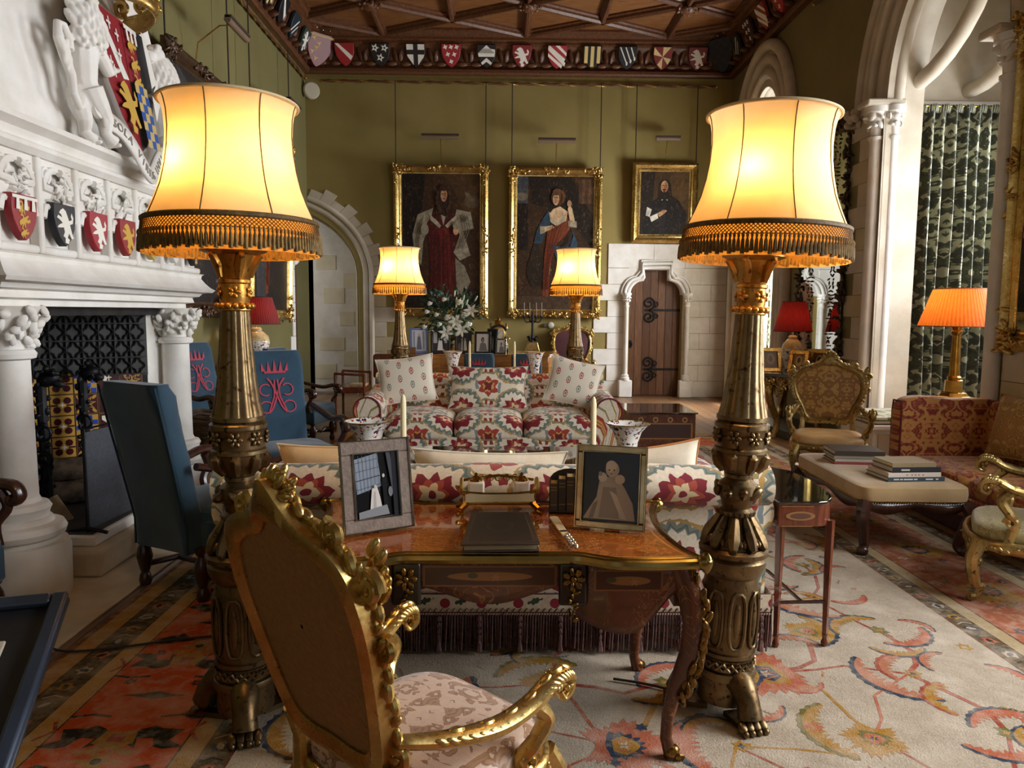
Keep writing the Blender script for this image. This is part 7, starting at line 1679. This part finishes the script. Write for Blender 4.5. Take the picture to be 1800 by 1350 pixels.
# half-round side table
t = thing('side_table', 'inlaid mahogany side table with dark glass top at the end of the near sofa', 'table', (1.47, 3.76, 0))
tp_ = [(-.16, -.40), (.02, -.40)] + [(.14 * sin(q) + .02 + .0, -.40 + .30 * (1 - cos(q))) for q in [PI / 2 * i / 6 for i in range(1, 7)]] + [(.17, .05), (.15, .28), (.05, .40), (-.16, .42)]
MB().ext([(x * 1.03, y * 1.02) for x, y in tp_], .705, .72, 'z').build('glass_top', GLOSSB, t, bevel=.004); MB().ext(tp_, .60, .705, 'z').build('frieze', MAHOG, t, ang=40)
decal('inlay', [('#8a6236', ell(-.06, .05, .07, .022)), ('#5a3520', ell(-.06, .05, .05, .014)), ('#8a6236', rect(-.15, .0, .0, .004)), ('#8a6236', rect(-.15, .094, .0, .098))], T(0, -.402, .60, rx=PI / 2), t, .0005)
for x, y in ((-.14, -.37), (.10, -.36), (-.14, .38), (.12, .28)): MB().tube([(x, y, .05), (x, y, .62)], [.013, .024], 4).lathe([(.012, 0), (.018, .015), (.01, .04), (.014, .06)], 10, (x, y, 0)).build('leg', MAHOG, t, smooth=False)
MB().tube([(-.14, -.37, .22), (.10, -.36, .22)], .009, 8).tube([(-.02, -.365, .22), (-.05, .0, .24), (-.14, .38, .22)], .009, 8).build('stretcher', DARKWOOD, t)
# reading stand at the lower left, cable on the floor
t = thing('information_stand', 'black angled information stand at the lower left corner', 'stand', (-1.10, 1.36, 0), .0)
LM = Matrix.Translation((-.86, 1.34, .885)) @ Matrix.Rotation(math.radians(16), 4, 'Z') @ Matrix.Rotation(math.radians(22), 4, 'X')
LM = Matrix.Translation((1.10, -1.36, 0)) @ LM
MB(LM).box(-.50, .0, -.24, .24, -.012, .0).build('board', BLACKF, t, bevel=.004)
for a in ((-.03, .0, -.24, .24), (-.50, -.47, -.24, .24), (-.47, -.03, .21, .24), (-.47, -.03, -.24, -.21)): MB(LM).box(a[0], a[1], a[2], a[3], 0, .018).build('raised_edge', simple('dark_slate_paint', '#2b3340', '#333d4c', 9, .35) if 'dark_slate_paint' not in MATS else MATS['dark_slate_paint'], t, bevel=.006)
MB(LM).box(-.42, -.085, -.17, .12, .001, .008).build('card', flat('#cfc6b0', .6), t, bevel=.003)
MB().tube([(-.03, -.02, .80), (-.03, -.02, .02)], .022, 10).box(-.2, .14, -.2, .16, 0, .02).build('post', BLACKF, t)
tag(MB().tube(spl([(-2.3, 3.55, .014), (-2.05, 3.34, .02), (-1.8, 3.36, .022), (-1.5, 3.46, .022), (-1.1, 3.52, .022), (-.98, 3.30, .022)]), .006, 6).build('floor_cable', flat('#2a1d18', .5)), 'dark lamp cable trailing over the rug from the left lamp', 'cable')
tag(MB().tube(spl([(.5, 3.06, .022), (.62, 3.02, .022), (.76, 2.96, .022), (.86, 2.99, .022)]), .006, 6).build('floor_cable', flat('#1c1512', .5)), 'dark lamp cable under the desk by the right lamp', 'cable')
# ---------------------------------------------------------------- the large carpet
rg = thing('carpet', 'large cream-field carpet with terracotta palmettes and orange border', 'carpet', (0, 0, 0))
X0, X1, Yr0, Yr1 = -2.02, 3.42, .4, 9.7
MB().box(X0, X1, Yr0, Yr1, .0005, .010).build('pile', rugmat('#a99c89'), rg, smooth=False)
CR, TC, OR, BLK, NV, GD, OL, RS, TN = '#aa9c88', '#ab5f45', '#bf5226', '#2b2a22', '#2b3a4c', '#a0752c', '#66602e', '#943f2e', '#ad8347'
S = []
def bands(a, b): S.append((b, rect(X0 + a, Yr0 + a, X1 - a, Yr1 - a)))
bands(.0, '#7a4a28'); bands(.03, TN); bands(.12, '#4b3a26'); bands(.13, '#554a34'); bands(.25, '#4b3a26'); bands(.26, '#b98f4c'); bands(.345, BLK); bands(.352, OR); bands(.86, BLK); bands(.868, TN); bands(.95, '#4b3a26'); bands(.958, '#5a4c36'); bands(1.06, '#6b3a28'); bands(1.07, CR)
# the eastern border has paler bands
for a, b, c in ((.352, .86, '#9a5a3e'), (.26, .345, '#a08a66'), (.03, .12, '#a08a66'), (.868, .95, '#a5906c')): S.append((c, rect(X1 - b, Yr0 + .9, X1 - a, Yr1 - .9)))
rr = random.Random(21)
def teeth(f, n, amp): return (1 if int(f * n) % 2 else 1 - amp)
def palm(x, y, s, rot, cols, k=0):
    """serrated palmette with collar and heart"""
    P = []; N = 44
    for i in range(N):
        t = -PI * .80 + 1.6 * PI * i / (N - 1); q = (1.0 if i % 2 else .80) * (1 + .22 * cos(t) + .14 * cos(5 * t + k)); P.append((q * cos(t), q * sin(t) * .9))
    S.append((cols[0], xf(P + [(-.45, .05), (-.45, -.05)], x, y, s, rot)))
    Q = [(.62 * (1 if i % 2 else .78) * cos(t), .52 * (1 if i % 2 else .78) * sin(t)) for i, t in enumerate([-PI * .62 + 1.24 * PI * j / 20 for j in range(21)])]
    S.append((cols[1], xf(Q + [(-.25, 0)], x, y, s, rot))); S.append((cols[2], xf([(-.1, -.2), (.15, -.34), (.4, -.14), (.48, 0), (.4, .14), (.15, .34), (-.1, .2)], x, y, s, rot)))
    S.append((cols[3], xf(star(.16, 0, .07, .18, 5), x, y, s, rot)))
    for mx in (-.3, 0, .3): S.append((cols[0], xf(line([(-.05, mx * .5), (.36, mx * .8)], .04), x, y, s, rot)))
def saz(x, y, s, rot, c, edge, mx=1, bend=1.0, n=25):
    """long curved leaf, toothed on the inside, dark on the outside"""
    A, B, Cc = [], [], []
    for i in range(n):
        f = i / (n - 1); t = -1.25 + 2.5 * f; px, py = cos(t * bend), sin(t * bend); w = .40 * sin(PI * (f * .93 + .04)) ** .8
        A.append((px * 1.02, py * 1.02)); B.append((px * (1 - w * (1 if i % 2 else .5)), py * (1 - w * (1 if i % 2 else .5)))); Cc.append((px * (1.11 + .05 * (i % 2)), py * (1.09 + .04 * (i % 2))))
    S.append((edge, xf(Cc + A[::-1], x, y, s, rot, mx))); S.append((c, xf(A + B[::-1], x, y, s, rot, mx)))
def vine(pts, c, w=.02): S.append((c, line(pts, w)))
def small(x, y, s, rot, c1, c2):
    S.append((c1, xf([((1 if i % 2 else .55) * cos(PI * i / 6) * (1.2 if i % 4 == 0 else .9), (1 if i % 2 else .55) * sin(PI * i / 6) * .8) for i in range(12)], x, y, s, rot))); S.append((c2, xf(star(0, 0, .2, .4, 4), x, y, s, rot)))
def sprig(x, y, s, rot, c1, c2):
    S.append((c1, xf(line([(-1, -.1), (-.3, .15), (.3, .1), (1, .3)], .14), x, y, s, rot)))
    for k in range(4): S.append((c2, xf([(-.6 + k * .4, .1), (-.5 + k * .4, .5), (-.35 + k * .4, .12)], x, y, s, rot)))
# orange main border: dark crab palmettes in a row
def crab(x, y, rot, s=.30):
    for mx in (1, -1):
        S.append((BLK, xf([(.05, .10), (.20, .34), (.35, .42), (.45, .36), (.72, .34), (.66, .2), (.62, .12), (.84, -.02), (.62, -.06), (.5, -.02), (.42, .16), (.24, .14), (.3, -.05)], x, y, s, rot, mx)))
        S.append((GD, xf([(.05, .0), (.34, -.10), (.30, -.2), (.06, -.1)], x, y, s, rot, mx))); S.append((BLK, xf([(.15, -.5), (.4, -.42), (.6, -.35), (.78, -.5), (.6, -.6), (.4, -.72)], x, y, s, rot, mx))); S.append((BLK, xf(line([(.3, .62), (.55, .66), (.8, .6)], .05), x, y, s, rot, mx)))
        S.append((RS, xf(line([(.9, .5), (.8, .3), (.95, .1)], .05), x, y, s, rot, mx)))
    S.append((GD, xf([(-.18, .3), (.18, .3), (.24, .05), (0, -.08), (-.24, .05)], x, y, s, rot))); S.append((RS, xf([(-.08, .24), (.08, .24), (.1, .08), (-.1, .08)], x, y, s, rot)))
    S.append((GD, xf(star(0, -.3, .10, .34, 6), x, y, s, rot))); S.append((BLK, xf(ell(0, -.3, .06), x, y, s, rot)))
def flor(x, y, rot, s=.26):
    palm(x, y, s, rot, (GD, NV, '#9a5a3e', CR), rot)
    for k in range(6): small(x + s * 1.25 * cos(k * PI / 3 + .6 + rot), y + s * 1.2 * sin(k * PI / 3 + .6 + rot), s * rr.uniform(.14, .28), k, (CR, NV, OL)[k % 3], (RS, GD)[k % 2])
for i in range(12):
    y = 1.15 + i * .72
    crab(X0 + .60, y, 0 if i % 2 == 0 else PI, .32); flor(X1 - .60, y + .1, i * 1.3, .19); S.append((BLK, xf([(-.5, 0), (-.2, .05), (0, .12), (.2, .05), (.5, 0), (.2, -.05), (0, -.12), (-.2, -.05)], X0 + .60, y + .36, .28, 0)))
    for q in range(5): sprig(X1 - rr.uniform(.4, .82), y + .45 + rr.uniform(-.25, .2), .06, rr.uniform(0, 6), rr.choice((NV, OL, BLK)), rr.choice((CR, GD, NV)))
    for q in range(3): small(X0 + rr.uniform(.4, .82), y + rr.uniform(-.3, .3), .035, rr.uniform(0, 6), rr.choice((GD, BLK)), RS)
for i in range(62):
    y = .7 + i * .145
    for x, k in ((X0 + .19, 0), (X1 - .19, 1), (X0 + 1.005, 2), (X1 - 1.005, 3)):
        c1, c2 = ((GD, BLK), (CR, NV), (TC, BLK), (NV, CR))[(i + k) % 4]; S.append((c1, xf([(-.5, -.4), (-.1, -.3), (.2, -.6), (.5, .1), (.1, .6), (-.2, .3), (-.4, .4)], x, y, .066, i * .7))); S.append((c2, ell(x, y, .014, .026, 6, i))); S.append((c2, line([(x - .04, y + .05), (x, y + .075), (x + .04, y + .06)], .009)))
# cream field: large palmettes and curved leaves on a staggered lattice, joined by angular vines
nodes = []
for j in range(16):
    for i in range(7):
        x = -.85 + .52 * i + (.26 if j % 2 else 0) + rr.uniform(-.09, .09); y = 1.25 + .46 * j + rr.uniform(-.08, .08)
        if x < 2.28: nodes.append((x, y, (i + 2 * j) % 4))
for n_, (x, y, k) in enumerate(nodes):
    for (x2, y2, k2) in nodes[n_ + 1:]:
        d = math.hypot(x - x2, y - y2)
        if d < .66 and rr.random() < .62:
            mx_, my_ = (x + x2) / 2 + rr.uniform(-.1, .1), (y + y2) / 2 + rr.uniform(-.1, .1)
            vine([(x, y), (x + (mx_ - x) * .6, y + (my_ - y) * .4), (mx_, my_), (x2, y2)], rr.choice((RS, TC, GD, RS)), rr.choice((.012, .016, .024)))
for (x, y, k) in nodes:
    a = rr.uniform(0, 6.28)
    if k == 0: palm(x, y, rr.uniform(.17, .23), a, rr.choice(((TC, GD, NV, CR), (TC, NV, GD, CR), ('#a86a4e', OL, GD, NV))), a)
    elif k == 1:
        saz(x, y, rr.uniform(.20, .27), a, rr.choice((TC, '#a86a4e')), NV, rr.choice((1, -1))); small(x + .02, y, .05, a, GD, NV)
    elif k == 2:
        palm(x, y, .12, a, (GD, OL, TC, NV)); saz(x - .05, y + .04, .19, a + 2, GD, rr.choice((NV, OL)), rr.choice((1, -1)))
    else:
        saz(x + .06, y, .17, a, TC, NV); saz(x - .06, y, .17, a + PI, rr.choice((GD, TC)), NV); small(x, y, .06, a, OL, GD)
for k in range(100):
    x, y = rr.uniform(-.9, 2.25), rr.uniform(1.2, 6.2); saz(x, y, rr.uniform(.09, .15), rr.uniform(0, 6), rr.choice((TC, GD, '#a86a4e')), rr.choice((NV, NV, RS)), rr.choice((1, -1)), 1, 17)
for k in range(190): 
    x, y = rr.uniform(-.9, 2.3), rr.uniform(1.2, 8.5)
    (small if k % 2 else sprig)(x, y, rr.uniform(.022, .05), rr.uniform(0, 6), rr.choice((TC, GD, NV, RS, OL, GD)), rr.choice((CR, GD, RS, NV)))
stuff(decal('woven_pattern', S, T(0, 0, .010), rg, .00005, matfn=rugmat, pack=True))

# furniture standing on the carpet rests on its pile
for o in list(COL.objects):
    if o.parent is None and o.get('category') and o['category'] not in ('carpet', 'fireplace', 'andiron', 'fire screen', 'log', 'cable') and -1.95 < o.location.x < 3.4 and .5 < o.location.y < 9.65:
        o.location.z += .0115
import OpenImageIO as oiio, sys, numpy as np
b=oiio.ImageBuf('/workdir/render_main.png'); a=b.get_pixels(oiio.FLOAT); h,w=a.shape[:2]
pts=dict(wall_up=(870,220),wall_low=(880,500),wall_L=(600,250),firepl=(120,480),hood=(60,120),ceil=(800,25),baywall=(1600,110),rugR=(1500,1150),rugnear=(1250,1330),alcove=(580,560),doorstone=(1070,600),farsofa=(860,700),pierR=(1250,560),chairAback=(270,800),chairAside=(325,760),chairback=(560,1150),lampLc=(400,300),lampLr=(490,220),lampLlow=(400,370),greenL=(450,160),floorback=(1220,720),rugL=(250,1150),desk=(820,990),curtain=(1660,400),bench=(1600,850))
for n,(x,y) in pts.items():
    X,Y=int(x*w/1800),int(y*h/1350); r=a[max(0,Y-3):Y+4,max(0,X-3):X+4,:3].reshape(-1,3).mean(0)*255
    print(n,(x,y),r.astype(int))
